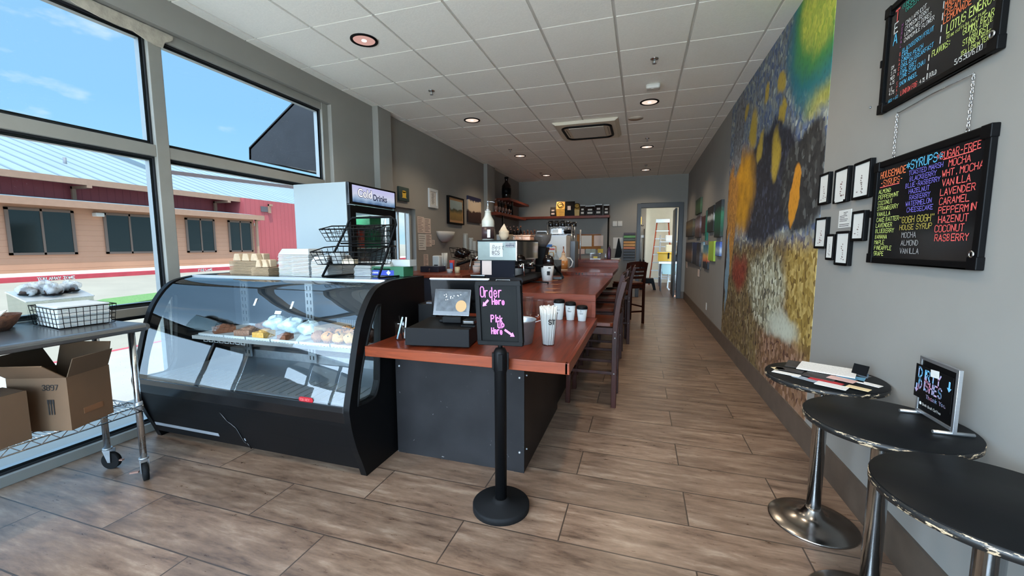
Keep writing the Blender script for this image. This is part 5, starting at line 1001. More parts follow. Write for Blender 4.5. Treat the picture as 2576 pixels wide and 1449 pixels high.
for i, (lb, a, c, z0, z1) in enumerate((('leftmost of three top frames, by the mural edge', 3.012, 3.158, 1.643, 1.834), ('middle top frame with a white slip below', 2.765, 2.938, 1.631, 1.825), ('top frame closest to the chalkboards', 2.531, 2.710, 1.628, 1.820), ('frame just right of the pinned white card', 2.549, 2.685, 1.409, 1.564), ('lower frame nearest the mural', 2.998, 3.171, 1.367, 1.559), ('narrowest frame, low between two others', 2.890, 2.994, 1.298, 1.451), ('lowest frame, overlapping the narrow one', 2.693, 2.860, 1.273, 1.464))): wall_frame('small black frame with a sketch, ' + lb, a, c, z0, z1, .022 if i != 5 else .018, i + 1)
o = MB().box(XR - .0235, XR - .0225, 2.80, 2.90, 1.634, 1.652).build('paper_slip', M['paper']); tag(o, 'white paper slip tucked at the bottom of the top middle frame', 'paper slip')
t = thing('notice_card', 'white printed card pinned between the small black frames', 'notice', (XR, 2.81, 1.486)); MB().box(XR - .002, XR, 2.739, 2.889, 1.486, 1.586).build('card', M['paper'], t); mb = MB()
for i in range(9): w = (.05, .035, .09, .06, .10, .09, 0, .12, .115)[i]; y = 2.875 if i > 1 else 2.83; mb.quad((XR - .0024, y, 1.570 - i * .0095), (XR - .0024, y - w, 1.570 - i * .0095), (XR - .0024, y - w, 1.573 - i * .0095), (XR - .0024, y, 1.573 - i * .0095))
mb.build('lettering', M['blackink'], t)
def chalkboard(label, y0, y1, z0, z1):
    """y0 = left edge as one faces it (far), y1 = right edge (near)."""
    t = thing('chalkboard', label, 'chalkboard', (XR, (y0 + y1) / 2, z0)); b = .026; xa = XR - .022; mb = MB()
    mb.box(xa, XR - .002, y1, y1 + b, z0, z1).box(xa, XR - .002, y0 - b, y0, z0, z1).box(xa, XR - .002, y1 + b, y0 - b, z0, z0 + b).box(xa, XR - .002, y1 + b, y0 - b, z1 - b, z1); mb.build('frame', M['ink'], t, bevel=.003)
    for yy in (y1, y0 - .04):
        for zz in (z0, z1 - .04): MB().box(xa - .004, XR - .001, yy - .003, yy + .043, zz - .003, zz + .043).build('corner_cap', M['ink'], t, bevel=.003)
    MB().box(XR - .014, XR - .010, y1 + b, y0 - b, z0 + b, z1 - b).build('slate', mat('glossy chalk slate', (20, 21, 23), .14, var=.2, scale=5), t)
    MB().tube([(xa - .006, y1 + .018 + .010 * math.cos(a), z0 + .052 + .010 * math.sin(a)) for a in [i * .524 for i in range(12)]], .0035, 6, True).build('corner_ring', M['chrome'], t); MB().box(xa - .003, XR - .004, y0 - .002, y0 + .008, (z0 + z1) / 2 - .02, (z0 + z1) / 2 + .012).build('side_clip', M['ink'], t); return t
INK = {'y': mat('yellow-green chalk', (206, 222, 120), .7), 'o': mat('orange chalk', (244, 126, 76), .7), 'v': mat('violet chalk', (124, 112, 214), .7), 'c': mat('cyan chalk', (92, 190, 232), .7), 'r': mat('coral chalk', (238, 96, 92), .7), 'g': mat('olive chalk', (180, 164, 70), .7), 'w': M['chalk'], 'k': mat('grey chalk', (150, 150, 150), .7), 't': mat('teal chalk', (60, 170, 150), .7), 'p': mat('purple chalk', (180, 96, 170), .7)}
def board_text(t, Y0, Z1, rows):
    """rows: (ink, text, distance from the left edge, distance down, height, width of a letter)."""
    M_ = {}
    for k, tx, dx, dz, h, w in rows: write(M_.setdefault(k, MB()), tx, (XR - .0145, Y0 - dx, Z1 - dz - h), (0, -1, 0), (0, 0, 1), h, w, h * .13)
    for k, mb in M_.items(): mb.build('lettering', INK[k], t)
b2_ = chalkboard('lower chalkboard listing housemade, regular and sugar-free syrups', 2.488, 1.786, 1.302, 1.780)
rows = [('o', 'HOUSEMADE', .045, .048, .030, .0165), ('o', '-SYRUPS-', .050, .088, .026, .0165)]
for i, s in enumerate('ALMOND,PEPPERMINT,COCONUT,STRAWBERRY,VANILLA,CAKE BATTER,LAVENDER,BLUEBERRY,BANANA,MAPLE,PINEAPPLE,GRAPE'.split(',')): rows.append(('y', s, .040 + .001 * (i % 3), .130 + i * .0268, .0185, .0128))
rows += [('c', '*SYRUPS*', .245, .036, .034, .021)] + [('v', s, .255 + d, .078 + i * .0262, .0185, .0125) for i, (s, d) in enumerate((('TOASTED MARSH', .01), ('BLACKBERRY', .02), ('BLUE-RASBERRY', -.005), ('HAZELNUT', .022), ('RASBERRY', .03), ('WATERMELON', .008), ('CHEESECAKE', .02)))]
rows += [('g', '"GOGH GOGH"', .225, .272, .026, .0165), ('g', 'HOUSE SYRUP', .235, .307, .021, .0150), ('k', 'MOCHA', .255, .340, .022, .0150), ('k', 'ALMOND', .255, .373, .022, .0150), ('k', 'VANILLA', .252, .408, .022, .0150), ('r', '*SUGAR-FREE', .435, .040, .026, .0150)] + [('r', s, .475 + d, .078 + i * .0345, .0245, .0165) for i, (s, d) in enumerate((('MOCHA', .03), ('WHT. MOCHA', 0), ('VANILLA', .005), ('LAVENDER', 0), ('CARAMEL', 0), ('PEPPERMINT', 0), ('HAZENUT', .005), ('COCONUT', -.01), ('RASBERRY', -.005)))]
board_text(b2_, 2.488, 1.780, rows)
mb = MB()
for d0, d1, z in ((.045, .20, .121), (.47, .62, .072)): mb.quad((XR - .0148, 2.488 - d0, 1.780 - z), (XR - .0148, 2.488 - d1, 1.780 - z), (XR - .0148, 2.488 - d1, 1.7835 - z), (XR - .0148, 2.488 - d0, 1.7835 - z))
mb.build('underline', INK['r'], b2_)
b1_ = chalkboard('upper chalkboard listing teas, with prices along its lower edge', 2.510, 1.803, 2.020, 2.498)
Zb = 2.498
R1_ = [('t', 'GUNPOWDER', .125, .058, .018, .0105), ('t', 'GREEN', .150, .084, .022, .0135), ('p', 'NEW', .245, .075, .034, .020), ('r', 'T', .072, .095, .050, .030), ('w', 'E', .072, .142, .042, .026), ('c', 'A', .072, .192, .046, .028)]
R1_ += [('w', q, .158, .142 + i * .0245, .0165, .0098) for i, q in enumerate(('CHAI APRICOT', 'CRIMSON BERRY', 'LEMON MELDORES', 'CHAMOMILE FLOWER'))]
R1_ += [('c', q, .152, bz, .0175, .0100) for q, bz in (('BLACKBERRY/FRUIT', .258), ('EARL', .278), ('GINGER PEACH', .300), ('ENGLISH BREAKFAST', .324), ('EARL GREY', .349), ('LONE STAR CHAI', .371), ('SNOW ANGEL', .401))]
R1_ += [('p', q, .130, .136 + i * .0180, .0115, .009) for i, q in enumerate('HERBAL')] + [('r', q, .132, .262 + i * .0215, .0130, .009) for i, q in enumerate('BLACK')] + [('r', q, .130, .385 + i * .016, .0105, .008) for i, q in enumerate('CHAI')]
R1_ += [('w', q, .074, bz, .0150, .0090) for q, bz in (('SM', .300), ('3.75', .325), ('MED', .347), ('4.15', .370), ('LG', .396), ('4.75', .416))] + [('r', 'LONDON FOG', .168, .445, .0195, .0090), ('w', '4.15', .300, .443, .0155, .0085), ('c', 'ADD +.60', .074, .447, .0120, .0080), ('w', 'BOLD', .359, .440, .0165, .0085)]
R1_ += [('o', 'MANGO', .414, .207, .024, .0135), ('o', 'CREAM SODA', .414, .235, .023, .0130), ('o', 'LEMONADE', .414, .263, .024, .0135)]
R1_ += [('y', 'LOTUS ENERGY', .438, .308, .032, .0150), ('y', '80 mg caffeine per pump', .441, .330, .0135, .0068), ('y', 'FLAVORS:', .364, .362, .022, .0098), ('y', 'GUMMY BEAR', .529, .357, .022, .0108), ('y', 'PINK + BLUE', .563, .372, .0120, .0078), ('y', 'STARBURST', .533, .396, .020, .0098), ('y', 'PINK + WHITE', .563, .409, .0120, .0072), ('y', 'TEA LEMON TEA', .528, .429, .0150, .0078), ('w', '5/5.50/6.00', .500, .449, .0190, .0098)]
rows = [(k, q, dx, bz - h, h, w) for k, q, dx, bz, h, w in R1_]
board_text(b1_, 2.510, Zb, rows); mb = MB()
for i in range(7): z = Zb - .045 - i * .043; mb.quad((XR - .0148, 2.510 - .402, z), (XR - .0148, 2.510 - .407, z), (XR - .0148, 2.510 - .407, z - .027), (XR - .0148, 2.510 - .402, z - .027))
for i in range(3): z = Zb - .345 - i * .036; mb.quad((XR - .0148, 2.510 - .342, z), (XR - .0148, 2.510 - .347, z), (XR - .0148, 2.510 - .347, z - .024), (XR - .0148, 2.510 - .342, z - .024))
mb.build('dashed_line', INK['w'], b1_)
t = thing('hanging_chain', 'thin chain and wire joining the two chalkboards', 'chain', (XR - .01, 2.15, 1.9)); mb = MB(); XC = XR - .008
mb.tube([(XC, 2.365, 1.982), (XC, 2.14, 1.989), (XC, 1.92, 1.985)], .0022, 6)
for y in (2.368, 1.918):
    z = 1.98; k = 0
    while z > 1.80:
        r = .0042; P = [(XC + (r * math.cos(a) if k % 2 else 0), y + (0 if k % 2 else r * math.cos(a)), z + .0075 * math.sin(a)) for a in [i * PI / 4 for i in range(8)]]; mb.tube(P, .0015, 5, True); z -= .0115; k += 1
mb.build('links', M['chrome'], t); MB().tube([(XC, 2.368 + .008 * math.cos(a), 1.79 + .008 * math.sin(a)) for a in [i * PI / 5 for i in range(10)]], .002, 5, True).tube([(XC, 1.918 + .008 * math.cos(a), 1.79 + .008 * math.sin(a)) for a in [i * PI / 5 for i in range(10)]], .002, 5, True).build('eye_hook', M['chrome'], t)
t = thing('wall_outlet', 'white power outlet low on the right wall past the mural', 'outlet', (XR, 7.66, .3)); MB().box(XR - .006, XR, 7.62, 7.70, .28, .40).build('cover_plate', M['plastic_w'], t, bevel=.002); MB().box(XR - .008, XR - .005, 7.645, 7.675, .30, .33).box(XR - .008, XR - .005, 7.645, 7.675, .35, .38).build('socket', M['paper'], t)
tag(MB().cyl((XR, 2.63, 2.09), (XR - .006, 2.63, 2.09), .006, n=8).build('wall_nail', M['zinc']), 'small nail head on the bare wall above the frames', 'nail')
# small canvases further down the right wall
C_ = dict(green=[(0, (40, 60, 40)), (.5, (70, 100, 60)), (1, (50, 70, 50))], dark=[(0, (40, 34, 28)), (.45, (86, 74, 54)), (.6, (120, 104, 70)), (1, (60, 50, 40))], rust=[(0, (46, 34, 34)), (.4, (96, 66, 60)), (.6, (150, 140, 150)), (1, (70, 44, 42))], maroon=[(0, (58, 28, 30)), (1, (74, 38, 38))], teal=[(0, (20, 110, 90)), (.5, (26, 130, 104)), (1, (60, 90, 90))], forest=[(0, (30, 38, 34)), (.4, (40, 46, 44)), (.5, (190, 196, 190)), (.62, (196, 200, 196)), (.7, (30, 34, 34)), (1, (26, 28, 30))], fern=[(0, (24, 30, 30)), (.3, (22, 84, 60)), (.6, (40, 110, 76)), (.8, (36, 44, 46)), (1, (28, 32, 36))],
    tan=[(0, (30, 26, 26)), (.4, (120, 90, 70)), (.7, (60, 50, 50)), (1, (30, 34, 50))], navy=[(0, (20, 22, 24)), (.4, (26, 34, 60)), (1, (36, 50, 96))], night=[(0, (40, 40, 46)), (.4, (90, 90, 96)), (.7, (40, 36, 40)), (1, (30, 30, 46))], sky=[(0, (120, 130, 130)), (.5, (190, 200, 196)), (1, (100, 140, 160))], sunset=[(0, (30, 36, 44)), (.27, (40, 46, 56)), (.33, (210, 110, 80)), (.55, (226, 176, 100)), (.7, (110, 150, 150)), (1, (50, 110, 140))], lime=[(0, (150, 180, 60)), (1, (172, 200, 72))], blue=[(0, (60, 90, 150)), (.4, (180, 196, 210)), (.7, (90, 120, 190)), (1, (60, 80, 160))])
cid = 0
def canvas(label, y0, y1, z0, z1, key, depth=.03, tagx=True):
    global cid; cid += 1
    t = thing('canvas', label, 'painting', (XR, (y0 + y1) / 2, z0), 'small paintings on the right wall'); MB().box(XR - depth, XR, y0, y1, z0, z1).build('painted_face', picture('small painting %d' % cid, z0, z1, C_[key], 14, .22, 'Z', cid * 3.1), t, bevel=.002)
    if tagx: MB().box(XR - .006, XR - .004, y0 + .05, y0 + .13, z0 - .06, z0 - .004).build('price_tag', M['paper'], t)
for a in (('small mossy green canvas hung highest on the right wall', 8.72, 9.45, 2.02, 2.32, 'green', .04), ('brown framed painting nearest the doorway, upper row', 9.75, 11.1, 1.60, 1.97, 'dark', .05, False), ('tall reddish abstract canvas right of the brown framed one', 8.66, 9.35, 1.545, 1.955, 'rust', .04), ('plain maroon canvas in the upper row', 8.03, 8.50, 1.615, 1.92, 'maroon', .03), ('long narrow teal canvas in the upper row', 7.82, 8.0, 1.475, 2.0, 'teal', .03), ('black canvas with white birch-like streaks', 7.10, 7.72, 1.61, 2.02, 'forest', .04), ('tall black canvas with green fern strokes, next to the mural', 6.47, 6.98, 1.51, 2.035, 'fern', .04),
    ('tan and black painting at the left of the lower row', 9.65, 10.9, 1.01, 1.46, 'tan', .055, False), ('dark blue painting overlapping the tan one', 9.0, 9.6, 1.0, 1.45, 'navy', .04, False), ('dark canvas with pale streaks in the lower row', 8.5, 8.98, .985, 1.44, 'night', .04, True), ('small pale blue canvas in the lower row', 8.15, 8.42, 1.245, 1.453, 'sky', .03, False), ('long sunset canvas with dark foot in the lower row', 7.56, 8.12, .985, 1.394, 'sunset', .03, False), ('lime green canvas in the lower row', 7.0, 7.52, 1.14, 1.455, 'lime', .03, False), ('small blue and white canvas nearest the mural', 6.50, 6.85, 1.233, 1.44, 'blue', .03, False)): canvas(*a)
for lb, y, z in (('pale paper charm hanging by the tan painting', 10.95, .93), ('white paper tag hanging under the dark streaked canvas', 8.75, .87)): tag(MB().box(XR - .012, XR - .008, y - .12, y + .12, z - .09, z + .05).build('paper_charm', M['paper2']), lb, 'paper tag')
for lb, x, col in (('black wall socket by the doorway', -.563, 1),): pass
for lb, x in (('white wall dial left of the light switch', -.699), ('white light switch beside the doorway', -.563)):
    t = thing('wall_switch', lb, 'switch', (x, YB, 1.9)); MB().box(x - .06, x + .06, YB - .02, YB, 1.91, 2.05).build('cover_plate', M['plastic_w'], t, bevel=.01); MB().cyl((x, YB - .02, 1.985), (x, YB - .035, 1.985), .022, n=14).build('dial' if x < -.6 else 'toggle', M['paper'], t)

# ------------------------------------------------------------------ left wall things
def left_picture(label, y0, y1, z0, z1, m, fm, b=.03, d=.03, mount=None, name='framed_picture'):
    t = thing(name, label, 'picture', (XL, (y0 + y1) / 2, z0)); mb = MB()
    if b: mb.box(XL, XL + d, y0, y0 + b, z0, z1).box(XL, XL + d, y1 - b, y1, z0, z1).box(XL, XL + d, y0 + b, y1 - b, z0, z0 + b).box(XL, XL + d, y0 + b, y1 - b, z1 - b, z1); mb.build('frame', fm, t, bevel=.003)
    q = b + (.045 if mount else 0)
    if mount: MB().box(XL, XL + d - .014, y0 + b, y1 - b, z0 + b, z1 - b).build('mount', mount, t)
    MB().box(XL, XL + (d - .012 if b else d), y0 + q, y1 - q, z0 + q, z1 - q).build('picture', m, t); return t
left_picture('small dark green canvas with a yellow mug, above the service window', 5.28, 5.54, 2.06, 2.255, picture('mug canvas ground', 2.06, 2.26, [(0, (34, 52, 52)), (1, (56, 72, 70))], 20, .3), None, 0, .03) if False else None
t = thing('canvas', 'small dark green canvas with a yellow mug above the service window', 'painting', (XL, 5.4, 2.06)); MB().box(XL, XL + .03, 5.27, 5.54, 2.055, 2.257).build('painted_face', picture('mug canvas ground', 2.06, 2.26, [(0, (34, 52, 52)), (1, (60, 76, 72))], 20, .3), t)
mb = MB(); mb.add([(XL + .031, y, z) for y, z in ((5.36, 2.11), (5.45, 2.11), (5.46, 2.19), (5.35, 2.19))], [(0, 1, 2, 3)]); mb.add([(XL + .031, 5.405 + .055 * math.cos(a), 2.19 + .018 * math.sin(a)) for a in [i * .524 for i in range(12)]], [tuple(range(12))]); mb.add([(XL + .031, 5.34, 2.10), (XL + .031, 5.47, 2.10), (XL + .031, 5.46, 2.112), (XL + .031, 5.35, 2.112)], [(0, 1, 2, 3)]); mb.build('mug_motif', mat('ochre paint', (206, 170, 60), .6), t)
t = left_picture('white framed line drawing left of the landscape print', 6.17, 6.48, 2.035, 2.35, M['paper'], M['white'], .045, .03)
mb = MB(); rd = random.Random(8)
for k in range(9): y = 6.29 + .03 * rd.random(); z = 2.11 + k * .02; mb.tube([(XL + .0185, y + .03 * math.cos(a), z + .012 * math.sin(a)) for a in [i * .7 for i in range(9)]], .0022, 4, True)
mb.build('line_drawing', M['blackink'], t)
t = left_picture('black framed country landscape print with a wooden inner border', 6.85, 7.53, 1.80, 2.31, picture('landscape print', 1.90, 2.22, [(0, (124, 98, 52)), (.3, (150, 120, 64)), (.45, (96, 84, 52)), (.52, (62, 66, 48)), (.6, (150, 164, 160)), (1, (168, 184, 178))], 9, .14), M['ink'], .028, .05, wood('pine mount', (176, 136, 98), (140, 100, 66), .5, 'y', 0, 0))
t = thing('canvas', 'brown and cream cow-hide canvas with a dark blue top', 'painting', (XL, 8.1, 1.87)); MB().box(XL, XL + .035, 7.76, 8.46, 1.88, 2.41).build('painted_face', picture('cow-hide canvas', 1.88, 2.41, [(0, (44, 28, 26)), (.30, (58, 38, 34)), (.42, (66, 42, 36)), (.48, (206, 186, 160)), (.80, (214, 196, 172)), (.84, (38, 40, 76)), (1, (34, 36, 70))], 5, .24), t)
t = thing('wall_sconce', 'white half-bowl wall lamp below the landscape print', 'wall lamp', (XL, 6.72, 1.45)); v = []; n = 14; prof_ = [(.02, 1.45), (.10, 1.47), (.17, 1.52), (.215, 1.58), (.235, 1.645)]
for r, z in prof_: v += [(XL + r * .75 * math.sin(PI * i / n), 6.72 - r * 1.2 * math.cos(PI * i / n), z) for i in range(n + 1)]
MB().add(v, [(j * (n + 1) + i, j * (n + 1) + i + 1, (j + 1) * (n + 1) + i + 1, (j + 1) * (n + 1) + i) for j in range(4) for i in range(n)], True).build('shade', M['plastic_w'], t, solid=.006)
def left_paper(name, label, y0, y1, z0, z1, lines, m='paper2', k=1):
    t = thing(name, label, 'notice', (XL, (y0 + y1) / 2, z0)); MB().box(XL + .001 * k, XL + .001 * k + .002, y0, y1, z0, z1).build('sheet', M[m], t); mb = MB(); rd = random.Random(lines); x = XL + .001 * k + .0025
    for i in range(lines): z = z1 - (z1 - z0) * (i + 1) / (lines + 1); w = (y1 - y0) * rd.uniform(.5, .85); mb.quad((x, y0 + (y1 - y0) * .08, z), (x, y0 + (y1 - y0) * .08 + w, z), (x, y0 + (y1 - y0) * .08 + w, z + .006), (x, y0 + (y1 - y0) * .08, z + .006))
    mb.build('lettering', M['blackink'], t); return t
left_paper('notice_sheet', 'left half of the pinned double calendar sheet by the service window', 5.81, 6.02, 1.60, 1.86, 9); left_paper('notice_sheet', 'right half of the pinned double calendar sheet by the service window', 6.025, 6.24, 1.60, 1.845, 9); left_paper('notice_sheet', 'clipboard note with large handwriting under the calendar', 5.82, 6.06, 1.32, 1.58, 6, 'paper', 4); left_paper('notice_sheet', 'tall list under the calendar, right of the clipboard note', 6.065, 6.26, 1.38, 1.585, 8); left_paper('notice_sheet', 'long narrow list taped low on the wall by the counter', 5.98, 6.13, 1.02, 1.25, 10); left_paper('notice_sheet', 'small cream tag pinned beside the lists', 6.27, 6.37, 1.41, 1.49, 3)

# ------------------------------------------------------------------ on the window-side counter
ZK = .998
t = thing('organiser_box', 'black cash box with a key in its lock on the work counter', 'cash box', (-3.0, 5.55, ZK)); MB().box(-3.16, -2.86, 5.42, 5.66, ZK, ZK + .085).build('box_body', mat('blue-black box', (34, 36, 48), .4), t, bevel=.004); MB().cyl((-3.0, 5.42, ZK + .045), (-3.0, 5.405, ZK + .045), .012, n=10).obox((-3.0, 5.403, ZK + .02), (.008, .003, .05)).build('key', M['chrome'], t)
t = thing('napkin_dispenser', 'white box printed with a dark moustache mark on the work counter', 'box', (-3.05, 5.72, ZK)); MB().obox((-3.05, 5.76, ZK + .12), (.125, .10, .24), -.1).build('box_body', M['paper'], t, bevel=.015); mb = MB(); mb.obox((-3.05, 5.708, ZK + .09), (.07, .002, .018), -.1).obox((-3.02, 5.712, ZK + .16), (.012, .002, .016), -.1); mb.build('printed_mark', M['blackink'], t)
t = thing('cup_stack', 'bundle of white straws standing by the moustache box', 'straw bundle', (-2.92, 5.74, ZK)); MB().lathe([(.04, 0), (.045, .12)], (-2.92, 5.76, ZK), 16).build('cup', M['clear'], t); mb = MB()
for k in range(14): a = k * 2.4; r = .03 * math.sqrt((k + 1) / 14); mb.cyl((-2.92 + r * math.cos(a), 5.76 + r * math.sin(a), ZK), (-2.92 + 1.5 * r * math.cos(a), 5.76 + 1.5 * r * math.sin(a), ZK + .28), .006, n=6)
mb.build('straws', M['paper'], t)['kind'] = 'stuff'
t = thing('pen_tub', 'small tub striped red, white and blue beside the straws', 'tub', (-2.80, 5.76, ZK)); MB().lathe([(.03, 0), (.042, .17), (0, .17)], (-2.80, 5.76, ZK), 14).build('tub_body', mat('red plastic', (190, 50, 50), .5), t); MB().obox((-2.79, 5.718, ZK + .08), (.05, .004, .10)).build('label', M['blue_l'] if 'blue_l' in M else mat('blue label', (90, 130, 190), .5), t)
t = thing('wire_basket', 'black wire basket of dark packets on the work counter', 'basket', (-2.78, 6.15, ZK + .05)); mb = MB()
for z, q in ((1.36, 0), (1.28, .02), (1.20, .04)): mb.tube([(-2.98 + q, 6.05 + q, z), (-2.55 - q, 6.05 + q, z - .08), (-2.55 - q, 6.35 - q, z - .08), (-2.98 + q, 6.35 - q, z)], .005, 5, True)
for i in range(8): x = -2.98 + i * .061; z = 1.36 - .08 * i / 7; mb.tube([(x, 6.05, z), (x + .02, 6.09, z - .16), (x + .02, 6.31, z - .16), (x, 6.35, z)], .0035, 5)
mb.build('wires', M['ink'], t); MB().blob((-2.82, 6.2, 1.27), .12, 14, 8, .2, 4, (1.1, .8, .6)).build('packets', M['dkbottle'], t); MB().box(-2.86, -2.55, 6.08, 6.34, ZK + .075, ZK + .14).box(-2.88, -2.53, 6.06, 6.36, ZK, ZK + .075).build('crate', M['wicker'], t)
for i, (lb, x, y, h) in enumerate((('tallest nested clear cup tower under the wall lamp', -3.12, 7.0, .62), ('second tower of nested clear cups', -3.03, 7.05, .54), ('third tower of nested clear cups', -2.95, 7.02, .48), ('shortest tower of nested clear cups', -2.86, 7.08, .42))):
    o = MB().lathe([(.030, 0), (.045, .03)] + [(.046 + .003 * (k % 2), .04 + (h - .04) * k / 16) for k in range(17)] + [(0, h)], (x, y, ZK), 16).build('cup_tower', mat('milky clear cups', (176, 178, 172), .3, Alpha=.55)); tag(o, lb, 'cup stack', 'nested clear cup towers')
for i, (x, y, h) in enumerate(((-3.05, 7.9, .62), (-2.96, 7.88, .70), (-2.87, 7.92, .44), (-2.78, 7.9, .62), (-2.69, 7.9, .52), (-2.60, 7.93, .50), (-2.52, 7.9, .62))):
    lb = ('white paper cup stack at the left of the cup rows', 'tallest white paper cup stack, lid on top', 'short white paper cup stack beside the tallest', 'white paper cup stack in the middle of the cup rows', 'brown sleeved cup stack right of the middle', 'low brown sleeved cup stack', 'brown sleeved cup stack nearest the espresso machine')[i]
    o = MB().lathe([(.032, 0), (.045, .10)] + [(.046 + .003 * (k % 2), .11 + (h - .11) * k / 12) for k in range(13)] + [(0, h)], (x, y, ZK), 14).build('cup_stack', M['foam'] if i < 4 else M['kraft']); tag(o, lb, 'cup stack', 'paper cup stacks on the work counter')
tag(MB().box(-2.75, -2.30, 7.75, 7.83, ZK, ZK + .40).build('sleeve_box', M['kraft'], bevel=.004), 'brown carton of cup sleeves behind the small items', 'carton')
for nm, lb, ct, x, y, r, h, m in (('sauce_cup', 'small white tub at the front of the work counter', 'tub', -2.66, 5.40, .045, .055, 'foam'), ('cream_jar', 'cream-coloured jar beside the small white tub', 'jar', -2.55, 5.42, .04, .085, 'kraftw'), ('sugar_tub', 'round white tub behind the portafilter handle', 'tub', -2.42, 5.95, .085, .15, 'paper2'), ('napkin_pile', 'stack of pinkish napkins near the espresso machine', 'napkins', -2.33, 5.62, .06, .10, 'paper2')):
    M.setdefault('kraftw', mat('cream jar', (214, 200, 160), .5)); t = thing(nm, lb, ct, (x, y, ZK)); MB().lathe([(r * .85, 0), (r, h * .8), (r * .9, h * .84), (0, h * .84)], (x, y, ZK), 18).build('tub_body', M[m], t); MB().lathe([(r * .96, h * .84), (r * .94, h), (0, h)], (x, y, ZK), 18).build('lid', M['foam'] if m != 'kraftw' else M['kraftw'], t)
t = thing('handheld_scanner', 'black handled tool lying across the white tub', 'tool', (-2.5, 5.7, ZK)); MB().cyl((-2.62, 5.55, ZK + .11), (-2.42, 5.75, ZK + .19), .022, n=10).build('handle', M['ink'], t); MB().cyl((-2.42, 5.75, ZK + .19), (-2.35, 5.8, ZK + .22), .028, n=10).build('metal_head', M['chrome'], t); MB().cyl((-2.40, 5.5, ZK), (-2.37, 5.52, ZK + .20), .008, n=8).build('support_rod', M['chrome'], t)
t = thing('glass_bin', 'white-rimmed clear bin of packets beside the espresso machine', 'bin', (-2.2, 6.2, ZK)); MB().box(-2.45, -2.05, 6.1, 6.4, ZK + .16, ZK + .36).build('bin_body', M['clear'], t); MB().box(-2.46, -2.04, 6.09, 6.41, ZK + .355, ZK + .37).build('rim', M['white'], t); MB().box(-2.43, -2.07, 6.12, 6.38, ZK + .17, ZK + .25).build('packets', cm['news'], t); MB().box(-2.4, -2.1, 6.15, 6.35, ZK, ZK + .16).build('plinth', M['ink'], t)

# ------------------------------------------------------------------ espresso machine
E0, E1, EY0, EY1 = -1.612, -1.192, 3.92, 4.80; ZE = .985
t = thing('espresso_machine', 'large steel espresso machine seen from its end, with a sticker and plate', 'espresso machine', ((E0 + E1) / 2, 4.36, ZE))
hs = MB().box(E0, E1, EY0, EY1, 1.238, 1.436).build('housing', mat('satin steel side', (128, 137, 132), .45, .4, var=.12, scale=6, bump=.03), t, bevel=.006)
MB().box(E0 - .004, E1 + .004, EY0 - .004, EY1, 1.432, 1.446).build('top_tray', M['ink'], t); MB().box(E1 - .006, E1 + .004, EY0, EY1, 1.236, 1.434).build('mirror_side', mat('mirror steel', (150, 140, 132), .06, 1.0), t)
MB().box(E0 + .02, E1 - .02, EY0 + .02, EY1 - .02, 1.06, 1.238).build('lower_body', mat('dark gloss panel', (36, 38, 44), .06, .3), t); MB().box(E0 + .03, E1 - .03, EY0 + .015, EY0 + .02, 1.06, 1.238).build('end_window', mat('smoky gloss', (44, 46, 54), .05, .4), t)
MB().prism([(E0 + .0, 1.0), (E0 + .02, 1.06), (E1 + .05, 1.07), (E1 + .07, 1.03), (E1 + .05, 1.0)], 'y', EY0 + .01, EY1).build('drip_tray', M['steel_dark'], t, bevel=.006)
for x in (E0 + .06, E1 - .02):
    for y in (EY0 + .08, EY1 - .08): MB().cyl((x, y, ZE), (x, y, 1.005), .022, n=12).build('foot', M['steel'], t)
sk = MB().box(E0 + .135, E0 + .275, EY0 - .002, EY0, 1.275, 1.418).build('sticker', M['paper'], hs); mb = MB(); write(mb, 'Best', (E0 + .163, EY0 - .0025, 1.352), (1, 0, 0), (.18, 0, 1), .042, .024, .0035); write(mb, 'of', (E0 + .20, EY0 - .0025, 1.340), (1, 0, 0), (0, 0, 1), .010, .006, .001); write(mb, 'BCS', (E0 + .163, EY0 - .0025, 1.303), (1, 0, 0), (0, 0, 1), .034, .021, .0045)
for z, h in ((1.295, .0016), (1.286, .0012)): mb.quad((E0 + .165, EY0 - .0026, z), (E0 + .245, EY0 - .0026, z), (E0 + .245, EY0 - .0026, z + h), (E0 + .165, EY0 - .0026, z + h))
mb.build('lettering', M['blackink'], sk)
npl = MB().prism([(p[0], p[1]) for p in rrect(E1 - .067, 1.396, .052, .026, .010)], 'y', EY0 - .003, EY0).build('name_plate', mat('dark blue plate', (40, 46, 62), .4), hs); mb = MB(); write(mb, 'GOGH GOGH', (E1 - .110, EY0 - .0035, 1.398), (1, 0, 0), (0, 0, 1), .014, .0080, .0018); write(mb, 'COFFEE COMPANY', (E1 - .108, EY0 - .0035, 1.378), (1, 0, 0), (0, 0, 1), .008, .0044, .001); mb.build('lettering', M['chalk'], npl)
MB().tube([(p[0], EY0 - .0035, p[1]) for p in rrect(E1 - .067, 1.396, .048, .022, .008)], .0012, 5, True).build('plate_border', M['chalk'], npl)
tag(MB().box(E0 + .045, E0 + .15, EY0 + .008, EY0 + .0095, 1.09, 1.235).build('taped_sheet', M['paper2']), 'grey typed sheet taped on the lower end of the espresso machine', 'notice')
for i, y in enumerate((4.15, 4.55)):
    g_ = MB().cyl((E1 - .02, y, 1.20), (E1 - .02, y, 1.15), .035, n=16).build('group_head', M['chrome'], t); MB().cyl((E1 - .01, y, 1.165), (E1 + .13, y - .02, 1.155), .014, n=10).build('portafilter_handle', M['ink'], g_)
MB().tube([(E1 - .01, 4.02, 1.22), (E1 + .05, 4.0, 1.20), (E1 + .06, 3.99, 1.08)], .006, 8).build('steam_wand', M['chrome'], t)
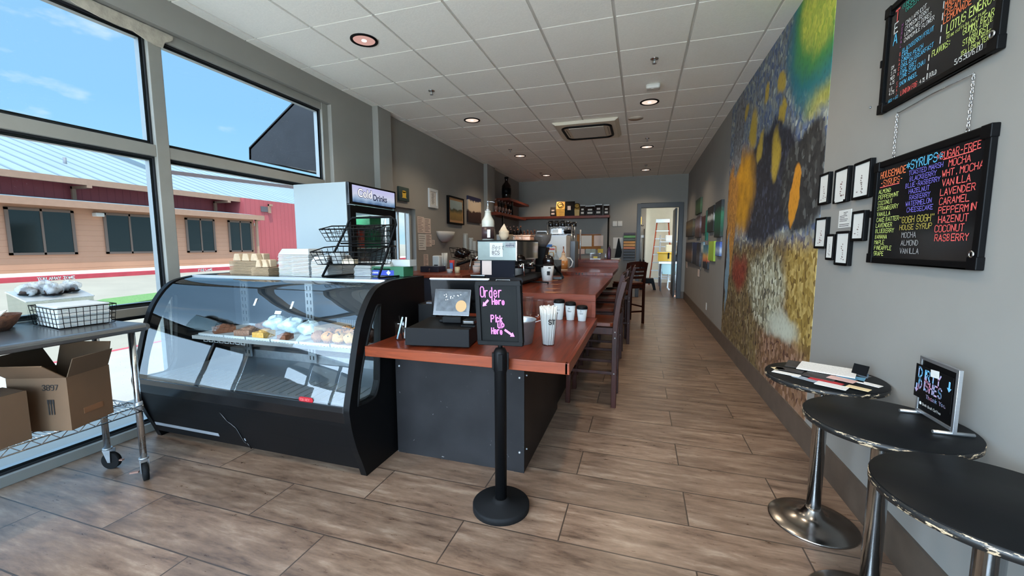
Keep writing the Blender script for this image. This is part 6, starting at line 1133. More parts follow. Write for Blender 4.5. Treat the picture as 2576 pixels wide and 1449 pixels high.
# on top of the machine
ZM = 1.447
t = thing('sauce_pump_bottle', 'big white sauce bottle with a pump and dark label on the machine', 'pump bottle', (-1.52, 3.98, ZM)); x, y = -1.520, 3.99
MB().lathe([(.062, 0), (.064, .15), (.066, .165), (.064, .175), (.064, .195), (.060, .205), (.036, .245), (.028, .285), (.031, .288), (.031, .300), (0, .300)], (x, y, ZM), 32).build('bottle', mat('translucent white jug', (184, 181, 168), .4, var=.08), t); MB().lathe([(.0652, .012), (.0660, .135)], (x, y, ZM), 32).build('label', mat('dark maroon label', (58, 40, 40), .4, var=.2), t)
MB().box(x + .015, x + .047, y - .0665, y - .060, ZM + .025, ZM + .105).build('label_panel', M['paper'], t); MB().lathe([(.022, .300), (.022, .312), (.012, .318), (.010, .34), (.007, .342), (.007, .385), (.011, .388), (.011, .40), (0, .402)], (x, y, ZM), 16).tube([(x, y, ZM + .393), (x + .05, y + .005, ZM + .39), (x + .075, y + .008, ZM + .38)], .004, 8).build('pump', M['zinc'], t)
t = thing('filter_stack', 'stack of folded cream paper filters on the machine', 'paper filters', (-1.37, 4.2, ZM)); MB().lathe([(.030, 0), (.058, .05), (.052, .075), (.058, .08), (.052, .10)], (-1.40, 4.15, ZM), 18).prism([(-1.45, ZM + .09), (-1.35, ZM + .09), (-1.37, ZM + .12), (-1.395, ZM + .175), (-1.43, ZM + .13)], 'y', 4.14, 4.155).build('filters', mat('cream filter paper', (206, 180, 150), .85, var=.1, scale=30), t)
for nm, lb, x, y, m in (('shot_glass', 'clear glass tumbler upside down on the machine', -1.34, 4.30, 'clear'), ('shot_glass', 'small clear cup beside the tumbler on the machine', -1.28, 4.34, 'clear')): o = MB().lathe([(.034, 0), (.028, .06), (0, .06)], (x, y, ZM), 18).build(nm, M[m]); tag(o, lb, 'glass', 'glasses on the espresso machine')
t = thing('clear_tub', 'clear hinged tub glowing orange behind the tumbler', 'tub', (-1.28, 4.55, ZM)); MB().box(-1.39, -1.20, 4.48, 4.66, ZM, ZM + .05).build('tub_body', mat('peach clear tub', (226, 166, 130), .3, var=.2), t, bevel=.01); MB().box(-1.40, -1.19, 4.47, 4.67, ZM + .05, ZM + .062).build('lid', mat('peach lid', (236, 184, 150), .3), t, bevel=.004)
# grinder
t = thing('coffee_grinder', 'black coffee grinder with a clear bean hopper beside the machine', 'grinder', (-1.20, 5.05, ZE)); x, y = -1.24, 5.12
MB().prism([(x - .08, ZE), (x + .10, ZE), (x + .09, ZE + .30), (x + .11, ZE + .38), (x - .02, ZE + .40), (x - .06, ZE + .2)], 'y', y - .09, y + .09).build('grinder_body', M['ink'], t, bevel=.01); MB().lathe([(.055, .38), (.115, .47), (.125, .52), (.125, .55), (.0, .55)], (x + .02, y, ZE), 24).build('hopper', mat('smoky hopper', (96, 88, 82), .12, Alpha=.75), t); MB().tube([(x - .05, y, ZE + .55), (x - .04, y, ZE + .585), (x + .08, y, ZE + .585), (x + .09, y, ZE + .55)], .008, 8).build('lid_handle', M['steel'], t)
# customer pole display
t = thing('pole_display', 'small black customer display on a silver pole behind the till', 'display', (-1.33, 3.42, ZE)); MB().obox((-1.40, 3.42, 1.092), (.135, .03, .055)).build('display_head', M['ink'], t, bevel=.003); MB().obox((-1.40, 3.402, 1.122), (.137, .02, .006)).build('display_top', M['steel'], t); MB().cyl((-1.40, 3.42, ZE), (-1.40, 3.42, 1.066), .012, n=12).build('pole', M['chrome'], t)
t = thing('tent_card', 'small black card with a white border standing behind the order sign', 'card', (-1.13, 3.5, ZE)); MB().obox((-1.235, 3.62, ZE + .045), (.145, .004, .085), .05, Matrix.Rotation(-.15, 3, 'X')).build('card', M['ink'], t); mb = MB()
for a, b_, c_, d_ in ((-.07, -.067, -.04, .04), (.067, .07, -.04, .04), (-.07, .07, .037, .04), (-.07, .07, -.04, -.037)): mb.add([Vector((-1.235, 3.617, ZE + .045)) + Matrix.Rotation(-.15, 3, 'X') @ Vector((q, -.001, r)) for q, r in ((a, c_), (b_, c_), (b_, d_), (a, d_))], [(0, 1, 2, 3)])
mb.build('border', M['chalk'], t)
# bagged coffee, black stand, syrup jug, milk pitcher things on the bar
t = thing('coffee_bag', 'dark coffee bag in a newsprint-patterned white cup on the bar', 'coffee bag', (-1.0, 4.6, ZE)); MB().lathe([(.058, 0), (.078, .17), (.076, .172), (0, .165)], (-1.03, 4.62, ZE), 24).build('printed_pot', cm['news'], t); MB().lathe([(.060, .165), (.068, .23), (.050, .28), (.012, .30), (0, .30)], (-1.02, 4.62, ZE), 18, True, 1, .6).build('bag', M['dkbottle'], t); mb = MB(); mb.obox((-1.0, 4.541, ZE + .09), (.035, .002, .045)).obox((-.99, 4.546, ZE + .15), (.03, .002, .012)); mb.build('printed_label', M['blackink'], t)
t = thing('tablet_stand', 'folded black tablet stand lying on the bar', 'stand', (-.93, 4.8, ZE)); MB().obox((-.97, 4.72, ZE + .022), (.18, .05, .030), .25).build('stand_base', mat('grey stand', (54, 56, 58), .5), t, bevel=.006); MB().tube([(-.885, 4.76, ZE + .03), (-.90, 4.82, ZE + .06), (-1.02, 4.98, ZE + .14)], .014, 8).build('arm', M['ink'], t); MB().cyl((-.885, 4.745, ZE + .03), (-.885, 4.785, ZE + .03), .022, n=14).build('joint', M['ink'], t); MB().obox((-1.02, 5.0, ZE + .13), (.16, .012, .20), .3, Matrix.Rotation(-.2, 3, 'X')).build('plate', M['dkbottle'], t)
tag(MB().tube([(-1.22, 4.32, ZE + .012), (-1.1, 4.2, ZE + .018), (-1.0, 4.18, ZE + .02), (-.93, 4.24, ZE + .012), (-.92, 4.15, ZE + .007)], .007, 8).build('cable', M['ink']), 'black cable curving over the bar in front of the coffee bag', 'cable')
t = thing('syrup_jug', 'orange syrup jug with a pump and a curved hose on the bar', 'pump bottle', (-1.05, 5.78, 1.031)); x, y = -1.06, 5.80; zj = 1.031
MB().lathe([(.062, 0), (.064, .01), (.064, .16), (.060, .175), (.030, .20), (.026, .235), (.028, .24), (.028, .255), (0, .255)], (x, y, zj), 24).build('jug', mat('clear jug of syrup', (206, 172, 138), .3, var=.08), t); MB().lathe([(.0645, .025), (.0648, .145)], (x, y, zj), 24).build('syrup', M['syrup'], t); MB().lathe([(.020, .255), (.016, .27), (.008, .28), (.008, .34), (.014, .345), (0, .35)], (x, y, zj), 14).build('pump', M['copper'], t); MB().tube([(x + .05, y, zj + .185), (x + .10, y, zj + .18), (x + .135, y, zj + .13), (x + .12, y, zj + .07), (x + .085, y, zj + .045)], .009, 8).build('hose', M['plastic_w'], t)
for i, (lb, x, y, h, m) in enumerate((('tall clear bottle with a gold pump left of the syrup jug', -1.20, 5.95, .30, 'clear'), ('gold-topped syrup pump bottle behind the grinder', -1.33, 6.05, .22, 'brass'), ('second gold-topped syrup pump bottle behind the grinder', -1.27, 6.12, .22, 'brass'), ('white jug behind the coffee bag', -1.38, 5.75, .17, 'foam'))):
    t = thing('pump_bottle', lb, 'pump bottle', (x, y, 1.031), 'pump bottles on the bar'); MB().lathe([(.042, 0), (.044, h * .6), (.018, h * .75), (.016, h * .85), (0, h * .85)], (x, y, 1.031), 18).build('bottle', M[m] if m != 'brass' else M['clear'], t); MB().cyl((x, y, 1.031 + h * .85), (x, y, 1.031 + h * 1.15), .006, n=8).tube([(x, y, 1.031 + h * 1.15), (x - .04, y, 1.031 + h * 1.18), (x - .07, y, 1.031 + h * 1.12)], .005, 6).build('pump', M['brass'], t)
# white cooler box with tape, wire rack with mugs
t = thing('ice_machine', 'white appliance with blue and red tape and a taped note', 'appliance', (-1.25, 6.4, 1.031)); MB().box(-1.50, -1.10, 6.25, 6.65, 1.031, 1.545).build('housing', M['plastic_w'], t, bevel=.01); MB().box(-1.505, -1.095, 6.245, 6.26, 1.535, 1.55).build('top_lip', M['white'], t)
for nm, x0, x1, z0, z1, m in (('paper_note', -1.47, -1.36, 1.42, 1.50, M['paper']), ('blue_tape', -1.50, -1.32, 1.37, 1.41, mat('blue tape', (40, 92, 150), .6)), ('red_tape', -1.49, -1.28, 1.325, 1.345, mat('red tape', (190, 44, 44), .6)), ('inner_door', -1.45, -1.14, 1.10, 1.30, mat('pale grey door', (190, 196, 194), .4))): MB().box(x0, x1, 6.243, 6.25, z0, z1).build(nm, m, t)
t = thing('wire_rack', 'chrome wire shelf rack topped with black mugs', 'rack', (-1.26, 7.2, 1.15)); R0, R1, RY0, RY1 = -1.50, -1.10, 6.75, 7.0
for x in (R0, R1):
    for y in (RY0, RY1): MB().cyl((x, y, 1.031 if y < 6.99 else 1.031), (x, y, 1.735), .013, n=10).build('post', M['chrome'], t)
for z in (1.70, 1.585, 1.25):
    mb = MB()
    for y in (RY0, RY1): mb.cyl((R0, y, z), (R1, y, z), .004, n=6).cyl((R0, y, z - .025), (R1, y, z - .025), .004, n=6).tube([(R0 + (R1 - R0) * i / 12, y, z - (.025 if i % 2 else 0)) for i in range(13)], .003, 5)
    for i in range(9): x = R0 + (R1 - R0) * i / 8; mb.cyl((x, RY0, z), (x, RY1, z), .003, n=5)
    mb.build('wire_shelf', M['chrome'], t)
for i, (x, y) in enumerate(((-1.46, 6.80), (-1.36, 6.80), (-1.26, 6.82), (-1.16, 6.80), (-1.08, 6.86))):
    lb = ('leftmost black mug on top of the wire rack', 'second black mug from the left on the wire rack', 'middle black mug on the wire rack', 'fourth black mug on the wire rack', 'rightmost black mug on the wire rack')[i]
    t = thing('mug', lb, 'mug', (x, y, 1.705), 'black mugs on the wire rack'); h = .10 if i < 3 else .075; MB().lathe([(.038, 0), (.043, .01), (.043, h), (.038, h), (.036, .01), (0, .01)], (x, y, 1.705), 20).build('cup', M['ink_gloss'], t); MB().tube([(x - .04, y, 1.705 + h * .8), (x - .07, y, 1.705 + h * .7), (x - .07, y, 1.705 + h * .35), (x - .04, y, 1.705 + h * .2)], .006, 6).build('handle', M['ink_gloss'], t)
for i, (lb, x) in enumerate((('left clear cup stacked above the mugs', -1.30), ('right clear cup stacked above the mugs', -1.19))): tag(MB().lathe([(.03, 0), (.038, .07)], (x, 6.92, 1.706 + .05), 16).lathe([(.04, 0), (.04, .05), (0, .05)], (x, 6.92, 1.706), 14).build('glass_cup', M['clear']), lb, 'glass', 'clear cups on the wire rack')
t = thing('plastic_tub', 'clear tub with a white label on the second wire shelf', 'tub', (-1.38, 6.85, 1.59)); MB().box(-1.47, -1.27, 6.78, 6.95, 1.59, 1.67).build('tub_body', M['clear'], t); MB().box(-1.43, -1.33, 6.775, 6.78, 1.60, 1.665).build('label', M['paper'], t)
tag(MB().blob((-1.17, 6.86, 1.62), .07, 14, 8, .1, 2, (1.2, .8, .45)).build('dark_bundle', M['ink']), 'dark cloth bundle beside the labelled tub', 'cloth')
tag(MB().box(-1.095, -1.02, 6.6, 6.98, 1.031, 1.46).build('steel_sheet', mat('dull dark steel', (84, 84, 86), .4, .6)), 'upright stainless panel beside the wire rack', 'panel'); tag(MB().cyl((-1.0, 7.05, 1.151), (-1.0, 7.05, 1.66), .012, n=10).build('steel_post', M['steel']), 'steel post beside the cork board', 'post')

# ------------------------------------------------------------------ back wall: corner shelf, bottles, coffee bags, notice board
t = thing('corner_shelf', 'long dark wooden L-shaped shelf in the back left corner', 'shelf', (-2.2, 11.2, 2.15)); zs = 2.20
MB().box(XL + .01, -.83, 11.20, YB - .005, zs - .065, zs).build('back_board', M['shelfw'], t, bevel=.003); MB().box(XL + .01, -3.12, 8.95, 11.20, 2.10, 2.165).build('side_board', M['shelfw'], t, bevel=.003)
for x, y, z0, z1 in ((-.855, 11.28, 1.15, zs - .065), (-3.15, 9.25, ZK, 2.10)): MB().cyl((x, y, z0), (x, y, z1), .022, n=12).build('pipe_post', M['ink'], t)
t = thing('upper_shelf', 'short dark wooden shelf above the bottle row in the corner', 'shelf', (-3.2, 10.2, 2.5)); MB().box(XL + .01, -3.08, 9.55, 11.35, 2.49, 2.55).build('board', M['shelfw'], t, bevel=.003); MB().cyl((-3.12, 9.9, 2.166), (-3.12, 9.9, 2.49), .02, n=10).build('pipe_post', M['ink'], t)
def bottle(name, label, x, y, z, h, r, m, grp, lab=None):
    t = thing(name, label, 'bottle', (x, y, z), grp); MB().lathe([(r * .95, 0), (r, .01), (r, h * .58), (r * .8, h * .66), (r * .36, h * .78), (r * .34, h * .93), (r * .40, h * .94), (r * .40, h), (0, h)], (x, y, z), 16).build('glass_body', m, t)
    if lab: MB().lathe([(r * 1.02, h * .18), (r * 1.02, h * .48)], (x, y, z), 16).build('label', lab, t); MB().lathe([(r * .44, h * .92), (r * .44, h * 1.01), (0, h * 1.01)], (x, y, z), 10).build('cap', lab, t)
    return t
blab = mat('dim bottle label', (120, 92, 84), .6, var=.3, scale=20); clab = mat('copper label', (176, 112, 80), .5, var=.3, scale=20)
bottle('bottle', 'large dark jug bottle alone on the upper corner shelf', -3.22, 9.75, 2.551, .52, .115, M['dkbottle'], None, M['ink'])
# syrup bottles (one group: nothing in the photo tells them apart)
for i in range(12): bottle('syrup_bottle', 'dark syrup bottle in the row on the lower corner shelf', -3.26 - .07 * (i % 2), 9.08 + i * .115, 2.166, .31, .042, M['dkbottle'] if i % 3 else M['brbottle'], 'syrup bottles on the corner shelf', blab)
MB().box(-3.25, -2.42, 9.30, 9.80, ZK, 1.36).box(-3.25, -2.42, 9.55, 9.80, 1.36, 1.44).build('bottle_step', M['shelfw']); tag(bpy.data.objects['bottle_step'], 'stepped wooden riser under the crowded syrup bottles', 'riser')
for i in range(18): k, r_ = i % 9, i // 9; bottle('syrup_bottle', 'syrup bottle crowded on the wooden riser below the corner shelf', -3.18 + .088 * k, 9.42 + .24 * r_, 1.362 + .08 * r_, (.43 if k < 5 else .33) - .02 * (k % 2), .041, M['brbottle'] if k > 4 else M['dkbottle'], 'syrup bottles on the work counter', clab if k > 3 else blab)
t = thing('tagged_bag', 'small paper tag hanging in front of the syrup bottles', 'tag', (-2.85, 9.0, 1.4)); MB().obox((-2.78, 9.0, 1.50), (.13, .004, .17), .1, Matrix.Rotation(.3, 3, 'Y')).build('tag_card', M['paper2'], t); MB().cyl((-2.80, 9.0, 1.58), (-2.84, 9.05, 1.74), .003, n=5).build('string', M['ink'], t)
def coffee_pack(label, x, w, h, m, labm, top=True):
    y = 11.32; t = thing('coffee_pack', label, 'coffee bag', (x, y, zs), 'coffee bags on the back shelf'); MB().add([(x - w / 2, y - .05, zs), (x + w / 2, y - .05, zs), (x + w / 2, y + .05, zs), (x - w / 2, y + .05, zs), (x - w * .55, y - .06, zs + h * .5), (x + w * .55, y - .06, zs + h * .5), (x + w * .55, y + .06, zs + h * .5), (x - w * .55, y + .06, zs + h * .5), (x - w * .52, y - .008, zs + h), (x + w * .52, y - .008, zs + h), (x + w * .52, y + .008, zs + h), (x - w * .52, y + .008, zs + h)], [(0, 3, 2, 1), (0, 1, 5, 4), (1, 2, 6, 5), (2, 3, 7, 6), (3, 0, 4, 7), (4, 5, 9, 8), (5, 6, 10, 9), (6, 7, 11, 10), (7, 4, 8, 11), (8, 9, 10, 11)]).build('bag', m, t)
    if labm: MB().box(x - w * .3, x + w * .3, y - .064, y - .060, zs + h * .18, zs + h * .36).box(x - w * .26, x + w * .26, y - .058, y - .052, zs + h * .46, zs + h * .68).build('label', labm, t)
    if top: MB().box(x - w * .54, x + w * .54, y - .014, y + .014, zs + h * .88, zs + h * 1.05).build('clear_top', mat('silvery bag top', (120, 116, 110), .3, .3, var=.3, scale=30), t)
dk = mat('dark coffee bag', (34, 26, 24), .5, var=.2, scale=10, Specular_IOR_Level=.15); gold = mat('gold coffee bag', (196, 142, 34), .35, .2, var=.3, scale=12); gold2 = mat('dull gold bag', (150, 122, 52), .4, .1, var=.2, scale=12)
coffee_pack('dark coffee bag at the left end of the back shelf', -2.365, .15, .27, dk, M['paper2']); coffee_pack('bright gold bag with a ring handle on the back shelf', -2.155, .225, .40, gold, None, False); coffee_pack('big black bag with a pink label on the back shelf', -1.90, .25, .40, M['ink'], None, False); coffee_pack('dull gold bag right of the big black one', -1.70, .125, .33, gold2, None, False); coffee_pack('dark coffee bag right of the gold bags', -1.55, .125, .28, dk, M['paper']); coffee_pack('wide dark coffee bag, middle of the right group', -1.348, .225, .26, dk, M['paper']); coffee_pack('dark coffee bag with a crumpled top', -1.125, .17, .29, dk, M['paper']); coffee_pack('dark coffee bag at the right end of the back shelf', -.885 + .0, .15, .28, dk, M['paper']) if False else coffee_pack('dark coffee bag at the right end of the back shelf', -.918, .135, .27, dk, M['paper'])
for lb, x, z in (('dark ring handle over the bright gold bag', -2.16, zs + .31), ('dark ring handle over the dull gold bag', -1.70, zs + .27)): tag(MB().tube([(x + .075 * math.cos(a), 11.245, z + .065 * math.sin(a)) for a in [i * .524 for i in range(12)]], .009, 6, True).build('ring_handle', M['ink']), lb, 'ring')
tag(MB().box(-1.955, -1.865, 11.235, 11.245, zs + .16, zs + .27).build('pink_label', M['paper2']), 'pale pink label stuck on the big black bag', 'label')
t = thing('cork_board', 'cork notice board with papers above the end of the bar', 'notice board', (-1.35, YB, 1.5)); MB().box(-1.72, -1.06, YB - .02, YB, 1.28, 1.70).build('cork', mat('cork', (146, 98, 52), .9, var=.2, scale=50), t); MB().box(-1.73, -1.05, YB - .024, YB - .002, 1.70, 1.715).build('top_rail', M['ct_x'], t)
for lb, x0, x1, z0, z1, m in (('white printed sheet on the left of the cork board', -1.60, -1.31, 1.37, 1.67, 'paper'), ('white sheet curling at the right of the cork board', -1.25, -1.0, 1.38, 1.67, 'paper2'), ('pinkish notice low at the left, under the cork board', -1.70, -1.50, .98 + .18, 1.30, 'paper2'), ('pale blue note under the cork board', -1.47, -1.33, 1.17, 1.30, 'bluep'), ('second pale blue note under the cork board', -1.32, -1.20, 1.17, 1.30, 'bluep'), ('yellow note under the cork board', -1.14, -1.0, 1.19, 1.30, 'yel')):
    M.setdefault('bluep', mat('pale blue note', (160, 176, 172), .8)); M.setdefault('yel', mat('yellow note', (214, 190, 90), .8)); tag(MB().box(x0, x1, YB - .027, YB - .022, z0, z1).build('paper_sheet', M[m]), lb, 'paper')
t = thing('acrylic_box', 'small clear box with a yellow label at the end of the bar', 'box', (-.80, 7.5, 1.15)); MB().box(-.86, -.68, 7.3, 7.42, 1.151, 1.26).build('box_body', M['clear'], t); MB().box(-.80, -.73, 7.294, 7.299, 1.165, 1.20).build('label', M['yel'], t)
t = thing('water_bottle', 'slim purple metal flask at the end of the bar', 'flask', (-.62, 7.5, 1.15)); MB().lathe([(.032, 0), (.034, .01), (.034, .17), (.024, .19), (.018, .195), (.018, .215), (0, .218)], (-.545, 7.5, 1.151), 18).build('flask_body', mat('purple metal', (70, 46, 66), .3, .5), t); MB().tube([(-.545 + .014 * math.cos(a), 7.5, 1.377 + .012 * math.sin(a)) for a in [i * .7 for i in range(9)]], .003, 5, True).build('carry_loop', M['ink'], t)
tag(MB().lathe([(.02, 0), (.022, .06), (.010, .08), (.012, .10), (0, .10)], (-.60, 7.42, 1.151), 14).build('shaker', M['zinc']), 'small steel shaker beside the purple flask', 'shaker'); tag(MB().box(-.50, -.36, 7.35, 7.55, 1.151, 1.158).build('paper_pile', M['paper']), 'thin pile of white paper at the right end of the bar', 'paper')
t = thing('pinned_poster', 'white poster with a black apron hung over it, on the back wall', 'poster', (-.6, YB, 1.3)); MB().box(-.735, -.475, YB - .008, YB - .002, 1.31, 1.61).build('poster', M['paper'], t)
MB().prism([(-.60, 1.59), (-.575, 1.59), (-.50, 1.22), (-.52, 1.08), (-.68, 1.07), (-.66, 1.2)], 'y', YB - .05, YB - .012).build('apron', M['ink'], t, bevel=.01)
t = thing('file_rack', 'wall rack of green, orange and dark trays left of the doorway', 'file rack', (-.31, YB, 1.2)); cl_ = [(60, 46, 58), (92, 150, 82), (70, 78, 66), (196, 136, 52), (206, 150, 70), (188, 112, 66), (60, 64, 72), (52, 58, 66), (50, 56, 64), (56, 62, 72)]
for i, c in enumerate(cl_): MB().box(-.455, -.155, YB - .14, YB - .004, 1.67 - i * .075, 1.73 - i * .075).build('tray', mat('file tray %d' % i, c, .5, var=.1), t, bevel=.006)

# ------------------------------------------------------------------ back room, through the doorway
t = thing('step_ladder', 'orange fibreglass step ladder leaning in the back room', 'ladder', (.75, 15.6, 0)); org = mat('orange fibreglass', (172, 72, 36), .5)
for a, b in ((.30, .52), (1.08, .90)): MB().tube([(a, 15.3, 0), (b, 15.75, 2.25)], .03, 4).build('side_rail', org, t)
for k in range(7): f = (k + .8) / 8; MB().obox(((.30 + 1.08) / 2 + (.71 - .69) * f, 15.3 + .45 * f, 2.25 * f), (.76 - .38 * f, .07, .03)).build('rung', M['zinc'], t)
MB().obox((.71, 15.74, 2.27), (.46, .14, .12)).build('ladder_top', M['zinc'], t)
t = thing('storage_shelf', 'grey shelf of stored goods in the back room', 'shelving', (1.1, 14.9, 0))
for x in (.62, 1.6):
    for y in (14.75, 15.15): MB().cyl((x, y, 0), (x, y, 1.75), .018, n=8).build('post', M['zinc'], t)
for z in (.32, .80, 1.15, 1.50): MB().box(.60, 1.62, 14.72, 15.18, z, z + .03).build('shelf', M['white'], t)
for nm, lb, ct, b, m in (('storage_bin', 'bright yellow bin with a lid on the back room shelf', 'bin', (.56, 1.02, 14.70, 15.0, .83, 1.12), 'yb'), ('carton', 'white carton on the top of the back room shelf', 'carton', (.78, 1.12, 14.8, 15.1, 1.53, 1.74), 'paper'), ('carton', 'tan clothes bundle on the third back room shelf', 'bundle', (.80, 1.1, 14.75, 15.0, 1.18, 1.42), 'kraftw'), ('carton', 'dark box beside the yellow bin', 'box', (1.08, 1.3, 14.75, 15.0, .83, 1.08), 'ink'), ('carton', 'pinkish bundle on the third back room shelf', 'bundle', (1.15, 1.4, 14.75, 15.0, 1.18, 1.40), 'paper2'), ('carton', 'grey machine on the top of the back room shelf', 'machine', (1.2, 1.45, 14.78, 15.1, 1.53, 1.65), 'zinc')):
    M.setdefault('yb', mat('yellow bin plastic', (224, 178, 24), .45)); t2 = thing(nm, lb, ct, ((b[0] + b[1]) / 2, b[2], b[4])); MB().box(*b).build('body', M[m], t2, bevel=.02)
    if nm == 'storage_bin': MB().box(b[0] - .03, b[1] + .03, b[2] - .03, b[3] + .03, 1.12, 1.17).build('lid', M['yb'], t2, bevel=.01); MB().box(.86, .91, 14.66, 14.69, .95, 1.15).build('latch', M['ink'], t2)
t = thing('utility_sink', 'grey utility sink with white drain pipes in the back room', 'sink', (.95, 13.6, 0))
for x in (.60, 1.05):
    for y in (13.2, 13.6): MB().cyl((x, y, 0), (x, y, .84), .018, n=8).build('leg', M['zinc'], t)
MB().box(.52, 1.12, 13.15, 13.7, .84, .90).build('rim', M['steel'], t); MB().prism([(.58, .84), (1.06, .84), (.98, .52), (.64, .52)], 'y', 13.2, 13.65).build('basin', mat('pale green basin', (150, 172, 166), .5), t); MB().tube([(.82, 13.4, .52), (.82, 13.4, .30), (1.0, 13.4, .26), (1.0, 13.4, .48)], .028, 8).tube([(.82, 13.4, .3), (.80, 13.35, .10), (.86, 13.3, .03)], .025, 8).build('drain_pipe', M['plastic_w'], t)
t = thing('step_stool', 'black plastic step stool on the back room floor', 'step stool', (.25, 13.6, 0)); MB().prism([(-.02, 0), (.06, 0), (.12, .20), (.34, .20), (.40, 0), (.48, 0), (.40, .36), (.06, .36)], 'y', 13.45, 13.75).build('stool_body', M['ink'], t, bevel=.01)
for lb, x, m in (('broom with a grey handle hanging in the back room', -.02, 'zinc'), ('broom with a black handle and dustpan hanging in the back room', .085, 'ink')):
    t = thing('broom', lb, 'broom', (x, 14.5, 1.0)); MB().cyl((x, 14.55, .95), (x, 14.55, 1.75 if m == 'zinc' else 1.95), .012, n=8).build('handle', M[m], t); MB().prism([(x - .05, .55), (x + .05, .55), (x + .04, .86), (x, .96), (x - .03, .86)], 'y', 14.50, 14.58).build('brush', M['ink'], t)
tag(MB().box(-.15, .10, 14.56, 14.595, 1.66, 1.74).build('tool_hanger', M['plastic_w']), 'white tool hanger strip on the back room wall', 'hanger')
t = thing('door_stopper', 'brass latch on the left edge of the doorway', 'latch', (DX0, YB, 2.0)); MB().box(DX0 + .02, DX0 + .045, YB - .02, YB + .04, 1.95, 2.15).build('plate', M['brass'], t); MB().lathe([(.0, 0), (.03, .01), (.03, .04), (0, .05)], (DX0 + .07, YB - .02, 1.90), 12).build('knob', M['steel'], t)
t = thing('coat', 'black coat hanging behind the back room door', 'coat', (.99, 13.0, 1.4)); MB().prism([(1.02, 1.62), (1.16, 1.66), (1.24, 1.55), (1.22, 1.05), (1.0, 1.05)], 'y', 13.0, 13.1).build('coat_body', M['ink'], t, bevel=.02)

# ------------------------------------------------------------------ wire cart by the window
ZCt = .945
t = thing('prep_cart', 'rolling prep cart with a steel top and a wire shelf by the window', 'cart', (-2.96, 1.05, 0)); Q0, Q1, QY0, QY1 = -3.445, -2.735, .42, 1.60
MB().prism([(Q0, ZCt - .035), (Q0 - .006, ZCt - .018), (Q0, ZCt), (Q1, ZCt), (Q1 + .016, ZCt - .006), (Q1 + .022, ZCt - .022), (Q1 + .016, ZCt - .040), (Q1, ZCt - .046), (Q1 - .02, ZCt - .035)], 'y', QY0, QY1 - .02).build('cart_top', mat('dull steel worktop', (112, 114, 116), .26, .75, var=.06, scale=20), t, bevel=.006)
MB().cyl((Q0, QY1 - .02, ZCt - .022), (Q1 + .004, QY1 - .02, ZCt - .022), .021, n=16).build('end_roll', mat('dull steel roll', (120, 120, 118), .3, .75), t)
for x, y in ((-2.80, 1.545), (-3.15, 1.555), (-2.80, .5), (-3.15, .5)):
    mb = MB().cyl((x, y, .13), (x, y, ZCt - .03), .0165, n=18)
    for k in range(22): mb.lathe([(.0165, .16 + k * .034), (.0155, .161 + k * .034), (.0165, .163 + k * .034)], (x, y, 0), 18)
    pst = mb.build('post', M['chrome'], t)
    cs_ = MB().cyl((x, y, .125), (x, y, .135), .024, n=16).build('caster_collar', M['zinc'], t)
    rot = -.42 if x > -3 else .35; lv = (-.80, -.60) if x > -3 else (.95, .30)
    ux, uy = math.cos(rot), math.sin(rot); wx, wy = -uy, ux; cx3, cy3 = x + .018 * ux, y + .018 * uy
    MB().cyl((cx3 - .013 * wx, cy3 - .013 * wy, .052), (cx3 + .013 * wx, cy3 + .013 * wy, .052), .052, n=28).build('caster_wheel', M['rubber'], cs_)
    fk = MB()
    for s in (-1, 1): q = Vector((cx3 + s * .019 * wx, cy3 + s * .019 * wy, 0)); fk.add([q + Vector((ux * a, uy * a, b)) for a, b in ((-.035, .125), (.012, .125), (.008, .045), (-.008, .045))], [(0, 1, 2, 3)])
    fk.build('caster_fork', M['zinc'], cs_, solid=.003); MB().obox((cx3 + .052 * lv[0], cy3 + .052 * lv[1], .055), (.042, .016, .008), math.atan2(lv[1], lv[0])).build('brake_lever', mat('brown brake lever', (140, 104, 90), .5), cs_)
    MB().lathe([(.0165, .425), (.023, .43), (.021, .475), (.0165, .48)], (x, y, 0), 16).build('shelf_clip', M['zinc'], t)
zz = .455; mb = MB()
for x in (-2.78, -3.17): mb.tube([(x, QY0 + .04, zz), (x, QY1 - .05, zz)], .0035, 6).tube([(x, QY0 + .04, zz - .035), (x, QY1 - .05, zz - .035)], .0035, 6).tube([(x, QY0 + .04 + i * .035, zz - (.035 if i % 2 else 0)) for i in range(32)], .0028, 5)
for y in (QY0 + .06, QY1 - .045): mb.tube([(-2.78, y, zz), (-3.17, y, zz)], .0035, 6).tube([(-2.78, y, zz - .035), (-3.17, y, zz - .035)], .0035, 6).tube([(-2.78 - i * .033, y, zz - (.035 if i % 2 else 0)) for i in range(12)], .0028, 5)
for i in range(46): y = QY0 + .06 + i * .0235; mb.cyl((-3.17, y, zz + .003), (-2.78, y, zz + .003), .0018, n=5)
for x in (-2.9, -3.05): mb.cyl((x, QY0 + .05, zz), (x, QY1 - .05, zz), .003, n=6)
mb.build('wire_shelf', M['chrome'], t)
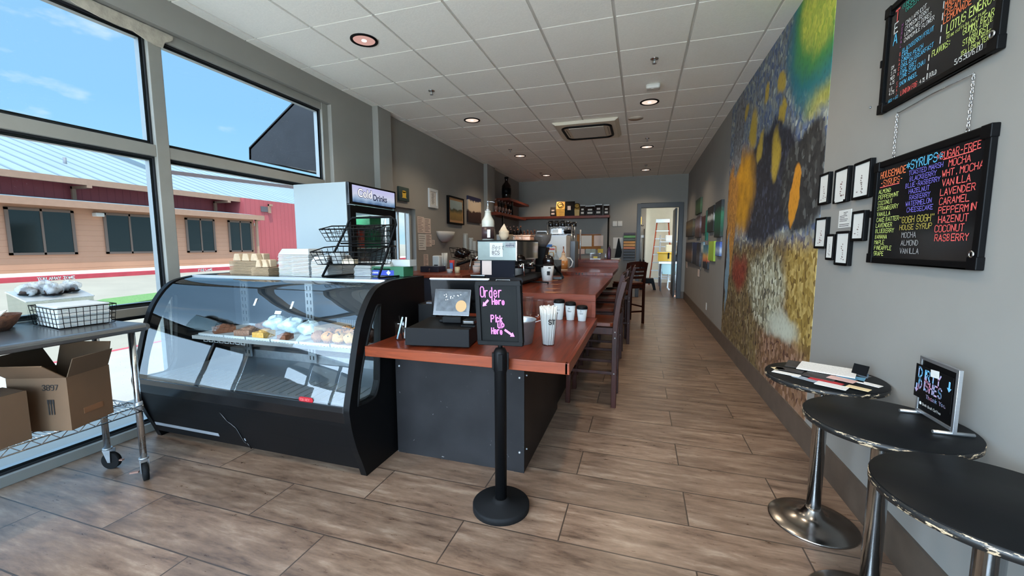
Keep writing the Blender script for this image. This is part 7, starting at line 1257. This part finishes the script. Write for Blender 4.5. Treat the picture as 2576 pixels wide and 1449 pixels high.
# cardboard boxes on the wire shelf
def carton(label, P, z0, z1, flaps, txt=None):
    """P: four floor corners (front-right first, going round)."""
    t = thing('cardboard_box', label, 'cardboard box', (sum(p[0] for p in P) / 4, sum(p[1] for p in P) / 4, z0)); b = MB(); v = [(x, y, z0) for x, y in P] + [(x, y, z1) for x, y in P]
    b.add(v, [(0, 1, 5, 4), (1, 2, 6, 5), (2, 3, 7, 6), (3, 0, 4, 7), (3, 2, 1, 0)]); body = b.build('box_body', M['card'], t, solid=.005)
    for i, (tilt, ln) in flaps.items():
        A_ = Vector((*P[i], z1)); B_ = Vector((*P[(i + 1) % 4], z1)); d = (B_ - A_).normalized(); n = Vector((d.y, -d.x, 0)); up = n * math.sin(tilt) + Vector((0, 0, 1)) * math.cos(tilt)
        MB().add([A_ + d * .004, B_ - d * .004, B_ + up * ln - d * .006, A_ + up * ln + d * .006], [(0, 1, 2, 3)]).build('flap', M['card'] if i % 2 else M['card_in'], t, solid=.004)
    return t, body
zq = .4605
Pb = [(-2.725, 1.215), (-2.80, 1.425), (-3.07, 1.335), (-2.985, 1.115)]
t, body = carton('open brown cardboard box marked 3897 on the cart shelf', Pb, zq, .735, {0: (.35, .10), 1: (.25, .13), 2: (.5, .12), 3: (.85, .13)})
mb = MB(); A_ = Vector((-2.985, 1.115, 0)); B_ = Vector((-2.725, 1.215, 0)); d = (B_ - A_).normalized(); n_ = Vector((d.y, -d.x, 0)); o_ = A_ + d * .165 + n_ * .0032 + Vector((0, 0, .672)); write(mb, '3897', o_, d, (0, 0, 1), .026, .0145, .0036, jit=0)
q_ = A_ + d * .185 + n_ * .004
for k in range(3): mb.obox(q_ + d * (k * .012) + Vector((0, 0, .575)), (.005, .001, .06), math.atan2(d.y, d.x)); mb.obox(q_ + d * (k * .012) + Vector((0, 0, .612)), (.008, .001, .022), math.atan2(d.y, d.x))
mb.build('printed_mark', M['blackink'], body); MB().obox((-2.761, 1.325, .535), (.10, .003, .03), math.atan2(.21, -.075)).build('tape', mat('brown tape', (128, 88, 60), .5), body)
Pc = [(-2.765, 1.055), (-2.80, 1.095), (-3.08, 1.03), (-3.06, .78)]
Pc = [(-2.755, .82), (-2.795, 1.10), (-3.06, 1.06), (-3.02, .78)]
carton('closed brown cardboard box at the left on the cart shelf', Pc, zq, .700, {0: (-1.50, .13), 2: (-1.52, .13)})
# things on the cart top
zt = ZCt + .001
t = thing('napkin_basket', 'black wire basket packed with white napkins on the cart', 'basket', (-3.0, 1.42, zt)); K = [(-2.935, 1.298), (-2.915, 1.535), (-3.215, 1.575), (-3.255, 1.345)]
def ringz(z, q=0): cxx = sum(p[0] for p in K) / 4; cyy = sum(p[1] for p in K) / 4; return [(p[0] + (p[0] - cxx) * q, p[1] + (p[1] - cyy) * q, z) for p in K]
mb = MB()
for k in range(5): mb.tube(ringz(zt + .004 + k * .027, .02 * k), .0028 if k == 4 else .0016, 6, True)
for e_ in range(4):
    a0, a1 = ringz(zt + .004)[e_], ringz(zt + .004)[(e_ + 1) % 4]; b0, b1 = ringz(zt + .112, .08)[e_], ringz(zt + .112, .08)[(e_ + 1) % 4]; nn = 9 if e_ % 2 == 0 else 7
    for i in range(nn): f = i / nn; mb.cyl(Vector(a0).lerp(Vector(a1), f), Vector(b0).lerp(Vector(b1), f), .0016, n=5)
mb.build('wires', M['ink'], t)
rd = random.Random(11)
for k in range(15):
    s = .90 + rd.uniform(-.02, .02); cxx = sum(p[0] for p in K) / 4; cyy = sum(p[1] for p in K) / 4; j = rd.uniform(-.003, .003)
    o = MB().prism([(cxx + (p[0] - cxx) * s + j, cyy + (p[1] - cyy) * s) for p in K], 'z', zt + .006 + k * .0076, zt + .0125 + k * .0076).build('napkin', M['paper']); tag(o, 'white folded napkin in the stack filling the black wire basket', 'napkin', 'napkins in the wire basket')
t = thing('display_riser', 'clear plastic riser box with a sloped white top behind the napkins', 'riser', (-3.36, 1.48, zt)); MB().prism([(-3.275, zt), (-3.275, 1.075), (-3.46, 1.122), (-3.46, zt)], 'y', 1.335, 1.63).build('riser_body', glass('frosted plastic', (.80, .84, .82), 1.4, .1, boost=.05), t); MB().prism([(-3.272, 1.076), (-3.272, 1.082), (-3.463, 1.1305), (-3.463, 1.1245)], 'y', 1.33, 1.635).build('riser_top', M['white'], t, bevel=.002)
zr = 1.106
for i, (lb, x, y) in enumerate((('bag-wrapped dark pastry on the far left of the white riser', -3.36, 1.385), ('bag-wrapped dark pastry at the back of the white riser', -3.405, 1.475), ('bag-wrapped dark pastry at the front of the white riser', -3.325, 1.47), ('bag-wrapped dark pastry at the right of the white riser', -3.365, 1.565))):
    t = thing('wrapped_muffin', lb, 'wrapped muffin', (x, y, zr), 'wrapped muffins on the riser'); zr = 1.083 + (-3.272 - x) * .253; MB().lathe([(0, .004), (.036, .004), (.046, .012), (.044, .013), (0, .008)], (x, y, zr), 20).build('paper_plate', M['ink'], t)
    MB().blob((x, y, zr + .024), .038, 16, 10, .12, i, (1, 1, .66)).build('pastry', M['m_choc'], t); MB().blob((x, y, zr + .034), .046, 26, 14, .20, 60 + i, (1, 1, .72)).build('film_wrap', M['film'] if 'film' in M else M.setdefault('film', mat('crinkled clear bag', (206, 214, 220), .25, var=.35, scale=26, bump=1.0, Alpha=.38)), t)
t = thing('wicker_bowl', 'brown wicker bowl of packets at the left end of the cart', 'bowl', (-3.22, 1.18, zt)); MB().lathe([(0, .003), (.05, .003), (.055, 0), (.085, .04), (.105, .085), (.098, .085), (.075, .04), (.04, .01), (0, .01)], (-3.22, 1.18, zt), 28).build('bowl', M['wicker'], t)
rd = random.Random(4)
for k in range(9): a = rd.uniform(0, 6.28); r = rd.uniform(.01, .07); o = MB().obox((0, 0, 0), (.05, .03, .005), 0, Matrix.Rotation(rd.uniform(-.5, .5), 3, 'X') @ Matrix.Rotation(rd.uniform(0, 3), 3, 'Z')).build('sachet', M['paper'] if k % 3 else M['dkbottle']); o.location = (-3.22 + r * math.cos(a), 1.18 + r * math.sin(a), zt + .078 + .008 * (k % 3)); tag(o, ('white sachet lying in the wicker bowl on the cart' if k % 3 else 'dark sachet lying in the wicker bowl on the cart'), 'sachet', 'sachets in the wicker bowl')
MB().blob((-3.345, 1.275, zt + .036), .05, 24, 12, .16, 9, (.75, .6, .72)).build('paper_wad', mat('grey crumpled paper', (150, 150, 144), .9, var=.25, scale=30)); tag(bpy.data.objects['paper_wad'], 'ragged grey wad of paper between the bowl and the napkin basket', 'paper')
